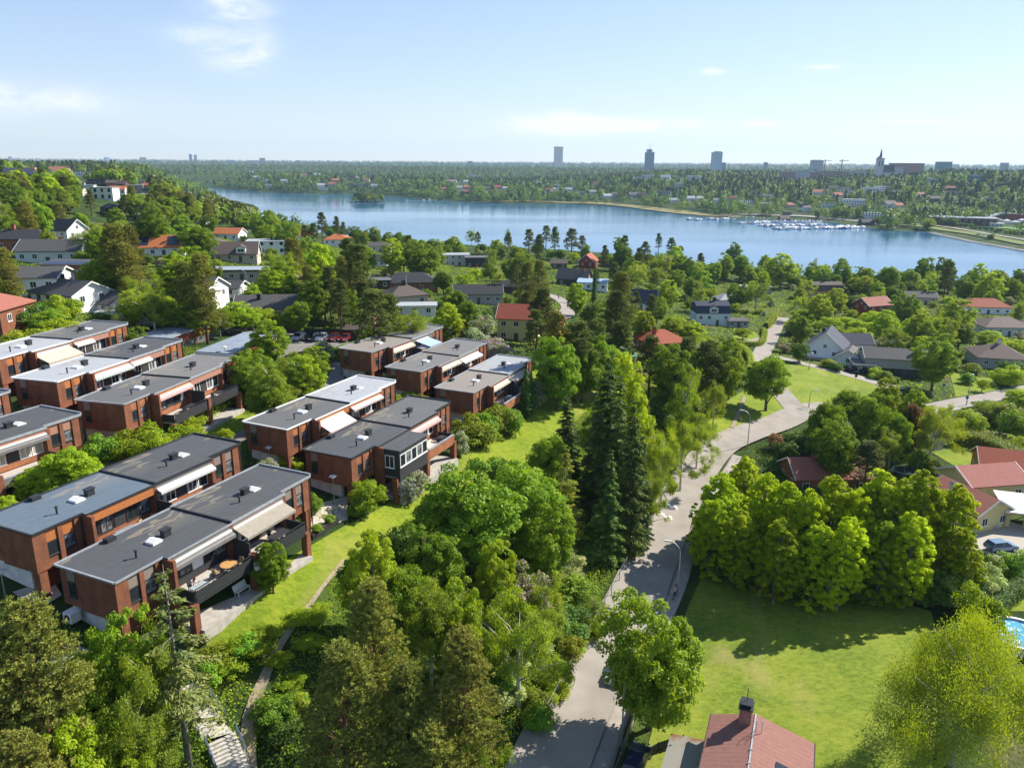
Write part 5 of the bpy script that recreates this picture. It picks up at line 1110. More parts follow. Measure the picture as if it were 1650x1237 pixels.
# front edge, below the nearest row
for q in (('pine', 45, 965, 16, 8.6), ('pine', -45, 1010, 15, 9), ('pine', 20, 1190, 12, 7), ('sparse_spruce', 262, 903, 17.5, 10.5), ('maple', 178, 992, 12, 7.0), ('birch', 225, 985, 13, 7), ('maple', 120, 1060, 9, 6), ('lime_tree', 105, 1178, 9, 6),
          ('birch', 210, 1110, 10, 6), ('maple', 155, 1130, 9, 6), ('lime_tree', 205, 1195, 7, 4.5),
          ('pine', 598, 938, 17, 8.5), ('pine', 553, 1045, 16, 9.5), ('pine', 655, 1075, 15, 7), ('pine', 745, 1025, 17, 8), ('birch', 735, 1118, 12, 5.5), ('pine', 690, 1165, 12, 7), ('birch', 838, 935, 14, 8.6),
          ('lime_tree', 598, 872, 11, 7), ('maple', 655, 905, 11, 7), ('birch', 690, 925, 12, 7), ('lime_tree', 733, 945, 11, 7), ('lime_tree', 800, 880, 10, 6), ('birch', 775, 935, 11, 6), ('maple', 815, 960, 10, 6), ('birch', 880, 930, 9, 6),
          ('maple', 752, 745, 13, 15), ('maple', 846, 742, 13, 12.5), ('maple', 880, 800, 12, 9), ('dark_shrub', 640, 850, 5, 6), ('dark_shrub', 600, 880, 4, 5), ('maple', 700, 850, 9, 8), ('dark_shrub', 690, 890, 5, 6),
          ('larch', 912, 712, 15, 8.5), ('spruce', 915, 632, 15, 7.5), ('maple', 888, 692, 12, 7.5), ('dark_shrub', 810, 735, 4, 5),
          ('spruce', 982, 572, 23, 8.5), ('spruce', 1022, 640, 22, 8), ('spruce', 1000, 600, 22, 8), ('spruce', 965, 640, 18, 7), ('lime_tree', 1008, 585, 20, 8), ('spruce', 1036, 690, 17, 6), ('spruce', 985, 720, 16, 7), ('dark_shrub', 985, 820, 5, 6), ('silver_shrub', 975, 818, 3.5, 4.5),
          ('birch', 1108, 602, 16, 9), ('birch', 1073, 672, 15, 7.5), ('birch', 1105, 660, 14, 7.5), ('birch', 1050, 745, 12, 6), ('birch', 1130, 650, 12, 6), ('maple', 1086, 556, 15, 8), ('maple', 1165, 548, 15, 9.5), ('maple', 1130, 570, 12, 7), ('dark_pine', 1050, 543, 14, 6), ('dark_pine', 1108, 545, 13, 6), ('dark_pine', 1140, 552, 15, 7.5), ('maple', 1180, 560, 12, 7), ('dark_shrub', 1085, 665, 4, 6), ('dark_shrub', 1060, 640, 4, 6), ('birch', 1155, 605, 11, 6),
          ('maple', 1243, 566, 13.5, 9.5), ('maple', 1058, 965, 14, 11.6),
          ('aspen', 1165, 752, 15, 8), ('aspen', 1205, 730, 15, 8), ('aspen', 1150, 800, 12, 7), ('aspen', 1235, 755, 16, 8), ('aspen', 1272, 768, 16, 7.5), ('aspen', 1305, 780, 16, 7), ('aspen', 1345, 757, 17, 8), ('aspen', 1385, 775, 16, 7), ('aspen', 1425, 742, 18, 8), ('aspen', 1462, 765, 17, 8), ('aspen', 1500, 752, 18, 8), ('aspen', 1545, 772, 16, 7.5), ('aspen', 1370, 825, 14, 7), ('aspen', 1480, 820, 14, 7), ('aspen', 1560, 850, 11, 6),
          ('aspen', 1200, 820, 12, 7), ('aspen', 1260, 830, 13, 7), ('aspen', 1320, 840, 12, 7), ('maple', 1405, 775, 14, 6), ('aspen', 1430, 830, 13, 7), ('birch', 1235, 770, 11, 6),
          ('weeping_birch', 1578, 992, 15, 16), ('bright_shrub', 1588, 962, 5, 5.5), ('silver_shrub', 1570, 905, 5, 6), ('silver_shrub', 1545, 930, 4, 5), ('shrub', 1600, 895, 3.5, 5), ('shrub', 1640, 890, 3.5, 5), ('silver_shrub', 1600, 925, 3, 4),
          ('maple', 1338, 642, 13, 9), ('maple', 1372, 622, 13, 9.5), ('maple', 1410, 632, 13, 9), ('maple', 1355, 680, 11, 9), ('lime_tree', 1430, 615, 11, 8), ('lime_tree', 1478, 622, 13, 9), ('birch', 1515, 636, 14, 9), ('copper_shrub', 1476, 645, 11, 6), ('spruce', 1468, 655, 10, 5), ('maple', 1450, 660, 10, 7), ('silver_shrub', 1355, 682, 8, 6), ('birch', 1440, 690, 8, 6), ('dark_shrub', 1290, 695, 4.5, 7), ('copper_shrub', 1255, 698, 3.5, 5), ('dark_shrub', 1320, 700, 5, 7), ('dark_shrub', 1270, 710, 4, 6), ('dark_pine', 1405, 712, 9, 8), ('shrub', 1485, 725, 4, 5), ('bright_shrub', 1390, 705, 5, 5), ('shrub', 1495, 735, 3, 5),
          ('maple', 1515, 543, 14, 11), ('lime_tree', 1548, 487, 14, 12), ('maple', 1462, 475, 13, 10), ('lime_tree', 1485, 508, 11, 9), ('lime_tree', 1432, 505, 10, 8), ('birch', 1510, 500, 12, 8), ('fruit_tree', 1405, 500, 8, 8), ('maple', 1410, 480, 9, 7), ('pink_blossom_tree', 1432, 545, 5, 8), ('fruit_tree', 1385, 525, 7, 9), ('fruit_tree', 1395, 560, 5, 6), ('fruit_tree', 1340, 510, 7, 8), ('fruit_tree', 1300, 495, 7, 8), ('fruit_tree', 1285, 512, 6, 8),
          ('lime_tree', 1262, 412, 17, 15), ('maple', 1362, 418, 16, 9.5), ('maple', 1310, 427, 11, 9), ('birch', 1285, 420, 13, 9), ('maple', 1435, 426, 15, 11), ('maple', 1492, 412, 16, 10), ('maple', 1528, 413, 16, 11), ('lime_tree', 1580, 427, 15, 9), ('lime_tree', 1600, 442, 14, 12), ('maple', 1645, 432, 13, 9), ('lime_tree', 1395, 447, 10, 11), ('lime_tree', 1350, 467, 10, 9), ('dark_shrub', 1373, 478, 6, 5), ('dark_pine', 1528, 432, 16, 8), ('maple', 1560, 445, 12, 9), ('maple', 1470, 432, 13, 9),
          ('chestnut', 1185, 392, 15, 12), ('chestnut', 1170, 410, 15, 10), ('maple', 1195, 408, 15, 11), ('maple', 1150, 420, 13, 9), ('lime_tree', 1230, 440, 11, 8), ('chestnut', 1127, 432, 13, 10), ('lime_tree', 1090, 400, 15, 10), ('maple', 1105, 415, 14, 9), ('dark_pine', 1062, 376, 16, 7), ('dark_pine', 1082, 384, 16, 7), ('dark_pine', 1040, 390, 15, 7), ('maple', 1003, 390, 15, 10), ('maple', 1000, 380, 14, 8), ('dark_pine', 1008, 380, 16, 6), ('dark_pine', 1030, 400, 14, 6), ('copper_shrub', 1095, 395, 8, 6), ('birch', 1060, 425, 12, 8), ('birch', 1075, 405, 14, 8), ('dark_pine', 1130, 408, 11, 6),
          ('dark_pine', 852, 370, 16, 7), ('dark_pine', 880, 364, 17, 8), ('dark_pine', 895, 366, 17, 7), ('dark_pine', 922, 369, 17, 9), ('dark_pine', 870, 378, 15, 7), ('maple', 945, 393, 10, 6), ('dark_pine', 938, 380, 13, 6), ('birch', 760, 366, 14, 6), ('birch', 818, 368, 14, 5), ('maple', 725, 382, 10, 8), ('fruit_tree', 800, 384, 9, 8), ('dark_pine', 820, 375, 13, 6),
          ('pine', 870, 420, 16, 7), ('pine', 850, 425, 16, 6), ('dark_pine', 876, 465, 17, 9), ('dark_pine', 850, 470, 18, 8), ('dark_pine', 862, 500, 15, 7), ('pine', 960, 432, 19, 6), ('pine', 1003, 440, 19, 10), ('dark_pine', 955, 492, 17, 8), ('dark_pine', 995, 470, 16, 7), ('dark_pine', 1025, 470, 14, 7), ('lime_tree', 1040, 505, 11, 8), ('lime_tree', 930, 460, 10, 7), ('maple', 1060, 480, 9, 7), ('thuja', 959, 425, 15, 2.2), ('dark_pine', 930, 520, 15, 8), ('dark_pine', 1000, 520, 15, 8), ('maple', 970, 540, 13, 8), ('maple', 940, 548, 12, 8), ('maple', 900, 545, 13, 8), ('dark_pine', 1070, 565, 12, 6), ('pine', 895, 505, 16, 7), ('lime_tree', 1110, 515, 8, 9), ('birch', 1125, 535, 11, 8), ('lime_tree', 1085, 512, 8, 7), ('dark_pine', 1050, 475, 14, 6),
          ('maple', 520, 390, 17, 9), ('lime_tree', 515, 400, 16, 8), ('dark_pine', 560, 385, 18, 8), ('dark_pine', 575, 395, 18, 9), ('pine', 550, 415, 19, 7), ('pine', 495, 430, 16, 7), ('dark_pine', 585, 455, 16, 8), ('dark_pine', 600, 470, 14, 8), ('maple', 500, 455, 13, 8), ('maple', 478, 482, 8, 6), ('dark_pine', 530, 430, 17, 7), ('dark_pine', 545, 450, 16, 7), ('dark_pine', 625, 475, 12, 7), ('maple', 560, 470, 14, 8), ('birch', 640, 495, 10, 7),
          ('dark_pine', 517, 343, 17, 7), ('dark_pine', 541, 349, 16, 6), ('dark_pine', 553, 358, 13, 5), ('dark_pine', 505, 360, 14, 7), ('dark_pine', 490, 363, 12, 6), ('maple', 602, 364, 13, 8), ('maple', 575, 370, 11, 7), ('maple', 585, 372, 11, 6), ('maple', 428, 340, 15, 10), ('maple', 415, 345, 13, 8), ('maple', 460, 360, 13, 9), ('birch', 480, 355, 12, 7), ('pine', 470, 385, 15, 9), ('birch', 445, 395, 14, 8),
          ('maple', 680, 388, 15, 14.5), ('lime_tree', 632, 388, 14, 9), ('maple', 590, 392, 15, 8), ('maple', 640, 375, 12, 8), ('chestnut', 448, 424, 13, 12), ('lime_tree', 440, 432, 12, 10), ('lime_tree', 405, 455, 10, 8), ('maple', 705, 393, 9, 7), ('maple', 720, 395, 9, 6), ('maple', 745, 450, 8, 7), ('birch', 790, 405, 14, 7),
          ('pine', 182, 362, 17, 8), ('pine', 203, 365, 16, 7.5), ('pine', 200, 395, 14, 7), ('pine', 290, 424, 16, 8.5), ('pine', 320, 412, 17, 7), ('pine', 305, 440, 13, 7), ('maple', 238, 336, 14, 11), ('maple', 248, 350, 13, 11), ('maple', 265, 360, 11, 9), ('birch', 150, 350, 13, 9), ('birch', 170, 345, 14, 9), ('maple', 310, 358, 12, 10), ('maple', 160, 408, 13, 11), ('lime_tree', 170, 425, 11, 10), ('maple', 130, 402, 9, 8), ('lime_tree', 75, 368, 10, 7), ('maple', 60, 325, 13, 10), ('pine', 38, 325, 15, 8), ('pine', 8, 330, 16, 10), ('pine', 92, 328, 14, 9), ('maple', 50, 318, 13, 10),
          ('lime_tree', 285, 405, 12, 11), ('lime_tree', 305, 402, 11, 10), ('birch', 225, 430, 14, 10), ('birch', 240, 455, 13, 10), ('maple', 255, 470, 10, 9), ('lime_tree', 210, 470, 12, 9), ('maple', 100, 445, 9, 9), ('fruit_tree', 265, 480, 7, 8), ('pine', 5, 400, 15, 9), ('pine', 10, 430, 12, 8), ('maple', 340, 420, 11, 9),
          ('lime_tree', 270, 492, 7, 8), ('lime_tree', 308, 490, 7, 8), ('birch', 350, 490, 7, 5), ('lime_tree', 380, 490, 6, 8), ('lime_tree', 430, 520, 8, 7), ('bright_shrub', 405, 500, 4, 6), ('white_blossom_shrub', 335, 510, 4, 5), ('maple', 210, 524, 6, 5), ('bright_shrub', 70, 520, 4.5, 7), ('dark_shrub', 30, 485, 4, 7), ('dark_shrub', 48, 490, 4, 6), ('maple', 75, 495, 5, 6), ('bright_shrub', 100, 480, 4, 5), ('white_blossom_shrub', 115, 520, 3, 5), ('shrub', 30, 535, 3.5, 5), ('dark_shrub', 165, 500, 3, 4), ('shrub', 0, 455, 4, 7),
          ('lime_tree', 505, 562, 6.5, 5.5), ('birch', 476, 560, 9, 6.5), ('lime_tree', 485, 578, 7.5, 6), ('birch', 436, 592, 9, 6.5), ('maple', 425, 600, 8, 6), ('maple', 405, 568, 8, 6), ('maple', 390, 565, 7, 6), ('shrub', 395, 600, 4, 6), ('white_blossom_shrub', 518, 553, 4, 5), ('fruit_tree', 362, 688, 2.4, 2.6),
          ('lime_tree', 605, 520, 7, 8), ('lime_tree', 620, 517, 6, 8), ('maple', 735, 462, 10, 7), ('lime_tree', 722, 492, 8, 6), ('maple', 752, 480, 9, 6), ('birch', 660, 500, 10, 8), ('pink_blossom_tree', 775, 510, 6, 6), ('lilac', 795, 545, 5, 6), ('lilac', 815, 555, 5, 7), ('dark_shrub', 833, 565, 5, 7), ('white_blossom_shrub', 765, 530, 4, 5), ('shrub', 730, 520, 4, 6),
          ('white_blossom_shrub', 630, 603, 3.5, 4), ('bright_shrub', 622, 640, 2.6, 4), ('shrub', 660, 630, 2.5, 5), ('shrub', 650, 640, 2.5, 4.5),
          ('thuja', 848, 595, 8.5, 2.2), ('thuja', 856, 600, 7.5, 1.8), ('white_blossom_shrub', 867, 616, 4.5, 4.5), ('shrub', 885, 594, 4, 5), ('shrub', 800, 655, 4.5, 6.5), ('shrub', 780, 665, 4.5, 6.5), ('shrub', 820, 660, 4, 6), ('shrub', 755, 675, 4, 6), ('shrub', 775, 680, 4, 6), ('white_blossom_shrub', 742, 698, 3.5, 3.2),
          ('lilac', 437, 738, 3, 3.2), ('lilac', 655, 770, 3.4, 3.4), ('lilac', 668, 757, 3.6, 3.6), ('fruit_tree', 590, 770, 4.6, 5.6), ('shrub', 578, 800, 2.6, 2.6), ('bright_shrub', 470, 735, 2, 3), ('shrub', 505, 800, 2.2, 2.4), ('bright_shrub', 425, 745, 2, 3),
          ('maple', 434, 870, 5.5, 3.6), ('maple', 420, 880, 4.5, 3.4), ('shrub', 455, 905, 1.6, 2.0), ('shrub', 425, 915, 2.2, 2.6), ('lime_tree', 105, 718, 7, 9), ('lime_tree', 70, 740, 5, 7), ('bright_shrub', 190, 700, 3, 5.5), ('bright_shrub', 235, 700, 3.5, 5), ('shrub', 165, 705, 3, 5), ('lime_tree', 235, 677, 4, 4), ('lime_tree', 0, 795, 5, 5), ('shrub', 240, 690, 3, 4.5),
          ('bright_shrub', 275, 690, 2.6, 4.5), ('bright_shrub', 300, 678, 2.6, 4.5), ('shrub', 255, 700, 2.6, 4),
          ('pink_blossom_tree', 850, 920, 7, 6.5), ('silver_shrub', 800, 910, 4, 4), ('rhododendron', 1347, 560, 2.8, 3.5), ('dark_shrub', 1290, 550, 6, 5), ('white_blossom_shrub', 1276, 522, 4, 5), ('pink_blossom_tree', 1265, 552, 3, 5), ('shrub', 1335, 578, 2.5, 4.5), ('dark_shrub', 1350, 583, 2.5, 4), ('bright_shrub', 1413, 595, 2.5, 4), ('shrub', 1428, 598, 2.5, 4), ('fruit_tree', 1198, 527, 4, 6),
          ('shrub', 1605, 575, 3, 5), ('shrub', 1570, 585, 3, 5), ('bright_shrub', 1625, 590, 5, 7), ('shrub', 1590, 645, 4, 8), ('shrub', 1625, 650, 5, 8), ('shrub', 1560, 660, 4, 7), ('birch', 1610, 640, 6, 8), ('shrub', 1640, 665, 5, 8), ('fruit_tree', 1585, 610, 3.5, 4), ('shrub', 1560, 600, 3, 4), ('fruit_tree', 1640, 545, 6, 9), ('lime_tree', 1600, 535, 6, 9), ('dark_shrub', 1635, 580, 5, 7)):
    T(*((q[0], q[1], q[2], q[3] * .91, q[4]) if q[0] == 'aspen' else q))
GR_U = [(-1, 0)]
# low cover under the aspens and along the road verge
def along(kinds, pts, n, h, w, jit=1.5):
    P = spline([ground(*q)[:2] for q in pts], .8)
    for i in range(n):
        q = P[int((i + .5) / n * (len(P) - 1))] + np.array([random.uniform(-jit, jit), random.uniform(-jit, jit)])
        plant(random.choice(kinds), np.array([q[0], q[1], hz(*q)]), h * random.uniform(.75, 1.25), w * random.uniform(.8, 1.25))
along(['dark_shrub', 'dark_shrub', 'shrub'], [(1142, 885), (1170, 925), (1240, 948), (1320, 955), (1400, 958), (1500, 972), (1560, 965)], 24, 4.4, 5.2, .9)
along(['shrub', 'shrub', 'bright_shrub', 'birch'], [(845, 1190), (885, 1110), (930, 1040), (962, 985)], 12, 2.0, 3.0, 1.1)
along(['shrub', 'dark_shrub', 'silver_shrub'], [(760, 1190), (830, 1080), (890, 1000), (935, 930), (965, 890)], 11, 2.6, 3.8, 2.0)
along(['bright_shrub', 'shrub'], [(345, 1090), (385, 1062), (425, 1025)], 7, 1.7, 2.4, .6)
along(['shrub', 'bright_shrub'], [(450, 1085), (480, 1040), (510, 1000)], 5, 1.1, 2.0, 1.2)
along(['dark_shrub', 'shrub'], [(440, 1180), (470, 1150), (500, 1115)], 4, 1.6, 2.8, 1.0)
along(['dark_shrub', 'shrub'], [(180, 1230), (240, 1180), (300, 1170)], 5, 2.4, 3.6, 1.5)
along(['shrub'], [(300, 672), (330, 660), (355, 645), (385, 632)], 6, 2.2, 3.2, .3)
# trimmed hedges: leaf shell on a solid core
def hedge(label, pts, wd, h, m='shrub', bumps=.15, dens=70):
    P = spline([ground(*q)[:2] for q in pts], .5); T_ = np.gradient(P, axis=0); T_ /= np.linalg.norm(T_, axis=1)[:, None]; N = np.c_[T_[:, 1], -T_[:, 0]]
    c0 = np.array([P[0][0], P[0][1], hz(*P[0])]); Z = height(P); L = np.linalg.norm(np.diff(P, axis=0), axis=1).sum()
    n = int(L * dens * 1.7 * (h * 2 + wd) / 3); i = RNG.integers(0, len(P), n); s = RNG.uniform(0, 2 * h + wd, n)
    lat = np.where(s < h, -wd / 2, np.where(s < h + wd, s - h - wd / 2, wd / 2)); zz = np.where(s < h, s, np.where(s < h + wd, h, s - h - wd))
    C = np.c_[P[i] + N[i] * lat[:, None], Z[i] + zz] + RNG.normal(0, bumps, (n, 3)) - c0
    nn = np.c_[N[i] * np.where(s < h, -1, np.where(s < h + wd, 0, 1))[:, None], np.where((s >= h) & (s < h + wd), 1.0, .25)] + unit(n) * .7
    me = leafmesh('hedge leaves', C, nn, .14, RNG.uniform(0, 1, n)); me.materials.append(LM[m])
    core = MB(); q = .12
    for k in range(0, len(P) - 1, 2):
        k2 = min(k + 2, len(P) - 1); pts4 = []
        for kk in (k, k2):
            for sg in (-1, 1): pts4.append((*(P[kk] + N[kk] * sg * (wd / 2 - q) - c0[:2]), Z[kk] - c0[2]))
        core.prism([pts4[0], pts4[1], pts4[3], pts4[2]], (0, 0, h - q))
    t = core.build('hedge', mat('hedge twigs', (.05, .085, .018), .95)); t.location = tuple(c0); tag(t, label, 'hedge', 'clipped hedges'); link('foliage', me, t)
    for k in range(0, len(P), 3): SPOTS.append((P[k][0], P[k][1], wd / 2))
hedge('long clipped hedge on the garden slope below the bend', [(1535, 716), (1575, 720), (1615, 735), (1640, 750)], 3.4, 2.6, 'shrub', .25)
hedge('clipped hedge curving round the corner garden by junction', [(1180, 556), (1205, 558), (1226, 556), (1232, 540), (1228, 534)], 1.3, 1.4, 'yshrub')
hedge('clipped hedge along the street below the corner garden', [(1193, 562), (1206, 575), (1210, 592), (1207, 600)], 1.3, 1.5, 'yshrub')
hedge('tall rectangular hedge beside the upper street', [(1234, 530), (1243, 522), (1249, 512)], 1.6, 2.2, 'yshrub')
hedge('yellow-green hedge behind the car park', [(360, 516), (390, 514), (425, 520), (460, 528)], 2.2, 2.2, 'yshrub', .3)
hedge('loose hedge between two terraced rows', [(225, 735), (255, 715), (290, 700), (315, 690)], 1.8, 1.3, 'yshrub', .25)
hedge('tall loose hedge below the slatted balconies of the middle row', [(310, 690), (335, 668), (365, 650), (395, 635)], 2.0, 1.8, 'shrub', .3)
hedge('hedge along the drive beside the round garden trees', [(435, 640), (460, 628), (490, 612), (512, 600)], 1.8, 1.6, 'shrub', .25)
hedge('hedge along the right lawn beside the round pool', [(1600, 995), (1625, 968), (1655, 950)], 1.6, 1.8, 'dshrub', .2)
hedge('hedge in front of the dark split-level house', [(1400, 606), (1425, 612), (1445, 618)], 1.5, 1.3, 'shrub', .2)
hedge('dark hedge beside the far upper terraced lawn', [(530, 580), (545, 570), (560, 565)], 1.5, 1.3, 'shrub', .2)
# gardens between the listed plants
def clear(x, y, r, pad=0.0):
    for a in SPOTS:
        if (a[0] - x) ** 2 + (a[1] - y) ** 2 < ((a[2] + r) * .62) ** 2: return False
    for a in VFOOT:
        if (a[0] - x) ** 2 + (a[1] - y) ** 2 < (a[2] * .8 + r) ** 2: return False
    for P, w in ROADS:
        if np.min((P[:, 0] - x) ** 2 + (P[:, 1] - y) ** 2) < (w + r * .9 + .6) ** 2: return False
    for k, (Mx, L, e1, e2) in FRAMES.items():
        q = Mx.inverted() @ Vector((x, y, 0))
        if -2 - r < q.x < L + 2 + r and -5.5 - r < q.y < 8 + r: return False
    for Lw in LAWNS:
        if poly_sd([[x, y]], Lw)[0] < r * .7: return False
    return True
def hides(p, h, w):
    b, t = project(p), project((p[0], p[1], p[2] + h))
    if not b or not t: return True
    hw = w / 2 / b[2] * FPX
    for q in PROTECT:
        if b[2] < q[4] + 2 and b[0] + hw > q[0] + 3 and b[0] - hw < q[1] - 3 and t[1] < q[3] and b[1] > q[2]: return True
    return False
for q in ((860, 950, 600, 665), (790, 880, 655, 720), (700, 800, 712, 775), (600, 700, 775, 830), (330, 560, 860, 1040), (400, 530, 1000, 1140), (1000, 1130, 760, 960), (850, 960, 1050, 1237), (1200, 1300, 630, 700), (1230, 1262, 510, 560), (1270, 1400, 590, 655), (880, 920, 470, 505)): PROTECT.append((*q, project(ground((q[0] + q[1]) / 2, q[2]))[2]))
ZONES = [([(0, 380), (250, 360), (420, 370), (640, 395), (830, 400), (1000, 420), (1000, 560), (880, 560), (720, 520), (520, 535), (250, 500), (0, 510)], 190, ['maple', 'lime_tree', 'birch', 'fruit_tree', 'dark_pine', 'shrub', 'bright_shrub', 'white_blossom_shrub', 'lilac', 'dark_shrub', 'maple', 'shrub']),
         ([(1000, 425), (1250, 440), (1640, 455), (1650, 660), (1440, 600), (1260, 560), (1040, 560)], 190, ['lime_tree', 'fruit_tree', 'birch', 'shrub', 'bright_shrub', 'maple', 'white_blossom_shrub', 'fruit_tree']),
         ([(850, 620), (960, 560), (1080, 560), (1150, 600), (1060, 740), (950, 820), (860, 900), (800, 1000), (740, 1230), (600, 1230), (600, 1010), (660, 870), (790, 770)], 15, ['maple', 'dark_shrub', 'shrub', 'birch', 'spruce']),
         ([(1430, 660), (1650, 650), (1650, 740), (1500, 740)], 8, ['shrub', 'fruit_tree', 'bright_shrub'])]
SZ = {'maple': (8, 13, .8), 'lime_tree': (7, 12, .8), 'birch': (9, 14, .6), 'fruit_tree': (3.5, 6, 1.2), 'dark_pine': (11, 16, .48), 'spruce': (10, 16, .4), 'shrub': (1.6, 3.4, 1.35), 'bright_shrub': (1.5, 3, 1.4), 'dark_shrub': (2, 4, 1.3), 'white_blossom_shrub': (2, 3.5, 1.15), 'lilac': (2.5, 4, 1)}
rz_ = random.Random(5)
def shoreline(pts, n, kinds, h0, h1, seed):
    g = random.Random(seed); P = spline([ground(*q)[:2] for q in pts], 2.0)
    for i in range(n):
        q = P[int((i + g.random()) / n * (len(P) - 1))]; x, y = q[0] + g.uniform(-6, 6), q[1] + g.uniform(-12, 14); k = g.choice(kinds); h = g.uniform(h0, h1); w = h * (1.0 if k != 'birch' else .7)
        if poly_sd([[x, y]], LAKE)[0] > 2 and clear(x, y, w * .35) and not hides((x, y, hz(x, y)), h, w): plant(k, (x, y, hz(x, y)), h, w)
SHK = ['maple', 'lime_tree', 'maple', 'birch', 'dark_shrub', 'chestnut']
shoreline([(980, 428), (1060, 438), (1150, 448), (1250, 455)], 46, SHK, 6, 10, 1); shoreline([(1250, 458), (1350, 468), (1500, 474), (1660, 478)], 60, SHK, 6, 10.5, 2); shoreline([(600, 396), (700, 404), (800, 412), (960, 428)], 44, ['maple', 'lime_tree', 'shrub', 'dark_shrub', 'birch'], 3.5, 7, 3); shoreline([(400, 372), (450, 372), (500, 380), (600, 394)], 40, SHK, 6, 10, 4)
for poly, n, kinds in ZONES:
    Q = np.array(poly, float); got = 0
    for tries in range(n * 14):
        if got >= n: break
        u, v = rz_.uniform(Q[:, 0].min(), Q[:, 0].max()), rz_.uniform(Q[:, 1].min(), Q[:, 1].max())
        if poly_sd([[u, v]], Q)[0] > 0: continue
        k = rz_.choice(kinds); a, b, c = SZ[k]; h = rz_.uniform(a, b); w = h * c * rz_.uniform(.85, 1.15)
        p = ground(u, v)
        if not clear(p[0], p[1], w / 2) or hides(p, h, w) or poly_sd([p[:2]], LAKE)[0] < 3: continue
        plant(k, p, h, w); got += 1
print('PLANTS', len(AUTO))
# ground cover nobody could count: weeds, young shoots and tall grass on the slopes
def cover(name, poly, n, ls, hh, m, avoid=True):
    Q = np.array([ground(*q)[:2] for q in poly]); lo, hi = Q.min(0), Q.max(0); P = RNG.uniform(lo, hi, (n * 3, 2)); P = P[poly_sd(P, Q) < 0][:n]
    for Rd, w in ROADS:
        d = np.sqrt(((P[:, None, :] - Rd[None, ::2, :]) ** 2).sum(2)).min(1); P = P[d > w + .25]
    for Lw in LAWNS: P = P[poly_sd(P, Lw) > .1]
    for k, (Mx, L, e1, e2) in FRAMES.items():
        iv = np.array(Mx.inverted()); q = P @ iv[:2, :2].T + iv[:2, 3]; P = P[~((q[:, 0] > -.5) & (q[:, 0] < L + .5) & (q[:, 1] > -3.8) & (q[:, 1] < 7.2))]
    for a in VFOOT: P = P[((P - np.array(a[:2])) ** 2).sum(1) > (a[2] * .8) ** 2]
    g = np.sin(P[:, 0] * .55 + np.sin(P[:, 1] * .4) * 2) * np.sin(P[:, 1] * .48 + 1.3); z = height(P) + np.abs(RNG.normal(0, hh, len(P))) * (1 + .8 * np.clip(g, -.6, 1)); nn = len(P)
    me = leafmesh(name, np.c_[P, z], unit(nn) * .8 + np.array([0, 0, .8]), ls, np.clip(RNG.uniform(0, 1, nn) * .6 + .25 * g + .2, 0, 1), .5); me.materials.append(LM[m])
    tag(link(name, me), 'low wild growth covering the wooded slope beside the road' if hh > .2 else 'rough grass between the gardens', 'ground cover', kind='stuff')
cover('undergrowth', [(300, 1140), (345, 1070), (470, 1015), (560, 910), (640, 845), (850, 725), (950, 640), (1060, 600), (1200, 640), (1190, 720), (1060, 850), (880, 1236), (840, 1260), (250, 1260)], 150000, .11, .38, 'yshrub')
cover('undergrowth', [(0, 1000), (100, 1010), (300, 1110), (330, 1200), (300, 1260), (0, 1260)], 50000, .11, .35, 'dshrub')
cover('undergrowth', [(1120, 920), (1140, 760), (1210, 700), (1320, 690), (1480, 690), (1560, 830), (1580, 960), (1500, 980), (1400, 952), (1250, 942)], 70000, .12, .35, 'dshrub')
cover('rough_grass', [(0, 400), (250, 370), (620, 400), (1000, 440), (1300, 460), (1650, 480), (1650, 720), (1440, 700), (1200, 640), (1060, 590), (900, 610), (560, 540), (300, 540), (0, 620)], 110000, .3, .12, 'yshrub')
cover('rough_grass', [(0, 620), (300, 560), (500, 560), (640, 600), (760, 700), (640, 830), (500, 850), (300, 700), (150, 760), (0, 800)], 40000, .17, .12, 'shrub')
# ---------------------------------------------------------------- far side: woods, houses, towers, boats
def woods(name, P, hs, kind, nf, seed, cat_label, m, size):
    """many small trees in one mesh, each an uneven cloud of leaf clumps"""
    g = np.random.default_rng(seed); Vs = []; tn = []
    P = np.asarray(P); n = len(P); Z = height(P)
    k = np.repeat(np.arange(n), nf); N_ = len(k); u = unit(N_, g); h = hs[k]; ct = g.uniform(0, 1, n); wr = g.uniform(.75, 1.3, n)
    if kind == 'leaf':
        r = g.uniform(.55, 1, N_); lob = 1 + .28 * np.sin(u[:, 0] * 5 + ct[k] * 30) * np.sin(u[:, 1] * 5 + ct[k] * 17) * np.sin(u[:, 2] * 4 + ct[k] * 9)
        C = np.c_[P[k, 0] + u[:, 0] * h * .43 * wr[k] * r * lob, P[k, 1] + u[:, 1] * h * .43 * wr[k] * r * lob, Z[k] + h * (.56 + .44 * u[:, 2] * r * lob)]
        N = u + unit(N_, g) * .5 + np.array([0, 0, .3])
    else:
        f = g.uniform(0, 1, N_) ** .8; a = g.uniform(0, 2 * math.pi, N_); rad = h * .21 * wr[k] * np.where(ct[k] > .5, (1 - f) ** .8 + .05, np.sin(np.pi * np.clip(.25 + f * .72, 0, 1)) ** .7) * g.uniform(.4, 1.05, N_)
        C = np.c_[P[k, 0] + np.cos(a) * rad, P[k, 1] + np.sin(a) * rad, Z[k] + h * np.where(ct[k] > .5, .12 + .88 * f, .32 + .68 * f)]
        N = np.c_[np.cos(a), np.sin(a), np.full(N_, .5)] + unit(N_, g) * .5
    tint = np.clip(ct[k] * .65 + g.uniform(0, 1, N_) * .35, 0, 1)
    return C, N, tint, (h / 12.0)
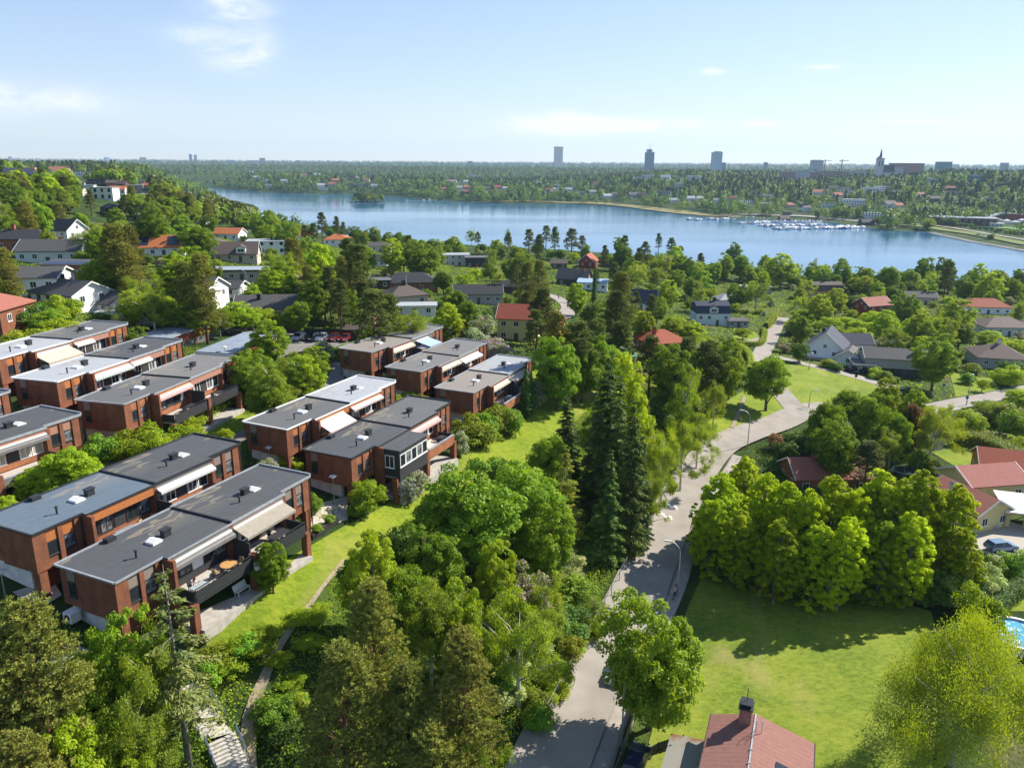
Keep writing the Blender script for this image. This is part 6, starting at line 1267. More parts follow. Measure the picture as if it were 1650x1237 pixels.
def make_woods(name, sets, m, label):
    C = np.concatenate([s[0] for s in sets]); N = np.concatenate([s[1] for s in sets]); T_ = np.concatenate([s[2] for s in sets]); L = np.concatenate([s[3] for s in sets])
    me = leafmesh(name, C, N, L, T_, .8); me.materials.append(m); tag(link(name, me), label, 'woodland', kind='stuff')
# far houses first, so that the woods can leave room for them
FARH = []
def far_house(u, v, wpx, wall, roof, kind, ang=None, ph=None):
    p = ground(u, v); Zc = project(p)[2]; wd = wpx * 1.2 * Zc / FPX; FARH.append((p[0], p[1], wd, u, v, wpx, Zc, wall, roof, kind, ang, p))
FH = [  # hillside on the left
 (8, 291, 16, 'white', 'brown', 'g'), (25, 284, 20, 'white', 'pale', 'f'), (33, 290, 34, 'dark', 'navy', 'g'), (50, 279, 16, 'white', 'orange', 'g'), (66, 280, 14, 'white', 'orange', 'g'), (97, 280, 24, 'white', 'rust', 'g'), (112, 281, 8, 'pink', 'rust', 'g'), (138, 283, 26, 'white', 'pale', 'f'),
 (90, 295, 12, 'pink', 'rust', 'g'), (128, 304, 12, 'white', 'grey', 'g'), (130, 315, 16, 'cream', 'brown', 'g'), (160, 298, 24, 'dark', 'black', 'f'), (145, 308, 12, 'pblue', 'pale', 'f'), (181, 302, 12, 'brick', 'brown', 'g'), (196, 304, 18, 'brown', 'brown', 'g'), (200, 298, 9, 'brick', 'orange', 'g'), (228, 296, 14, 'grey', 'pale', 'f'), (238, 306, 9, 'pink', 'rust', 'g'), (220, 307, 17, 'grey', 'pale', 'f'), (231, 314, 16, 'grey', 'black', 'h'), (192, 313, 18, 'white', 'orange', 'g'), (172, 322, 30, 'white', 'pale', 'b'), (238, 322, 20, 'pale', 'pale', 'f'), (300, 314, 12, 'grey', 'pale', 'f'), (318, 322, 10, 'pblue', 'grey', 'f'), (60, 303, 10, 'brick', 'rust', 'g'), (180, 346, 12, 'dark', 'navy', 'h'), (325, 360, 12, 'white', 'pale', 'f'),
 # far bank
 (405, 279, 6, 'white', 'pale', 'g'), (414, 288, 8, 'white', 'pale', 'g'), (433, 301, 7, 'white', 'pale', 'g'), (458, 294, 9, 'white', 'pale', 'g'), (428, 292, 6, 'white', 'pale', 'g'), (490, 284, 7, 'white', 'rust', 'g'), (512, 284, 8, 'white', 'pale', 'g'), (517, 301, 10, 'white', 'pale', 'g'), (522, 307, 10, 'white', 'pale', 'f'), (535, 299, 9, 'pink', 'rust', 'g'), (541, 293, 9, 'ochre', 'orange', 'g'), (555, 292, 9, 'grey', 'grey', 'g'), (576, 301, 8, 'navyw', 'navy', 'g'), (586, 301, 12, 'grey', 'grey', 'f'), (604, 302, 10, 'white', 'pale', 'g'), (591, 292, 9, 'white', 'orange', 'g'), (603, 286, 8, 'cream', 'pale', 'f'), (575, 288, 6, 'white', 'pale', 'g'),
 (723, 294, 7, 'white', 'rust', 'g'), (731, 294, 8, 'white', 'pale', 'g'), (741, 296, 9, 'cream', 'pale', 'f'), (752, 295, 9, 'white', 'pale', 'g'), (760, 285, 12, 'white', 'pale', 'f'), (768, 289, 10, 'grey', 'grey', 'g'), (714, 307, 7, 'ochre', 'rust', 'g'), (740, 305, 8, 'white', 'pale', 'g'), (752, 304, 8, 'pink', 'orange', 'g'), (751, 312, 9, 'red', 'rust', 'g'), (742, 312, 7, 'cream', 'brown', 'g'), (785, 306, 7, 'grey', 'grey', 'g'), (802, 304, 9, 'pink', 'red', 'g'), (814, 306, 8, 'white', 'pale', 'g'),
 (884, 309, 9, 'white', 'rust', 'g'), (896, 308, 8, 'white', 'pale', 'g'), (897, 301, 6, 'white', 'pale', 'g'), (916, 308, 10, 'white', 'pale', 'g'), (926, 304, 9, 'grey', 'pale', 'f'), (937, 314, 10, 'grey', 'grey', 'g'), (955, 312, 9, 'white', 'pale', 'g'), (978, 319, 12, 'white', 'pale', 'g'), (990, 316, 9, 'grey', 'grey', 'g'), (1020, 318, 14, 'grey', 'grey', 'g'), (1036, 317, 12, 'brick', 'brown', 'g'), (955, 298, 7, 'white', 'rust', 'g'), (925, 293, 7, 'pink', 'pale', 'f'), (870, 297, 6, 'white', 'pale', 'g'),
 (1028, 289, 12, 'white', 'pale', 'f'), (1044, 288, 16, 'white', 'pale', 'b'), (1072, 289, 13, 'white', 'pale', 'g'), (1086, 287, 14, 'grey', 'pale', 'f'), (1090, 276, 18, 'orange', 'red', 'f'), (1118, 290, 18, 'white', 'pale', 'b'), (1105, 285, 9, 'grey', 'pale', 'f'), (1157, 291, 9, 'grey', 'grey', 'g'), (1095, 299, 12, 'white', 'pale', 'f'), (1085, 306, 22, 'dark', 'grey', 'f'), (1070, 313, 18, 'grey', 'grey', 'f'), (1085, 326, 12, 'white', 'pale', 'g'), (1113, 323, 12, 'white', 'pale', 'g'), (1128, 323, 11, 'white', 'pale', 'g'), (1155, 326, 10, 'white', 'pale', 'g'), (1178, 323, 11, 'cream', 'rust', 'g'), (1202, 329, 16, 'white', 'pale', 'f'), (1217, 314, 18, 'grey', 'black', 'f'), (1236, 332, 14, 'cream', 'pale', 'f'), (1238, 318, 13, 'white', 'pale', 'f'),
 (1272, 334, 14, 'pink', 'rust', 'h'), (1294, 333, 10, 'brown', 'brown', 'g'), (1299, 339, 12, 'pblue', 'grey', 'g'), (1317, 314, 15, 'white', 'rust', 'g'), (1348, 318, 14, 'white', 'red', 'g'), (1343, 306, 12, 'white', 'grey', 'g'), (1364, 311, 15, 'white', 'grey', 'g'), (1401, 311, 20, 'white', 'pale', 'b'), (1420, 308, 18, 'white', 'grey', 'b'), (1376, 331, 30, 'white', 'pale', 'b'), (1332, 334, 20, 'bluegrey', 'grey', 'f'), (1432, 334, 18, 'white', 'grey', 'g'), (1446, 335, 13, 'white', 'red', 'g'), (1406, 350, 22, 'white', 'pale', 'f'), (1444, 314, 13, 'brown', 'brown', 'g'), (1482, 317, 11, 'white', 'rust', 'g'), (1504, 324, 14, 'brown', 'brown', 'g'), (1506, 294, 16, 'grey', 'pale', 'f'), (1499, 290, 10, 'white', 'pale', 'f'), (1530, 307, 12, 'brown', 'rust', 'g'), (1540, 314, 13, 'grey', 'navy', 'f'), (1570, 292, 14, 'dark', 'navy', 'f'), (1587, 324, 9, 'grey', 'pale', 'f'), (1612, 300, 14, 'brown', 'brown', 'f'), (1268, 347, 10, 'brown', 'brown', 'f'), (1395, 363, 18, 'brown', 'black', 'g'), (1263, 357, 14, 'brown', 'brown', 'g')]
WALLM['navyw'] = WALLM['dark']; WALLM['pale'] = WALLM['cream']; WALLM['bluegrey'] = WALLM['pblue']
for q in FH: far_house(*q)
CN = {'white': 'white', 'dark': 'dark', 'cream': 'cream', 'pink': 'pinkish', 'pblue': 'pale blue', 'brick': 'brick', 'brown': 'brown', 'grey': 'grey', 'red': 'red', 'ochre': 'ochre', 'navyw': 'dark', 'pale': 'pale', 'orange': 'orange', 'bluegrey': 'pale blue'}
RN = {'brown': 'brown roofed', 'pale': 'flat roofed', 'navy': 'navy roofed', 'orange': 'orange roofed', 'rust': 'red roofed', 'grey': 'grey roofed', 'black': 'black roofed', 'red': 'red roofed', 'white': 'white roofed'}
rf_ = random.Random(3)
for (x, y, wd, u, v, wpx, Zc, wall, roof, kind, ang, p) in FARH:
    wd = max(wd, 8); d = wd * (.62 if kind != 'b' else .5); h = {'g': 3.6, 'f': 4.2, 'h': 3.4, 'b': 6.6}[kind] * (1.0 if wd < 18 else 1.25); rh = d * .36
    rz = R(rf_.choice((-14, -8, 5, 12, 20)))
    t = thing('house', None, 'house', tuple(p), rz, 'houses across the water' if y > 700 and x > -300 else 'houses on the wooded hillside')
    wm, rm = WALLM[wall], ROOFM.get(roof, ROOFM['grey']); l, dd = wd / 2, d / 2
    w = MB(); w.box(-l, l, -dd, dd, -4, h)
    gab = kind == 'g'
    if gab:
        for s in (-1, 1): w.prism([(s * l - s * .3, -dd, h), (s * l - s * .3, dd, h), (s * l - s * .3, 0, h + rh)], (s * .3, 0, 0))
    w.build('wall', wm, t); r = MB()
    if gab:
        for s in (-1, 1): r.prism([(-l - .4, 0, h + rh + .05), (-l - .4, s * (dd + .5), h - .25), (-l - .4, s * (dd + .5), h), (-l - .4, 0, h + rh + .3)], (wd + .8, 0, 0))
    elif kind == 'h': r.v += [(-l - .4, -dd - .4, h), (l + .4, -dd - .4, h), (l + .4, dd + .4, h), (-l - .4, dd + .4, h), (-l + dd, 0, h + rh), (l - dd, 0, h + rh)]; r.f += [(0, 1, 5, 4), (1, 2, 5), (2, 3, 4, 5), (3, 0, 4), (3, 2, 1, 0)]
    else: r.box(-l - .3, l + .3, -dd - .3, dd + .3, h, h + .4)
    r.build('roof', rm, t)
    nf = 1 if h < 5 else 2; nw = max(2, int(wd / 3.2))
    for s in range(nf):
        for i in range(nw): window(t, -l + wd * (i + .5) / nw, -dd, (1.1 if nf == 1 else 1.0 + 3.4 * s), 1.6, 1.6 if nf == 1 else 2.0, 'y-', M_GLASS, M_WHITE if wall not in ('white', 'cream') else M_DARKW, 1)
    AUTO.append((t, CN[wall] + ' ' + (RN[roof] if kind != 'b' else 'apartment') + ' house' if kind != 'b' else CN[wall] + ' storeyed apartment house', h))
# ---- woods: keep clear of houses, roads and open shores
FP = np.array([(q[0], q[1], q[2]) for q in FARH])
def scatter(n, poly=None, rr=None, seed=0, sp=1.0, clearshore=4):
    g = np.random.default_rng(seed)
    if poly is not None:
        Q = np.array([ground(*q)[:2] for q in poly]); lo, hi = Q.min(0), Q.max(0); P = g.uniform(lo, hi, (n * 4, 2)); P = P[poly_sd(P, Q) < 0][:n]
    else:
        a = g.uniform(R(-40), R(40), n); r = np.sqrt(g.uniform(rr[0] ** 2, rr[1] ** 2, n)); P = np.c_[r * np.sin(a), r * np.cos(a)]
    P = P[poly_sd(P, LAKE) > clearshore]
    return open_views(P)
OBST = [(1552, 364, 104, 4), (1628, 358, 60, 4), (1606, 367, 24, 2), (1288, 292, 66, 5), (1419, 274, 14, 4), (1316, 276, 18, 4), (1310, 357, 190, 1)]
def open_views(P):
    Z0 = height(P); u, v, zz = project_many(P, Z0); _, vt, _ = project_many(P, Z0 + 11.5); hw = 4.2 / zz * FPX; keep = np.ones(len(P), bool)
    for (x, y, w, hu, hv, wpx, Zc, *_r) in FARH:      # gardens: nothing tall between the viewer's bank and a house
        near_ = x < -150 and y < 900
        keep &= ~((np.abs(u - hu) < wpx * (.5 if near_ else .6) + hw * (.4 if near_ else .7)) & (zz < Zc - 1) & (vt < hv - wpx * (.16 if near_ else .10)) & (v > hv - wpx * .4))
        keep &= (P[:, 0] - x) ** 2 + (P[:, 1] - y) ** 2 > (w * .55 + 3) ** 2
    for hu, hv, wpx, dpx in OBST:
        g_ = ground(hu, hv); Zc = project(g_)[2]; keep &= ~((np.abs(u - hu) < wpx * .5 + hw * .6) & (zz < Zc + 12) & (vt < hv - dpx) & (v > hv - 20))
    P = P[keep]
    for a in VFOOT: P = P[((P - np.array(a[:2])) ** 2).sum(1) > (a[2] + 4) ** 2]
    return P
def nearness(P): return np.hypot(P[:, 0], P[:, 1])
LEFT = [(0, 258), (120, 262), (210, 268), (300, 283), (360, 310), (420, 338), (440, 352), (400, 365), (300, 365), (180, 352), (60, 350), (0, 352)]
gq = np.random.default_rng(21); aq = gq.uniform(R(-38), R(-13), 15000); rq = np.sqrt(gq.uniform(250 ** 2, 1050 ** 2, 15000)); Pl = np.c_[rq * np.sin(aq), rq * np.cos(aq)]; Pl = Pl[poly_sd(Pl, LAKE) > 3]
zq = height(Pl); uvq = np.array([project((x, y, z))[:2] for (x, y), z in zip(Pl, zq)]); Pl = Pl[(poly_sd(uvq, np.array(LEFT, float)) < 0) | ((uvq[:, 1] < 266) & (uvq[:, 0] < 300))]; Pl = open_views(Pl)
hl = np.random.default_rng(1).uniform(9, 13.5, len(Pl)); sel = np.random.default_rng(2).uniform(size=len(Pl))
uu = np.array([project((x, y, 40))[0] for x, y in Pl]); pineshare = np.where(uu > 210, .78, .42)
isl = ISLE + np.random.default_rng(4).normal(0, 12, (60, 2)) * np.array([1.0, .8])
Rr = np.random.default_rng(6)
# the wooded islet is one thing, and countable
P1 = scatter(24000, None, (650, 2300), seed=31, clearshore=7); P1 = P1[(P1[:, 1] > 700)]
uv = np.array([project((x, y, 20))[:2] for x, y in P1]); 
keep = ~((uv[:, 0] < 430) & (np.hypot(P1[:, 0], P1[:, 1]) < 1250)) & ~((uv[:, 0] > 1480) & (poly_sd(P1, LAKE) < 75)) & ~((uv[:, 0] > 1120) & (uv[:, 0] < 1420) & (poly_sd(P1, LAKE) < 32))
keep &= ~((uv[:, 0] > 880) & (uv[:, 0] < 1130) & (poly_sd(P1, LAKE) < 42) & (Rr.uniform(size=len(P1)) < .85)); P1 = P1[keep]; uv = uv[keep]
h1 = Rr.uniform(10, 17, len(P1)); s1 = Rr.uniform(size=len(P1)); sd1 = poly_sd(P1, LAKE); pin = np.where(sd1 > 160, .42, .12) + .12 * np.sin(P1[:, 0] * .006) * np.sin(P1[:, 1] * .009 + 1)
P2 = scatter(13000, None, (2300, 4600), seed=32); h2 = Rr.uniform(11, 18, len(P2)); s2 = Rr.uniform(size=len(P2))
P3 = scatter(7000, None, (4600, 9500), seed=33); h3 = Rr.uniform(14, 24, len(P3)) * 1.2; s3 = Rr.uniform(size=len(P3))
# nearest 0-250 hillside trees are things of their own
order = np.argsort(nearness(Pl)); ind = set(order[:150].tolist())
for i in order[:150]:
    k = ('dark_pine' if Rr.uniform() < .4 else 'pine') if sel[i] < pineshare[i] else ('maple', 'birch', 'lime_tree')[int(Rr.integers(0, 3))]
    plant(k, (Pl[i, 0], Pl[i, 1], hz(*Pl[i])), hl[i] + 1.5, (hl[i] + 1.5) * (.5 if 'pine' in k else .78), group='hillside trees')
m_ = np.array([i not in ind for i in range(len(Pl))]); Pl, hl, sel, pineshare = Pl[m_], hl[m_], sel[m_], pineshare[m_]
a_ = sel < pineshare
FW1 = leaf_mat('far leafy woods', (.017, .040, .010), (.045, .082, .015), (.11, .145, .025), .25, hue=0, val=0)
FW2 = leaf_mat('far pine woods', (.014, .027, .012), (.028, .044, .017), (.062, .072, .026), .12, hue=0, val=0)
make_woods('pine_woodland', [woods('', Pl[a_], hl[a_] * 1.05, 'con', 170, 41, '', None, 1)], leaf_mat('hill pine woods', (.036, .050, .020), (.064, .076, .026), (.105, .108, .036), .15, hue=0, val=0), 'mixed pine wood on the hillside above the lake')
make_woods('leafy_woodland', [woods('', Pl[~a_], hl[~a_], 'leaf', 170, 42, '', None, 1)], leaf_mat('hill leafy woods', (.045, .082, .012), (.078, .125, .017), (.125, .175, .024), .3, hue=0, val=0), 'leafy wood on the hillside above the lake')
c1 = s1 < pin; c2 = s2 < .6
make_woods('leafy_woodland', [woods('', P1[~c1], h1[~c1], 'leaf', 72, 43, '', None, 1), woods('', P2[~c2], h2[~c2], 'leaf', 36, 45, '', None, 1)], FW1, 'leafy woods across the lake')
make_woods('pine_woodland', [woods('', P1[c1], h1[c1] * 1.1, 'con', 66, 44, '', None, 1), woods('', P2[c2], h2[c2], 'con', 32, 46, '', None, 1), woods('', P3, h3, 'leaf', 22, 47, '', None, 1)], FW2, 'dark pine woods across the lake to the horizon')
Zi = height(isl)
for q in isl:
    k = ('maple', 'birch', 'dark_pine')[int(Rr.integers(0, 3))]
    hh = Rr.uniform(9, 14); plant(k, (q[0], q[1], max(hz(*q), .3)), hh, hh * .8, group='trees on the islet')
# shore trees that stand out across the water
for u, v, h, w, k in ((1303, 352, 0, 0, 0),):
    pass
for k, u, v, h, w in (('maple', 1318, 337, 13, 9), ('birch', 1332, 338, 14, 8), ('maple', 1350, 334, 15, 9), ('maple', 1366, 337, 13, 8), ('maple', 1385, 333, 14, 9), ('maple', 1418, 349, 10, 12), ('maple', 1450, 345, 12, 9), ('birch', 1447, 354, 8, 7), ('lime_tree', 1497, 353, 11, 16), ('maple', 1520, 350, 9, 8), ('maple', 1537, 350, 10, 11), ('shrub', 1597, 377, 5, 7), ('maple', 1254, 320, 12, 10), ('lime_tree', 1262, 316, 11, 9), ('maple', 660, 296, 13, 12), ('lime_tree', 690, 297, 13, 14), ('birch', 770, 299, 12, 9), ('dark_shrub', 1475, 366, 3, 6)):
    top(k, u, v, h, w, group='shore trees across the lake')
along(['dark_shrub', 'shrub'], [(1540, 364), (1580, 370), (1620, 376), (1650, 380)], 14, 4, 6, 1.5)
# ---------------------------------------------------------------- far towers and city blocks
M_CITY = {k: stripes_mat('storeys ' + k, a, b, s, 'Z', .6, duty=.55, spec=.5) for k, a, b, s in (('pale', (.80, .76, .68), (.62, .60, .55), .16), ('blue', (.06, .12, .20), (.16, .22, .3), .26), ('grey', (.2, .3, .4), (.5, .58, .66), .26), ('white', (.62, .62, .62), (.2, .24, .28), .26), ('brick', (.40, .25, .20), (.25, .18, .16), .28), ('green', (.13, .26, .28), (.25, .38, .38), .2), ('far', (.2, .25, .3), (.26, .3, .35), .2), ('rose', (.34, .2, .17), (.42, .28, .24), .2))}
CITY = 'city blocks on the horizon'
def block(name, label, u, vt, wpx, dist, m, depth=.7, vb=None, group=CITY, cat='tower', parts=None, rz=None):
    """a tall building at a given distance whose top reaches pixel row vt"""
    d = ray(u, vt); d = d / math.hypot(d[0], d[1]); x, y, zt = d[0] * dist, d[1] * dist, CAM_Z + d[2] * dist
    wd = wpx * dist / FPX; z0 = hz(x, y) - 3; t = thing(name, label, cat, (x, y, z0), rz if rz is not None else -math.atan2(x, y) + R(18), group)
    c, s = .82, .82
    H = zt - z0; MB().box(-wd / 2 * c, wd / 2 * c, -wd * depth / 2, wd * depth / 2, 0, H).build('facade', m, t)
    MB().box(-wd / 2 * c - .02 * wd, wd / 2 * c + .02 * wd, -wd * depth / 2 - .02 * wd, wd * depth / 2 + .02 * wd, H, H + .02 * H + .5).build('roof', M_FLASH, t)
    return t, wd, H
tw = block('tower', 'tall pale beige tower rising alone above the far forest', 900, 237.5, 13.5, 4200, M_CITY['pale'], .8)[0]
t, wd, H = block('tower', 'dark blue tower with thin rooftop mast', 1047, 246, 14, 3700, M_CITY['blue'], .8)
MB().box(-wd * .3, wd * .2, -wd * .2, wd * .2, H + .5, H + 14).build('plant_room', M_CITY['blue'], t); MB().tube([(0, 0, H + 10), (0, 0, H + 36)], [1.2, .4], 6).build('mast', M_BLACKM, t)
t, wd, H = block('tower', 'blue-grey slab tower with stepped top', 1155.5, 246.5, 17, 3300, M_CITY['grey'], .6); MB().box(-wd * .25, wd * .35, -wd * .15, wd * .15, H + .5, H + 6).build('plant_room', M_FLASH, t)
block('office_block', 'small dark block standing beside the blue-grey tower', 1166, 262.5, 6, 3350, M_CITY['blue'], .8)
block('tower', 'farther twin tower of two on the far horizon, wider one', 306.5, 249, 4.2, 7500, M_CITY['blue'], .6); block('tower', 'twin tower of two on the far horizon, tapered one', 314.5, 250, 4.0, 7600, M_CITY['blue'], .6)
block('office_block', 'blue cube shaped block on the far horizon', 422.5, 255, 8, 6500, M_CITY['far']); block('office_block', 'wide low pale block beside the horizon cube', 408, 259, 18, 6700, M_CITY['white'], .3); block('office_block', 'small blue block above the mid forest', 757.5, 260, 8, 5500, M_CITY['far'])
block('office_block', 'distant dark cube near the right horizon woods', 1234, 262, 6, 4200, M_CITY['blue']); block('office_block', 'blue flat cube on the eastern horizon', 1619, 263, 10, 3600, M_CITY['far'])
for i, (u, v, w) in enumerate(((16, 253, 5), (62, 256, 8), (84, 257, 12), (172, 254, 7), (230, 254, 9), (258, 258, 14), (345, 258, 8), (372, 258, 12), (480, 259, 8), (520, 260, 7), (545, 260, 9), (560, 261, 6), (1020, 264, 6), (1120, 265, 9), (1200, 265, 7), (1395, 265, 8), (1540, 265, 10), (1575, 266, 8))):
    block('office_block', 'low pale city block in the haze on the skyline', u, v, w, 6800 + (i % 4) * 300, M_CITY[('far', 'white', 'rose', 'grey')[i % 4]], .5, group='low blocks in the skyline haze')
t, wd, H = block('office_block', 'white banded office block behind the marina hill', 1316.5, 259.5, 18, 2300, M_CITY['white'], .8); MB().box(-wd * .35, wd * .3, -wd * .3, wd * .3, H + .5, H + 3).build('plant_room', M_WHITE, t); landmark('the white banded office block', t.location)
t, wd, H = block('office_block', 'long brick and white office block before the white tower', 1288, 277, 64, 1750, M_CITY['brick'], .3); MB().box(-wd * .14, wd * .2, -wd * .16, -wd * .151, 0, H + 3).build('white_facade', M_CITY['white'], t); landmark('the brick office block', t.location)
block('office_block', 'long rose coloured building beside the church spire', 1461, 264, 52, 1900, M_CITY['rose'], .25); block('office_block', 'low pale parish hall joining church and rose building', 1440, 270, 30, 1880, M_CITY['white'], .25)
t, wd, H = block('office_block', 'glassy green office block on the hill', 1521, 261.5, 22, 2200, M_CITY['green'], .5); landmark('the glassy green block', t.location)
block('office_block', 'low brown centre building behind brick offices', 1345, 276, 40, 1950, M_CITY['brick'], .3); block('office_block', 'long white industrial hall behind the far woods', 1222, 283, 50, 2100, M_CITY['white'], .2); block('office_block', 'pale flat halls behind pine hill', 1380, 276, 30, 2000, M_CITY['white'], .3)
block('office_block', 'blue black box house among hill trees', 1572, 283, 15, 1500, M_CITY['blue'], .6)
# church: tower, belfry, spire, nave
d = ray(1418, 263); d = d / math.hypot(d[0], d[1]); dist = 1800; x, y = d[0] * dist, d[1] * dist; zb = hz(x, y); k = dist / FPX
t = thing('church', 'white church tower with dark slender spire on the hill', 'church', (x, y, zb), -math.atan2(x, y) + R(20)); zt = CAM_Z + ray(1419, 257)[2] / ray(1419, 257)[1] * dist - zb
MB().box(-4.2 * k, 4.2 * k, -4.2 * k, 4.2 * k, -3, zt).build('tower', mat('church plaster', (.55, .56, .55), .8), t); MB().box(-4.7 * k, 4.7 * k, -4.7 * k, 4.7 * k, zt, zt + 1 * k).build('cornice', M_FLASH, t)
MB().lathe([(4.8 * k, zt + k), (3.0 * k, zt + 3 * k), (2.0 * k, zt + 3.5 * k), (1.1 * k, zt + 9 * k), (0.05 * k, zt + 15 * k)], 8).build('spire', mat('copper dark spire', (.06, .09, .10), .5), t)
MB().box(4.2 * k, 20 * k, -4 * k, 4 * k, -3, zt * .45).build('nave', mat('church plaster', (.6, .6, .58), .8), t); MB().prism([(4.2 * k, -4.5 * k, zt * .45), (4.2 * k, 4.5 * k, zt * .45), (4.2 * k, 0, zt * .75)], (16 * k, 0, 0)).build('nave_roof', ROOFM['grey'], t)
for s in (-1, 1): MB().box(s * 2 * k - .7 * k, s * 2 * k + .7 * k, -4.25 * k, -4.2 * k, zt * .7, zt * .9).build('belfry_opening', M_BLACKM, t)
landmark('the church', (x, y, zb + 10))
# cranes
for u, vt, vb, lb in ((1330, 257, 275, 'red tower crane beside the white office block'), (1357.5, 257, 272, 'shorter red tower crane right of white office block')):
    d = ray(u, vt); d = d / math.hypot(d[0], d[1]); dist = 2400; x, y = d[0] * dist, d[1] * dist; zt = CAM_Z + d[2] * dist; z0 = hz(x, y)
    t = thing('tower_crane', lb, 'crane', (x, y, z0), .5, 'cranes on the skyline'); H = zt - z0
    MB().box(-.9, .9, -.9, .9, 0, H).build('mast', mat('crane red', (.45, .12, .08), .6), t); MB().box(-10, 26, -.6, .6, H - 4, H - 2.6).build('jib', mat('crane red', (.45, .12, .08), .6), t); MB().box(-10, -6.5, -.9, .9, H - 6, H - 4).build('counterweight', M_FLASH, t)
# school hall, arched sports hall, kiosk on the far right shore
def shorebox(label, u, v, wpx, h, depth, wall, roof, rz=-14, name='school_hall', cat='hall'):
    p = ground(u, v); wd = wpx * project(p)[2] / FPX; t = thing(name, label, cat, tuple(p), R(rz)); MB().box(-wd / 2, wd / 2, 0, depth, -3, h).build('wall', wall, t)
    ro = MB().box(-wd / 2 - .8, wd / 2 + .8, -1.5, depth + .8, h, h + .7).build('roof', roof, t); return t, wd
t, wd = shorebox('long brown timber hall with flat grey roof by the sports field', 1552, 363.5, 96, 8, 30, stripes_mat('brown hall panels', (.26, .15, .08), (.05, .05, .055), .16, 'X', .7, wall=True, duty=.62), ROOFM['bluegrey'], -22); landmark('the brown timber hall', t.location)
for i in range(5): window(t, -wd * .42 + i * wd * .16, 0, 1, wd * .09, 3.6, 'y-', M_GLASS, M_DARKW, 3, d=.2)
p = ground(1628, 357); t = thing('sports_hall', 'red arched sports hall beside the brown hall', 'hall', tuple(p), R(-20)); a = [(-24 + 48 * i / 12, 0, 3.5 + 5.5 * math.sin(math.pi * i / 12)) for i in range(13)]
MB().prism([(-24, 0, -3)] + a + [(24, 0, -3)], (0, 26, 0)).build('wall', WALLM['red'], t); b_ = [(q[0], q[1] - 1, q[2] + .05) for q in a] + [(q[0], q[1] - 1, q[2] + .6) for q in reversed(a)]; MB().prism(b_, (0, 28, 0)).build('roof', ROOFM['bluegrey'], t)
for i, (u, v) in enumerate(((1608, 357), (1622, 359), (1636, 361), (1646, 358))):
    p = ground(u, v); t = thing('event_tent', ('white peaked event tent nearest the brown hall', 'white peaked event tent, second from the brown hall', 'white peaked event tent, third from the brown hall', 'white peaked event tent farthest from the brown hall')[i], 'tent', tuple(p), R(-20), 'white tents by the sports hall')
    MB().box(-4, 4, -3, 3, 0, 2.4).build('tent_wall', M_WHITE, t); r = MB(); r.v += [(-4.3, -3.3, 2.4), (4.3, -3.3, 2.4), (4.3, 3.3, 2.4), (-4.3, 3.3, 2.4), (0, 0, 4.4)]; r.f += [(0, 1, 4), (1, 2, 4), (2, 3, 4), (3, 0, 4), (3, 2, 1, 0)]; r.build('tent_roof', M_WHITE, t)
t, wd = shorebox('small pale blue kiosk with white roof by the shore road', 1606, 366, 19, 3.6, 6, WALLM['pblue'], M_WHITE, -16, 'kiosk', 'kiosk'); landmark('the pale blue kiosk', t.location)
for i in range(3): window(t, -wd * .3 + i * wd * .3, 0, .9, 1.6, 1.5, 'y-')
# stone bank along the far right shore
ribbon('stone_bank', [(1500, 376), (1560, 389), (1600, 396), (1660, 407)], 6, mat('shore stones', (.25, .24, .22), .95, (.12, .12, .11), .6), .7, protect=False, step=8)
# ---------------------------------------------------------------- boats and jetties
M_HULLW = mat('boat white', (.80, .80, .80), .35); M_HULLB = mat('boat blue', (.05, .10, .22), .4); M_COVER = [mat('blue boat cover', (.06, .13, .30), .8), mat('navy boat cover', (.02, .03, .06), .8), mat('grey boat cover', (.35, .36, .38), .8), mat('white boat canopy', (.72, .72, .72), .6), mat('teal boat cover', (.03, .22, .28), .7)]
def hull_mesh(L, B, H, m):
    b = MB(); st = [(-.5, .8, .1), (-.25, .95, 0), (.05, 1, 0), (.3, .72, .08), (.45, .3, .2), (.5, .03, .3)]; ring = []
    for f, w, s in st:
        x = f * L; hw = B / 2 * w; ring.append(len(b.v)); b.v += [(x, -hw, H * (1 + s)), (x, -hw * .7, H * .05), (x, 0, -H * .35), (x, hw * .7, H * .05), (x, hw, H * (1 + s)), (x, 0, H * (1 + s) + .03)]
    for i in range(len(st) - 1):
        for k in range(6): k2 = (k + 1) % 6; b.f.append((ring[i] + k, ring[i] + k2, ring[i + 1] + k2, ring[i + 1] + k))
    b.f.append(tuple(range(5, -1, -1))); b.f.append(tuple(ring[-1] + k for k in range(6))); return b.mesh('hull', m)
HULLS = [hull_mesh(8, 2.8, 1.05, M_HULLW), hull_mesh(6, 2.3, .8, M_HULLW), hull_mesh(9.5, 3.0, 1.1, M_HULLB), hull_mesh(10, 3.1, 1.1, M_HULLW)]
def cab(L, B, z, m): return MB().prism([(-L * .3, -B * .36, z), (L * .22, -B * .36, z), (L * .1, -B * .3, z + 1.0), (-L * .28, -B * .32, z + 1.15)], (0, B * .7, 0)).mesh('cabin', m)
CABS = [cab(8, 2.8, 1.05, M_HULLW), None, cab(9.5, 3, 1.1, M_HULLW), cab(10, 3.1, 1.1, M_HULLW)]
COVERS = [[MB().prism([(-3.9, -1.0, 1.05), (-3.9, 1.0, 1.05), (-3.9, 0, 1.9)], (4.6, 0, 0)).mesh('boat_cover', m) for m in M_COVER], [MB().prism([(-2.6, -1.0, .85), (-2.6, 1.0, .85), (-2.6, 0, 1.45)], (4.2, 0, 0)).mesh('boat_cover', m) for m in M_COVER]]
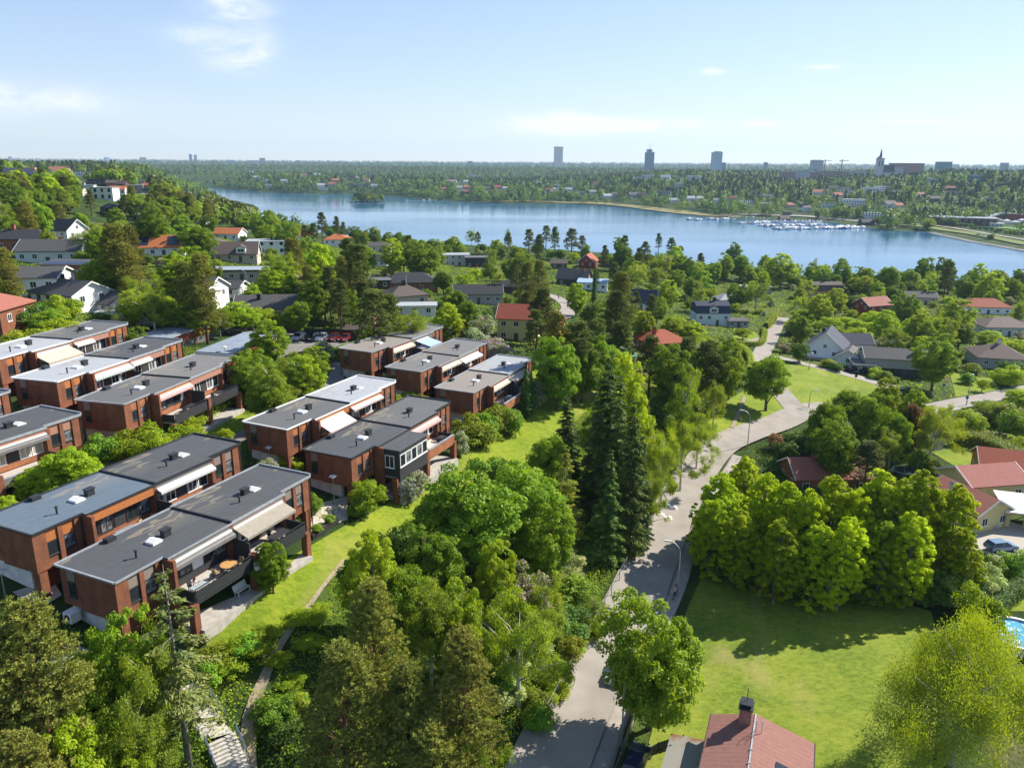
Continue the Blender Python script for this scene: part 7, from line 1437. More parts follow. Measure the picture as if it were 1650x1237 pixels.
MAST = MB().tube([(.6, 0, 1.2), (.6, 0, 11)], .07, 5).tube([(.6, 0, 2.3), (-3.0, 0, 2.3)], .06, 5).mesh('mast', M_FLASH)
CVN = ('blue', 'navy', 'grey', 'white', 'teal'); rb = random.Random(9)
def boat(x, y, rz, grp):
    k = rb.choice((0, 0, 0, 1, 1, 2, 3)); t = bpy.data.objects.new('boat', HULLS[k]); COL.objects.link(t); t.location = (x, y, .05); t.rotation_euler = (0, 0, rz); s = rb.uniform(.85, 1.2); t.scale = (s, s, s)
    ph = {0: 'white motorboat', 1: 'small white boat', 2: 'dark hulled cabin boat', 3: 'white sailing boat'}[k]
    if CABS[k]: link('cabin', CABS[k], t)
    if k in (0, 1): c = rb.randrange(5); link('boat_cover', COVERS[k][c], t); ph += ' with %s cover' % CVN[c]
    if k == 3: link('mast', MAST, t)
    tag(t, ph + (' moored in the marina below the hill' if grp == 0 else ' moored at the small far jetty'), 'boat', ph + 's in the marina' if grp == 0 else ph + 's at the far jetty')
M_JET = mat('grey jetty planks', (.34, .32, .29), .9)
def jetty(label, a, b, wd, sides=1, gap=4.2, grp=0, skip=.08, ln=7):
    A, B = at_z(*a, .5)[:2], at_z(*b, .5)[:2]; d = B - A; L = np.linalg.norm(d); d /= L; n = np.array([-d[1], d[0]]); t = thing('jetty', label, 'jetty', (*A, 0), math.atan2(d[1], d[0]))
    MB().box(0, L, -wd / 2, wd / 2, .35, .65).build('deck', M_JET, t); ps = MB()
    for q in np.arange(1, L, 12): ps.box(q - .15, q + .15, -wd / 2 - .2, -wd / 2, -1.5, 1.1)
    ps.build('pile', M_JET, t)
    for s in ((1, -1) if sides == 2 else (1,) if sides == 1 else (-1,)):
        for q in np.arange(2, L - 1, gap):
            if rb.random() < skip: continue
            c = A + d * q + n * s * (wd / 2 + ln * .62); boat(c[0], c[1], math.atan2(n[1] * s, n[0] * s) + rb.uniform(-.08, .08) + (math.pi if rb.random() < .4 else 0), grp)
jetty('outer jetty of the marina nearest open water', (1112, 354), (1180, 352.5), 2.2, 2, 5.0, skip=.25)
jetty('marina jetty with dense boats, second out', (1188, 359.5), (1262, 358.5), 2.2, 2, 4.6, skip=.12)
jetty('marina jetty closest to the boathouse', (1172, 350), (1240, 351.5), 2.2, -1, 4.4)
jetty('long middle marina jetty full of boats', (1225, 364), (1330, 362), 2.2, 2, 3.7, skip=.06)
jetty('long marina jetty before the shore trees', (1250, 368.5), (1388, 366), 2.2, 2, 3.8, skip=.06)
jetty('inner marina jetty along the quay', (1250, 356.5), (1330, 358.5), 2.2, 2, 4.2, skip=.1)
jetty('small jetty of the far bank houses', (656, 324), (716, 322), 2.0, 2, 13, 1, .3); jetty('boat club jetty on the far bank', (712, 322), (762, 321), 2.0, 2, 9, 1, .2)
for u, v in ((860, 458), (905, 475)): pass
# ---------------------------------------------------------------- cars
M_TYRE = mat('tyre rubber', (.02, .02, .02), .9); M_RIM = mat('alloy rim', (.5, .5, .52), .35, metal=.7); M_LAMPW = mat('headlight lens', (.75, .77, .8), .15, spec=.6); M_LAMPR = mat('tail light lens', (.45, .02, .02), .2)
M_CGL = mat('car glass', (.015, .018, .022), .05, spec=.8)
def car_parts(est=False, big=False):
    b = MB(); W_ = .9; prof = [(-2.15, .35), (-2.2, .75), (-2.1, .98), (-.9 if not est else -1.9, 1.02), (1.0, .95), (1.95, .80), (2.15, .55), (2.1, .3)]
    b.prism([(x, -W_, z) for x, z in prof], (0, 2 * W_, 0)); cab_ = [(-1.95 if est else -1.6, 1.0), (-1.75 if est else -1.0, 1.44), (.15, 1.47), (.95, .98)]
    g = MB(); lo = [(-1.95 if est else -1.65, 1.0), (1.0, .96)]; hi = [(-1.65 if est else -1.0, 1.42), (.2, 1.45)]
    for s in (1,):
        v = [(lo[0][0], -W_ * .96, lo[0][1]), (lo[1][0], -W_ * .96, lo[1][1]), (lo[1][0], W_ * .96, lo[1][1]), (lo[0][0], W_ * .96, lo[0][1]), (hi[0][0], -W_ * .74, hi[0][1]), (hi[1][0], -W_ * .74, hi[1][1]), (hi[1][0], W_ * .74, hi[1][1]), (hi[0][0], W_ * .74, hi[0][1])]
        g.v += v; g.f += [(0, 3, 2, 1), (4, 5, 6, 7), (0, 1, 5, 4), (1, 2, 6, 5), (2, 3, 7, 6), (3, 0, 4, 7)]
    r = MB(); r.prism([(hi[0][0] - .03, -W_ * .76, 1.43), (hi[1][0] + .05, -W_ * .76, 1.46), (hi[1][0] + .05, -W_ * .76, 1.50), (hi[0][0] - .03, -W_ * .76, 1.48)], (0, W_ * 1.52, 0))
    for s in (-1, 1):
        for xa, xb in ((lo[1][0], hi[1][0]), (lo[0][0], hi[0][0]), (-.45, -.4)): r.prism([(xa - .05, s * W_ * .97, .97), (xa + .05, s * W_ * .97, .97), (xb + .05, s * W_ * .76, 1.46), (xb - .05, s * W_ * .76, 1.46)], (0, -s * .03, 0))
    wh = MB().tube([(0, -.11, 0), (0, .11, 0)], .33, 14); rm = MB().tube([(0, -.125, 0), (0, .125, 0)], .2, 10)
    return b, g, r, wh, rm
CARM = {}
def car(label, u, v, heading, col, est=False, scale=1.0, p=None, group='parked cars'):
    p = ground(u, v) if p is None else p; key = (col, est)
    if key not in CARM:
        b, g, r, wh, rm = car_parts(est); m = mat('car paint %s' % (col,), col, .3, spec=.6, metal=.2)
        CARM[key] = (b.mesh('car_body', m), g.mesh('car_windows', M_CGL), r.mesh('car_roof', m), wh.mesh('tyre', M_TYRE), rm.mesh('rim', M_RIM), MB().box(2.05, 2.17, -.8, -.45, .58, .74).mesh('headlight', M_LAMPW), MB().box(-2.24, -2.14, -.82, -.5, .72, .9).mesh('tail_light', M_LAMPR))
        bm = bmesh.new(); bm.from_mesh(CARM[key][0]); bmesh.ops.bevel(bm, geom=bm.edges[:], offset=.09, segments=2, affect='EDGES'); bm.to_mesh(CARM[key][0]); bm.free()
    B, G, Rf, T1, R1, HL, TL = CARM[key]
    t = thing('parked_car', label, 'car', (p[0], p[1], p[2] + .12), R(90 - heading), group); t.scale = (scale,) * 3
    bo = link('body', B, t); link('window_glass', G, t); link('roof', Rf, t)
    for x in (-1.35, 1.35):
        for y in (-.82, .82): w = link('wheel', T1, t); w.location = (x, y, .33); link('rim', R1, w)
    for y in (0, 1.25): a = link('headlight', HL, t); a.location = (0, y, 0); a = link('tail_light', TL, t); a.location = (0, y + .03 * y, 0)
    return t
BLK, SLV, WHT, DRED, NAVY, GRY, BLU = (.012, .012, .014), (.42, .44, .46), (.75, .75, .75), (.16, .015, .015), (.015, .022, .06), (.10, .11, .12), (.16, .25, .36)
for i, (u, c, lb) in enumerate(((482, SLV, 'silver-blue car, first in the parked line'), (502, BLK, 'black car between silver and white cars in the parked line'), (520, WHT, 'white car in the middle of the parked line'), (538, DRED, 'dark red car beside the white one in the parked line'), (557, (.22, .02, .03), 'brighter red car at the shed end of the parked line'))): car(lb, u, 548 + i * .4, 195, c, i % 2 == 1)
car('black car behind the nearer red garage', 397, 533, 60, BLK, True); car('second dark car on the upper parking, smaller', 418, 531, 60, NAVY); car('dark car half hidden at upper parking hedge', 380, 537, 70, GRY)
car('dark blue car parked outside the small white outbuilding', 1374, 599, 60, NAVY, True); car('black car parked by the dark split-level house', 1396, 601, 60, BLK); car('black car beside the white navy-gabled house', 1275, 541, 70, BLK)
car('blue-grey car on the gravel yard of the yellow house', 1612, 887, 80, BLU, True); car('dark blue car under the big roadside maple', 1022, 1232, 24, NAVY, True, p=at_z(1024, 1236, 16.5)); car('white car beside the ochre mansard house', 1311, 480, 80, WHT); car('silver car in the brown carport', 614, 464, 170, SLV, True); car('white car behind the big dark maple', 728, 427, 80, WHT)
car('white car half hidden under the roadside maple', 996, 1092, 24, WHT)
car('dark car on the far shore road', 1577, 379.5, 110, GRY, scale=1.15); car('white car on the far shore road', 1585, 380.5, 110, WHT, scale=1.15); car('dark car parked on the far marina road', 1465, 362.5, 95, BLK, scale=1.15)
car('red car inside the white open carport', 199, 505, 110, DRED)
# ---------------------------------------------------------------- lamps, flagpoles, signs
M_POLE = mat('galvanised steel', (.36, .38, .39), .5, metal=.5); M_LAMPH = mat('lamp head', (.5, .5, .48), .5); M_OPAL = mat('opal lamp glass', (.75, .70, .62), .4)
def arm_lamp(label, u, v, h, dirdeg):
    p = ground(u, v); t = thing('street_lamp', label, 'street lamp', tuple(p), R(90 - dirdeg), 'curved street lamps')
    pts = [(0, 0, -.3), (0, 0, h * .8)] + [(1.4 * (1 - math.cos(a)), 0, h * .8 + h * .2 * math.sin(a)) for a in np.linspace(.2, 1.5, 6)]
    MB().tube(pts, [.09, .075] + [.055] * 6, 8).build('pole', M_POLE, t); MB().box(1.1, 2.0, -.14, .14, h - .06, h + .1).build('lamp_head', M_LAMPH, t); MB().tube([(0, 0, -.2), (0, 0, 1.0)], .13, 8).build('base_sleeve', M_POLE, t)
arm_lamp('curved street lamp at the road bend', 1204, 723, 7.6, 283); arm_lamp('curved street lamp beside the big roadside maple', 1001, 1203, 8, 285); arm_lamp('curved street lamp at the raised crossing shade', 1091, 962, 7.5, 285); arm_lamp('curved street lamp by the street of the brown pyramid roof', 1557, 653, 8, 200)
arm_lamp('tall street lamp beside the white gabled carport', 254, 513, 8, 250); arm_lamp('street lamp behind the car park hedge', 401, 487, 8, 250); arm_lamp('street lamp beside the round lawn path', 1303, 596, 5, 180); arm_lamp('short lamp standing in the round lawn', 1303, 657, 4.2, 90)
def post_lamp(label, u, v, h):
    p = ground(u, v); t = thing('park_lamp', label, 'park lamp', tuple(p), 0, 'post-top park lamps'); MB().tube([(0, 0, -.3), (0, 0, h)], [.06, .045], 8).build('pole', M_POLE, t)
    MB().lathe([(.08, h - .05), (.16, h + .12), (.2, h + .28), (.0, h + .3)], 12).build('lamp_glass', M_OPAL, t); MB().lathe([(.05, h + .42), (.3, h + .36), (.46, h + .26), (.45, h + .24), (.0, h + .3)], 16).build('lamp_shade', mat('pale lamp shade', (.62, .58, .5), .5), t)
for lb, u, v, h in (('park lamp at the gable of the blue-grey roofed row', 10, 968, 2.6), ('park lamp at the gable of the sunroom row', 539, 814, 3.4), ('park lamp beside purple lilac near pink-awning row', 436, 755, 2.6), ('park lamp among the round trees by the drive', 446, 660, 3.4), ('park lamp at the white plinth of the farthest row', 558, 607, 3.2), ('park lamp beside the thuja row gable', 755, 683, 3.4), ('park lamp behind the middle far row', 794, 577, 3.2), ('park lamp behind the pale blue awning', 724, 553, 3.2), ('park lamp between the two hillside rows', 71, 668, 3.2), ('park lamp beside the nearer red garage', 364, 588, 3)): post_lamp(lb, u, v, h)
def flagpole(label, u, v, vt):
    p = ground(u, v); Zc = project(p)[2]; h = (v - vt) * Zc / FPX / .95; t = thing('flagpole', label, 'flagpole', tuple(p), 0, 'white garden flagpoles'); MB().tube([(0, 0, -.3), (0, 0, h)], [.07, .04], 8).build('pole', M_WHITE, t); MB().lathe([(0, h), (.09, h + .07), (0, h + .16)], 8).build('finial', mat('gold knob', (.6, .4, .1), .3, metal=.8), t)
for lb, u, v, vt in (('white flagpole before the beige pyramid-roof house', 656, 494, 446), ('white flagpole behind the pale blue house', 1222, 497, 457), ('white flagpole by the modern white flat house', 456, 410, 383), ('white flagpole beside the lakeside birch', 815, 424, 388), ('white flagpole beside the brown pyramid-roof house', 1607, 546, 514), ('white flagpole behind the dark split-level house', 1452, 552, 527)): flagpole(lb, u, v, vt)
def sign(label, u, v, h, col, rnd=True):
    p = ground(u, v); t = thing('road_sign', label, 'road sign', tuple(p), 0, 'road signs'); MB().tube([(0, 0, -.2), (0, 0, h)], .035, 6).build('pole', M_POLE, t)
    MB().tube([(0, -.06, h - .1), (0, -.03, h - .1)], .4 if rnd else .3, 16).build('sign_plate', col, t)
sign('round blue road sign at the street edge', 1556, 654, 2.2, mat('sign blue', (.03, .12, .4), .4)); sign('small dark sign post at the parking entrance', 228, 529, 2.2, M_BLACKM); sign('road sign on the path by the black cars', 1378, 617, 2.0, M_BLACKM); sign('blue sign at the corner hedge of the split-level house', 1519, 633, 2.2, mat('sign blue', (.03, .12, .4), .4))
# ---------------------------------------------------------------- steps, fences, pool, trampoline, garden things
M_CONC = mat('worn concrete', (.42, .39, .34), .9, (.54, .5, .45), 2.5)
def stairs(label, a, b, za, zb, wd, n):
    A, B = at_z(*a, za), at_z(*b, zb); d = B - A; L = np.hypot(d[0], d[1]); rz = math.atan2(d[1], d[0]); t = thing('outdoor_stairs', label, 'stairs', tuple(A), rz, 'concrete steps down the slope'); r = (za - zb) / n; s = MB()
    for i in range(n): s.box(i * L / n, (i + 1) * L / n + (.04 if i < n - 1 else 0), -wd / 2, wd / 2, -(i + 1) * r - 1.2, -i * r - r * .15)
    s.build('steps', M_CONC, t)
    for y in (-wd / 2 - .1, wd / 2 + .1):
        h = MB(); h.tube([(0, y, .9), (L, y, zb - za + .9)], .04, 6).tube([(0, y, .5), (L, y, zb - za + .5)], .03, 6)
        for k in range(6): x = L * k / 5; h.tube([(x, y, (zb - za) * k / 5 - .6), (x, y, (zb - za) * k / 5 + .9)], .035, 6)
        h.build('handrail', mat('blue grey railing', (.10, .14, .18), .5), t)
    return t
for lb, a, b, n in (('upper flight of pale concrete steps with railings', (296, 1106), (343, 1172), 12), ('lower flight of concrete steps below the landing', (356, 1188), (386, 1262), 12)): stairs(lb, a, b, ground(*a)[2] + .45, ground(*b)[2] + .3, 2.2, n)
drape('landing', [(326, 1172), (358, 1166), (376, 1186), (340, 1196)], M_CONC, .4, 2)
def fence(label, pts, h, m, post=2.2, boards=True, name='wooden_fence'):
    P = spline([ground(*q)[:2] for q in pts], post); t = thing(name, label, 'fence', (P[0][0], P[0][1], hz(*P[0]))); o = np.array([P[0][0], P[0][1], hz(*P[0])]); Z = height(P)
    b = MB()
    for i in range(len(P) - 1):
        a, c = np.r_[P[i], Z[i]] - o, np.r_[P[i + 1], Z[i + 1]] - o
        if boards:
            n = np.array([-(c - a)[1], (c - a)[0], 0]); n = n / np.linalg.norm(n) * .03; b.prism([a + [0, 0, .1], c + [0, 0, .1], c + [0, 0, h], a + [0, 0, h]], n)
        else:
            for z in (.15, h * .5, h): b.tube([a + [0, 0, z], c + [0, 0, z]], .018, 5)
    b.build('boards' if boards else 'wire', m, t); pm = MB().box(-.05, .05, -.05, .05, -.3, h + .08).mesh('post', M_POLE if not boards else m)
    for i in range(len(P)): link('post', pm, t).location = tuple(np.r_[P[i], Z[i]] - o)
fence('weathered plank fence along the pavement', [(975, 1300), (998, 1236), (1012, 1190), (1030, 1140)], 1.5, mat('weathered planks', (.30, .28, .24), .9, (.2, .18, .15), 3)); fence('dark garden fence behind the roadside maple', [(1015, 1240), (1060, 1212), (1100, 1200)], 1.1, M_BLACKV)
fence('thin wire fence along the road verge', [(868, 1180), (935, 1055), (985, 960), (1020, 895), (1048, 840)], 1.5, M_POLE, 3.0, False, 'wire_fence')
fence('dark board fence behind the parked cars', [(440, 536), (500, 539), (570, 540)], 1.2, M_BLACKV)
p = ground(1640, 1034); t = thing('swimming_pool', 'round above-ground pool with rippled blue water', 'pool', tuple(p)); t.scale = (.78, .78, .9); MB().lathe([(4.2, -.6), (4.2, 1.25), (4.0, 1.25), (4.0, .6)], 40).build('pool_wall', mat('pool wall', (.30, .35, .5), .5), t)
MB().lathe([(4.32, 1.25), (4.32, 1.33), (3.9, 1.33), (3.9, 1.25), (4.32, 1.25)], 40).build('pool_rim', M_WHITE, t); MB().poly([(3.98 * math.cos(a), 3.98 * math.sin(a), 1.05) for a in np.linspace(0, 2 * math.pi, 40)[:-1]]).build('pool_water', mat('pool water', (.06, .36, .62), .12, (.55, .72, .85), 1.1, spec=.6, bump=.4, lo=.5, hi=.62), t)
MB().tube([(3.3, -3.0, .0), (3.3, -3.0, 2.0), (3.0, -2.6, 2.0), (3.0, -2.6, .8)], .03, 6).build('ladder', M_FLASH, t)
p = ground(1457, 765); t = thing('trampoline', 'round garden trampoline with net beside rosy roof', 'trampoline', tuple(p)); MB().lathe([(2.1, .85), (2.1, .93), (1.75, .95), (1.75, .87), (2.1, .85)], 28).build('edge_pad', mat('teal pad', (.05, .22, .17), .6), t); MB().lathe([(1.75, .9), (.01, .84)], 28).build('mat', mat('trampoline mat', (.03, .035, .04), .6), t)
for k in range(6): a = k * math.pi / 3; MB().tube([(2.05 * math.cos(a), 2.05 * math.sin(a), 0), (2.1 * math.cos(a), 2.1 * math.sin(a), 2.7)], .03, 6).build('leg', M_POLE, t)
# bench, planters, hydrant-red bin, heat pump
def at_row(k, x, y, z=0): return in_row(k, x, y, z)
p = ground(391, 955); t = thing('garden_bench', 'white garden bench on the edge of the near lawn', 'bench', tuple(p), row_rz('A')); MB().box(-.8, .8, -.25, .25, .42, .47).build('seat', M_WHITE, t); MB().prism([(-.8, .25, .47), (.8, .25, .47), (.8, .42, .95), (-.8, .42, .95)], (0, .04, 0)).build('backrest', M_WHITE, t)
for x in (-.7, .7): MB().box(x - .04, x + .04, -.25, -.18, 0, .42).build('leg', M_WHITE, t); MB().box(x - .04, x + .04, .18, .25, 0, .42).build('leg', M_WHITE, t)
for lb, u, v, s in (('dark planter box with small bush at the terrace end', 512, 862, 1.2), ('dark planter box farther along the terrace edge', 530, 848, 1.4)):
    p = ground(u, v); t = thing('planter', lb, 'planter', tuple(p), row_rz('A')); MB().box(-s, s, -.35, .35, 0, .6).build('box', M_BLACKW, t); MB().box(-s + .08, s - .08, -.27, .27, .603, .66).build('soil', mat('soil', (.05, .035, .02), .95), t); plant('shrub', (p[0], p[1], p[2] + .55), .8, 1.2, group='potted plants')
p = ground(167, 735); t = thing('litter_bin', 'red litter bin on the courtyard gravel', 'litter bin', tuple(p)); MB().lathe([(.28, 0), (.3, 1.0), (.0, 1.0)], 14).build('bin_body', mat('signal red', (.5, .03, .03), .5), t); MB().lathe([(.33, 1.0), (.3, 1.15), (0, 1.2)], 14).build('bin_lid', mat('signal red', (.5, .03, .03), .5), t)
def in_rowobj(k, x, y, z, rz=0): v = in_row(k, x, y, z); return tuple(v), row_rz(k) + rz
loc, rz = in_rowobj('A', .1, 5.6, 1.4); t = thing('heat_pump', 'white heat pump box on the nearest gable plinth', 'heat pump', loc, rz); MB().box(-.6, .3, -.5, .5, 0, .9).build('casing', M_WHITE, t); MB().tube([(-.62, 0, .45), (-.6, 0, .45)], .34, 14).build('fan_grille', M_DARKW, t)
loc, rz = in_rowobj('A', FRAMES['A'][1] / 2, -3.7, 2.3); t = thing('heat_pump', 'white heat pump box hung on the near brick pier', 'heat pump', loc, rz); MB().box(-.45, .45, -.35, .2, 0, .75).build('casing', M_WHITE, t); MB().tube([(0, -.37, .37), (0, -.35, .37)], .3, 14).build('fan_grille', M_DARKW, t)
# sunken cold frame and retaining wall at the nearest gable
loc, rz = in_rowobj('A', -3.0, 3.5, .6); t = thing('cold_frame', 'dark lattice pit cover beside the nearest gable', 'cold frame', loc, rz); MB().box(-1.6, 1.2, -3.2, 3.2, -.8, .3).box(-1.75, -1.6, -3.3, 3.3, -.8, .5).build('frame', M_FLASH, t); g_ = MB()
for i in range(9): g_.box(-1.55, 1.15, -3.1 + i * .75, -3.02 + i * .75, .302, .36)
g_.build('lattice', M_BLACKM, t)
# ---------------------------------------------------------------- balcony furniture
M_WOODT = mat('honey wood', (.46, .24, .08), .5, (.56, .31, .12), 3); M_WICK = mat('tan wicker', (.42, .30, .17), .8, (.3, .2, .1), 20); M_CUSH = mat('grey cushion', (.24, .24, .25), .9); M_IRON = mat('dark garden metal', (.04, .04, .045), .5)
def table(label, k, x, y, z, w, d, round_=False, m=M_IRON):
    loc, rz = in_rowobj(k, x, y, z); t = thing('garden_table', label, 'table', loc, rz, 'balcony tables'); tp = MB()
    if round_: tp.lathe([(0, .70), (w / 2, .70), (w / 2, .75), (0, .75)], 24)
    else: tp.box(-w / 2, w / 2, -d / 2, d / 2, .70, .75)
    tp.build('tabletop', m, t)
    for sx in (-1, 1):
        for sy in (-1, 1): q = .3 if round_ else .42; MB().box(sx * w * q - .03, sx * w * q + .03, sy * d * q - .03, sy * d * q + .03, 0, .70).build('leg', M_IRON, t)
CH = None
def chair(label, k, x, y, z, rot, m=M_IRON):
    global CH
    loc, rz = in_rowobj(k, x, y, z, rot); t = thing('garden_chair', label, 'chair', loc, rz, 'balcony chairs')
    MB().box(-.24, .24, -.24, .24, .42, .48).build('seat', m, t); MB().prism([(-.24, .22, .48), (.24, .22, .48), (.24, .32, .95), (-.24, .32, .95)], (0, .05, 0)).build('backrest', m, t)
    for sx in (-.2, .2):
        for sy in (-.2, .2): MB().box(sx - .02, sx + .02, sy - .02, sy + .02, 0, .42).build('leg', M_IRON, t)
        MB().box(sx * 1.2 - .02, sx * 1.2 + .02, -.22, .26, .64, .68).build('armrest', m, t)
def sofa(label, k, x, y, z, rot, L=1.9, m=M_CUSH):
    loc, rz = in_rowobj(k, x, y, z, rot); t = thing('garden_sofa', label, 'sofa', loc, rz, 'balcony sofas'); MB().box(-L / 2, L / 2, -.4, .4, .1, .42).build('seat', m, t); MB().box(-L / 2, L / 2, .4, .58, .1, .85).build('backrest', m, t)
    for s in (-1, 1): MB().box(s * L / 2 - .08, s * L / 2 + .08, -.42, .42, .06, .62).build('armrest', m, t)
zf = 2.62; e1A, LA = FRAMES['A'][2], FRAMES['A'][1]
table('round honey wood table on the nearest balcony', 'A', LA / 2 - 2.0, -2.0, zf, 1.5, 1.5, True, M_WOODT); chair('tan wicker chair beside round wooden table, wall side', 'A', LA / 2 - 3.2, -1.7, zf, 1.5, M_WICK); chair('tan wicker chair beside round wooden table, partition side', 'A', LA / 2 - 1.0, -2.3, zf, -1.5, M_WICK); chair('dark chair beside the round wooden table', 'A', LA / 2 - 3.0, -2.6, zf, 2.2)
table('white-edged glass table in front of the seated person', 'A', e1A + 1.6, -2.4, zf, 1.5, .9, False, mat('table glass', (.35, .4, .4), .1))
table('dark dining table on the awning balcony', 'A', LA / 2 + 4.6, -2.0, zf, 2.2, 1.0)
for i in range(3): chair(('dark dining chair nearest the partition, railing side', 'middle dark dining chair, railing side', 'far dark dining chair, railing side')[i], 'A', LA / 2 + 3.9 + i * .7, -2.75, zf, math.pi)
chair('dark dining chair at the wall side of the dark table', 'A', LA / 2 + 4.5, -1.2, zf, 0)
L_, e_ = FRAMES['B'][1], FRAMES['B'][2]; sofa('grey sofa on the orange-fascia balcony', 'B', e_ + 3.4, -1.4, zf, 0); sofa('grey armchair on the orange-fascia balcony', 'B', e_ + 1.6, -2.0, zf, 1.57, .9); table('low dark table before the grey sofa', 'B', e_ + 3.2, -2.6, zf - .3, 1.0, .6); table('dark table with wooden chairs at orange balcony end', 'B', L_ / 2 - 1.4, -2.0, zf, 1.6, .9)
chair('tan chair at orange balcony end, first', 'B', L_ / 2 - 2.2, -1.3, zf, .3, M_WICK); chair('tan chair at orange balcony end, by partition', 'B', L_ / 2 - .9, -1.3, zf, -.3, M_WICK)
table('dark dining table on white-awning balcony', 'B', L_ / 2 + 4.4, -2.0, zf, 2.4, 1.0)
for i in range(3): chair(('dark chair at the long balcony table, partition end', 'dark chair at the long balcony table, middle', 'dark chair at the long balcony table, far end')[i], 'B', L_ / 2 + 3.6 + i * .8, -2.8, zf, math.pi); 
sofa('grey two-seat sofa on white-awning balcony', 'B', L_ / 2 + 2.0, -1.3, zf, 0, 1.5)
L_, e_ = FRAMES['L2'][1], FRAMES['L2'][2]; table('dark table on green-awning balcony', 'L2', L_ / 2 - 2, -2, zf, 1.4, .9); chair('dark chair at the green-awning balcony table', 'L2', L_ / 2 - 3.1, -2, zf, 1.5); table('wooden bench table on upper hillside balcony', 'L2', L_ / 2 + 3.2, -1.6, zf, 1.5, .7, False, M_WOODT)
L_, e_ = FRAMES['L3'][1], FRAMES['L3'][2]; table('grey table on middle row balcony', 'L3', L_ / 2 - 2.2, -2, zf, 1.5, .9); chair('dark chair on middle row balcony', 'L3', L_ / 2 - 3.3, -2, zf, 1.5); table('grey table on the far slatted balcony of middle row', 'L3', L_ / 2 + 4.2, -2, zf, 1.5, .9); chair('dark chair on the far slatted balcony of middle row', 'L3', L_ / 2 + 3.0, -2, zf, 1.5)
L_, e_ = FRAMES['M1'][1], FRAMES['M1'][2]; sofa('cream sofa beyond the partition of pink-awning row', 'M1', L_ / 2 + 3, -1.4, zf, 0, 2.2, mat('cream cushion', (.6, .54, .45), .9)); table('pale table on pink-awning row', 'M1', L_ / 2 + 5.2, -2, zf, 1.5, .8, False, M_WHITE); table('pale low table under the pink awning', 'M1', L_ / 2 - 2.0, -2.0, zf, 1.3, .8, False, M_WHITE)
L_, e_ = FRAMES['M2'][1], FRAMES['M2'][2]; sofa('cream covered furniture on brick balcony of sunroom row', 'M2', L_ / 2 + 3.2, -1.8, zf, 0, 2.4, mat('cream cushion', (.6, .54, .45), .9)); table('dark table at the end of the brick balcony', 'M2', L_ / 2 + 6, -2, zf, 1.3, .9); chair('dark chair at the end of the brick balcony', 'M2', L_ / 2 + 5.0, -2.2, zf, 1.5)
L_, e_ = FRAMES['F1'][1], FRAMES['F1'][2]; table('grey table on farthest row balcony', 'F1', L_ / 2 - 2, -2, zf, 1.5, .9); L_ = FRAMES['F2'][1]; table('pale grey table on middle far row', 'F2', L_ / 2 + 2.6, -2, zf, 1.5, .9, False, M_FLASH); chair('grey chair on middle far row balcony', 'F2', L_ / 2 + 1.5, -2, zf, 1.5, M_FLASH); table('pale table on thuja row balcony', 'F3', FRAMES['F3'][1] / 2 - 2.4, -2, zf, 1.5, .9, False, M_FLASH)
loc, rz = in_rowobj('F1', FRAMES['F1'][1] / 2 + 1.9, -2.2, zf); t = thing('parasol', 'white round parasol beside pale blue awning', 'parasol', loc, rz); MB().tube([(0, 0, 0), (0, 0, 2.4)], .03, 6).build('pole', M_POLE, t); MB().lathe([(1.6, 2.0), (0, 2.5), (0, 2.47), (1.6, 1.97)], 12).build('canopy', M_AW6, t)
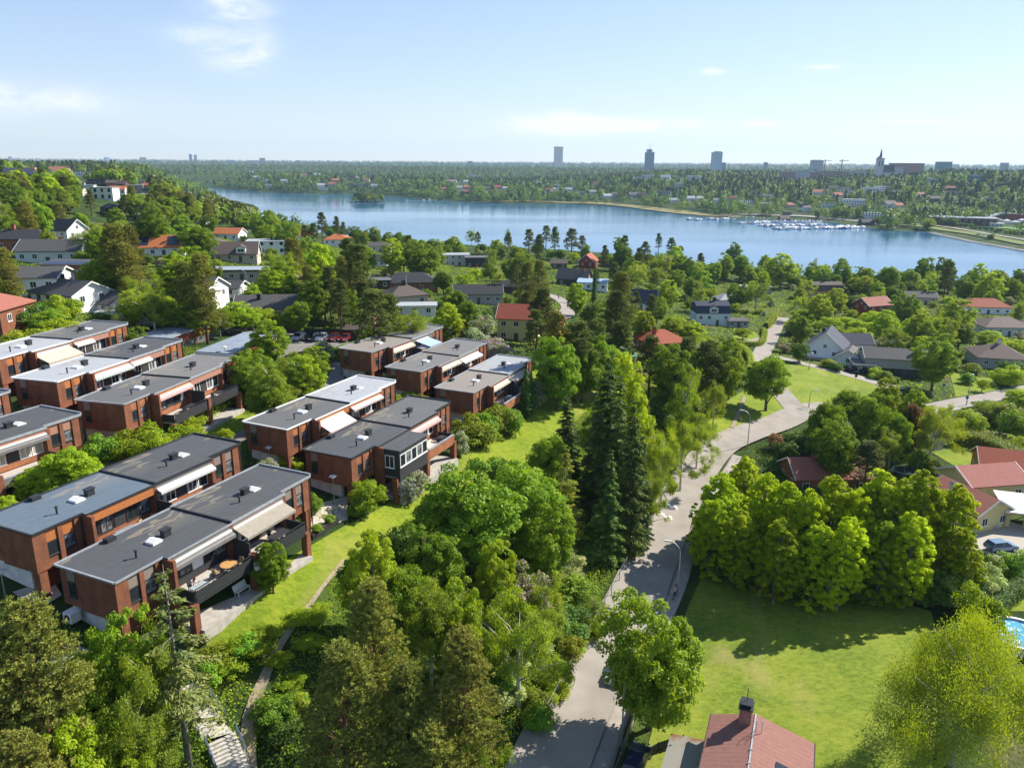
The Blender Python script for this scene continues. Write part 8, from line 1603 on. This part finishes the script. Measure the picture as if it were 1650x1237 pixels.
# ---------------------------------------------------------------- people
M_SKIN = mat('skin', (.50, .30, .21), .6); M_HAIR = mat('dark hair', (.03, .02, .015), .7)
def body(name, joints, edges, m, parent, sub=2):
    me = bpy.data.meshes.new(name); me.from_pydata([j[:3] for j in joints], edges, []); o = link(name, me, parent); me.materials.append(m)
    sk = o.modifiers.new('skin', 'SKIN'); sl = me.skin_vertices[0].data if me.skin_vertices else None
    if sl is None:
        bm = bmesh.new(); bm.from_mesh(me); bm.verts.layers.skin.verify(); bm.to_mesh(me); bm.free(); sl = me.skin_vertices[0].data
    for i, j in enumerate(joints): sl[i].radius = (j[3], j[4] if len(j) > 4 else j[3]); sl[i].use_root = (i == 0)
    sm = o.modifiers.new('sub', 'SUBSURF'); sm.levels = sub; sm.render_levels = sub
    return o
def person(label, loc, rz, pose, shirt, trousers, scale=1.0, hair=None, grp=None):
    """pose: dict of joint positions; body surface grown from the skeleton, clothes slightly proud of it"""
    t = thing('person', label, 'person', loc, rz, grp); t.scale = (scale,) * 3; J = pose
    jl = [(*J['pelvis'], .13, .10), (*J['chest'], .15, .105), (*J['neck'], .055), (*J['head'], .095, .105), (*J['crown'], .07)]; ed = [(0, 1), (1, 2), (2, 3), (3, 4)]
    for s in ('l', 'r'):
        b = len(jl); jl += [(*J[s + 'hip'], .09), (*J[s + 'knee'], .06), (*J[s + 'ankle'], .04), (*J[s + 'toe'], .035)]; ed += [(0, b), (b, b + 1), (b + 1, b + 2), (b + 2, b + 3)]
        b = len(jl); jl += [(*J[s + 'sho'], .06), (*J[s + 'elb'], .042), (*J[s + 'wri'], .03), (*J[s + 'han'], .036, .02)]; ed += [(1, b), (b, b + 1), (b + 1, b + 2), (b + 2, b + 3)]
        h0 = Vector(J[s + 'han']); dr = (h0 - Vector(J[s + 'wri'])).normalized(); sd = dr.cross(Vector((0, 0, 1))).normalized() if abs(dr.z) < .9 else Vector((1, 0, 0))
        for q, ln in ((-.03, .06), (-.01, .075), (.01, .07), (.03, .055)): jl.append((*(h0 + dr * ln + sd * q), .009)); ed.append((b + 3, len(jl) - 1))
        jl.append((*(h0 + sd * .055 + dr * .01), .01)); ed.append((b + 3, len(jl) - 1))
    body('body', jl, ed, M_SKIN, t)
    sj = [(*J['pelvis'], .145, .115), (*J['chest'], .168, .12)]; se = [(0, 1)]
    for s in ('l', 'r'): b = len(sj); e = Vector(J[s + 'sho']).lerp(Vector(J[s + 'elb']), .8); sj += [(*J[s + 'sho'], .075), (*e, .06)]; se += [(1, b), (b, b + 1)]
    body('shirt', sj, se, shirt, t)
    tj = [(*J['pelvis'], .15, .118)]; te = []
    for s in ('l', 'r'): b = len(tj); a = Vector(J[s + 'knee']).lerp(Vector(J[s + 'ankle']), .85); tj += [(*J[s + 'hip'], .102), (*J[s + 'knee'], .075), (*a, .06)]; te += [(0, b), (b, b + 1), (b + 1, b + 2)]
    body('trousers', tj, te, trousers, t)
    hd = Vector(J['head']); cr = Vector(J['crown']); body('hair', [(*(hd.lerp(cr, .45) + Vector((0, .025, 0))), .105), (*(cr + Vector((0, .01, .015))), .08), (*(hd + Vector((0, .06, -.02))), .08)], [(0, 1), (0, 2)], hair or M_HAIR, t)
    fc = MB()
    for s in (-.035, .035): fc.tube([(hd.x + s, hd.y - .098, hd.z + .01), (hd.x + s, hd.y - .085, hd.z + .01)], .011, 6)
    fc.build('eyes', M_BLACKM, t); MB().tube([(hd.x, hd.y - .12, hd.z - .02), (hd.x, hd.y - .085, hd.z + .015)], [.014, .01], 6).box(hd.x - .022, hd.x + .022, hd.y - .1, hd.y - .085, hd.z - .055, hd.z - .047).build('nose_and_mouth', M_SKIN, t)
    return t
def pose_stand(stride=.0, arm=.1):
    P = dict(pelvis=(0, 0, .95), chest=(0, 0, 1.32), neck=(0, 0, 1.5), head=(0, -.02, 1.62), crown=(0, -.01, 1.71))
    for s, q in (('l', -1), ('r', 1)):
        P[s + 'hip'] = (q * .1, 0, .88); P[s + 'knee'] = (q * .1, -.05 - q * stride * .5, .5); P[s + 'ankle'] = (q * .1, -q * stride, .08); P[s + 'toe'] = (q * .11, -q * stride - .16, .04)
        P[s + 'sho'] = (q * .19, 0, 1.42); P[s + 'elb'] = (q * .25, .02 + q * arm, 1.14); P[s + 'wri'] = (q * .25, -.06 + q * arm * 2, .9); P[s + 'han'] = (q * .25, -.08 + q * arm * 2.2, .82)
    return P
def pose_sit(leanf=.0, reach=.3):
    P = dict(pelvis=(0, 0, .5), chest=(0, -.05 - leanf, .87), neck=(0, -.07 - leanf * 1.4, 1.05), head=(0, -.11 - leanf * 1.7, 1.17), crown=(0, -.1 - leanf * 1.8, 1.26))
    for s, q in (('l', -1), ('r', 1)):
        P[s + 'hip'] = (q * .1, -.05, .48); P[s + 'knee'] = (q * .13, -.46, .5); P[s + 'ankle'] = (q * .13, -.5, .08); P[s + 'toe'] = (q * .14, -.66, .04)
        P[s + 'sho'] = (q * .19, -.05 - leanf, .97); P[s + 'elb'] = (q * .26, -.2 - leanf, .72); P[s + 'wri'] = (q * .2, -.2 - leanf - reach * .7, .74); P[s + 'han'] = (q * .18, -.25 - leanf - reach, .76)
    return P
M_SHW = mat('white cotton', (.78, .77, .74), .9); M_JEAN = mat('blue denim', (.06, .09, .16), .9); M_BLKC = mat('black cloth', (.02, .02, .022), .9); M_REDC = mat('red cloth', (.45, .06, .05), .9); M_LILC = mat('lilac cloth', (.4, .33, .5), .9); M_SHTG = mat('beige cloth', (.5, .42, .32), .9)
loc, rz = in_rowobj('A', e1A + 1.6, -1.5, zf, 0); person('person in a white shirt sitting at the near balcony table', loc, rz, pose_sit(.18, .3), M_SHW, M_BLKC); chair('dark chair under the person in white', 'A', e1A + 1.6, -1.5, zf, 0)
L_, e_ = FRAMES['L2'][1], FRAMES['L2'][2]
loc, rz = in_rowobj('L2', e_ + 2.6, -2.2, zf, 1.2); person('person in red and white sitting on the green-awning balcony', loc, rz, pose_sit(.05, .2), M_REDC, M_SHW); chair('chair under the person in red', 'L2', e_ + 2.6, -2.2, zf, 1.2)
loc, rz = in_rowobj('L2', e_ + 4.2, -1.9, zf, -.9); person('person in lilac top sitting on the green-awning balcony', loc, rz, pose_sit(.05, .2), M_LILC, M_JEAN); chair('chair under the person in lilac', 'L2', e_ + 4.2, -1.9, zf, -.9)
p = ground(900, 482); person('dark-clothed person standing in the residential turning street', tuple(p + [0, 0, .13]), .4, pose_stand(.12), M_BLKC, M_BLKC); p = ground(914, 497); person('person in jeans walking near the street edge', tuple(p + [0, 0, .13]), 2.5, pose_stand(.2), M_BLKC, M_JEAN)
# walker with a bicycle on the shaded pavement
p = ground(1086, 966); person('person in pinkish top riding a bicycle on the shaded pavement', (p[0], p[1], p[2] + .55), R(156), (lambda P: P)(pose_sit(.25, .35)), mat('rosy cloth', (.5, .28, .25), .9), M_JEAN)
t = thing('bicycle', 'bicycle under the rider on the shaded pavement', 'bicycle', (p[0], p[1], p[2] + .22), R(156)); fr = mat('teal bike paint', (.04, .2, .22), .4)
for y in (-.62, .45):
    w = MB(); w.tube([(0, y + .34 * math.cos(a), .34 + .34 * math.sin(a)) for a in np.linspace(0, 2 * math.pi, 20)], .025, 6, False); w.build('wheel', M_TYRE, t)
MB().tube([(0, .45, .34), (0, .05, .3), (0, .2, .8)], .02, 6).tube([(0, .05, .3), (0, -.45, .82)], .022, 6).tube([(0, .18, .75), (0, -.45, .8)], .02, 6).tube([(0, -.62, .34), (0, -.45, .98)], .02, 6).build('frame', fr, t); MB().tube([(-.25, -.4, 1.0), (0, -.47, .98), (.25, -.4, 1.0)], .015, 6).build('handlebar', M_BLACKM, t); MB().box(-.07, .07, .08, .34, .8, .86).build('saddle', M_BLACKM, t)
# building materials beside the yellow house
p = ground(1592, 848); t = thing('rubble_bags', 'heap of pale builder bags beside the yellow house', 'bags', tuple(p)); rg = random.Random(2)
for i in range(7):
    b = MB(); x, y = rg.uniform(-2, 2), rg.uniform(-1.2, 1.2); b.lathe([(.05, 0), (.5, .08), (.58, .4), (.42, .75), (.1, .85)], 9, x, y); b.build('bag', mat('bag %d' % (i % 3), [(.5, .5, .52), (.3, .36, .45), (.42, .38, .32)][i % 3], .9), t, True)
p = ground(1345, 592); t = thing('patio_deck', 'white raised patio deck in front of navy-gabled house', 'deck', tuple(ground(1318, 577)), R(-25)); MB().box(-5, 6, -2.5, 3, -1.5, .35).build('deck', M_WHITE, t); MB().box(-5, 6, -2.6, -2.503, -1.5, .9).build('parapet', WALLM['beige'], t)
# ---------------------------------------------------------------- labels by the nearest landmark
LMP = []
for ph, q in LANDMARKS:
    s = project(q)
    if s: LMP.append((ph, np.array(q[:2]), s))
for ph, q in (('the wooded islet', (ISLE[0], ISLE[1], 3)), ('the marina', at_z(1290, 360, 1)), ('the reed bank', at_z(980, 330, 1)), ('the pale beige tower', at_z(900, 285, 12)), ('the lake inlet', at_z(345, 303, 1)), ('the boat club jetty', at_z(740, 320, 1)), ('the hilltop skyline', ground(60, 275)), ('the road bend', ground(1190, 705)), ('the raised crossing', ground(1090, 830)), ('the concrete steps', ground(345, 1180)), ('the round lawn', ground(1335, 625)), ('the big sunny lawn', ground(1300, 1080)), ('the shaded lawn edge', ground(1330, 965)), ('the round pool', ground(1652, 1040)), ('the dirt path', ground(450, 1045)), ('the mown lawn strip', ground(820, 735)), ('the shaded road end', ground(900, 1180))):
    s = project(q); LMP.append((ph, np.array(q[:2], float), s))
ORD = {1: 'largest', 2: 'second largest', 3: 'third largest', 4: 'fourth largest', 5: 'fifth largest', 6: 'sixth largest', 7: 'seventh largest', 8: 'eighth largest', 9: 'ninth largest', 10: 'tenth largest'}
bucket = {}
bpy.context.view_layer.update()
for o, ph, h in AUTO:
    q = np.array(o.location); s = project(q)
    if s is None: s = (0, 1500, 30)
    best = min(LMP, key=lambda L: math.hypot(L[2][0] - s[0], (L[2][1] - s[1]) * 1.3) + abs(L[2][2] - s[2]) * .25)
    rel = 'beside'
    if best[2][2] < s[2] * .93: rel = 'behind'
    elif best[2][2] > s[2] * 1.07: rel = 'in front of'
    bucket.setdefault((ph, rel, best[0]), []).append((h / s[2], o))
for (ph, rel, lm_), L in bucket.items():
    L.sort(key=lambda a: -a[0])
    for i, (a, o) in enumerate(L):
        if len(L) == 1: o['label'] = f'{ph} {rel} {lm_}'
        else: o['label'] = f'{ORD.get(i + 1, "%dth largest" % (i + 1))} {ph} {rel} {lm_}'
# ---------------------------------------------------------------- haze: one even box of pale air round the scene, sky outside
m = bpy.data.materials.new('haze air'); m.use_nodes = True; t = m.node_tree; t.nodes.clear()
v = nd(t, 'ShaderNodeVolumePrincipled'); v.inputs['Color'].default_value = (.55, .75, 1.0, 1); v.inputs['Density'].default_value = 0.000055; v.inputs['Anisotropy'].default_value = .2
o = nd(t, 'ShaderNodeOutputMaterial'); t.links.new(v.outputs[0], o.inputs['Volume'])
hz_ = MB().box(-9900, 9900, -500, 10800, -6, 300).build('haze', m); tag(hz_, kind='stuff'); hz_.display_type = 'WIRE'
print('OBJECTS', len(bpy.data.objects), 'TRIS', sum(len(me.polygons) for me in bpy.data.meshes))
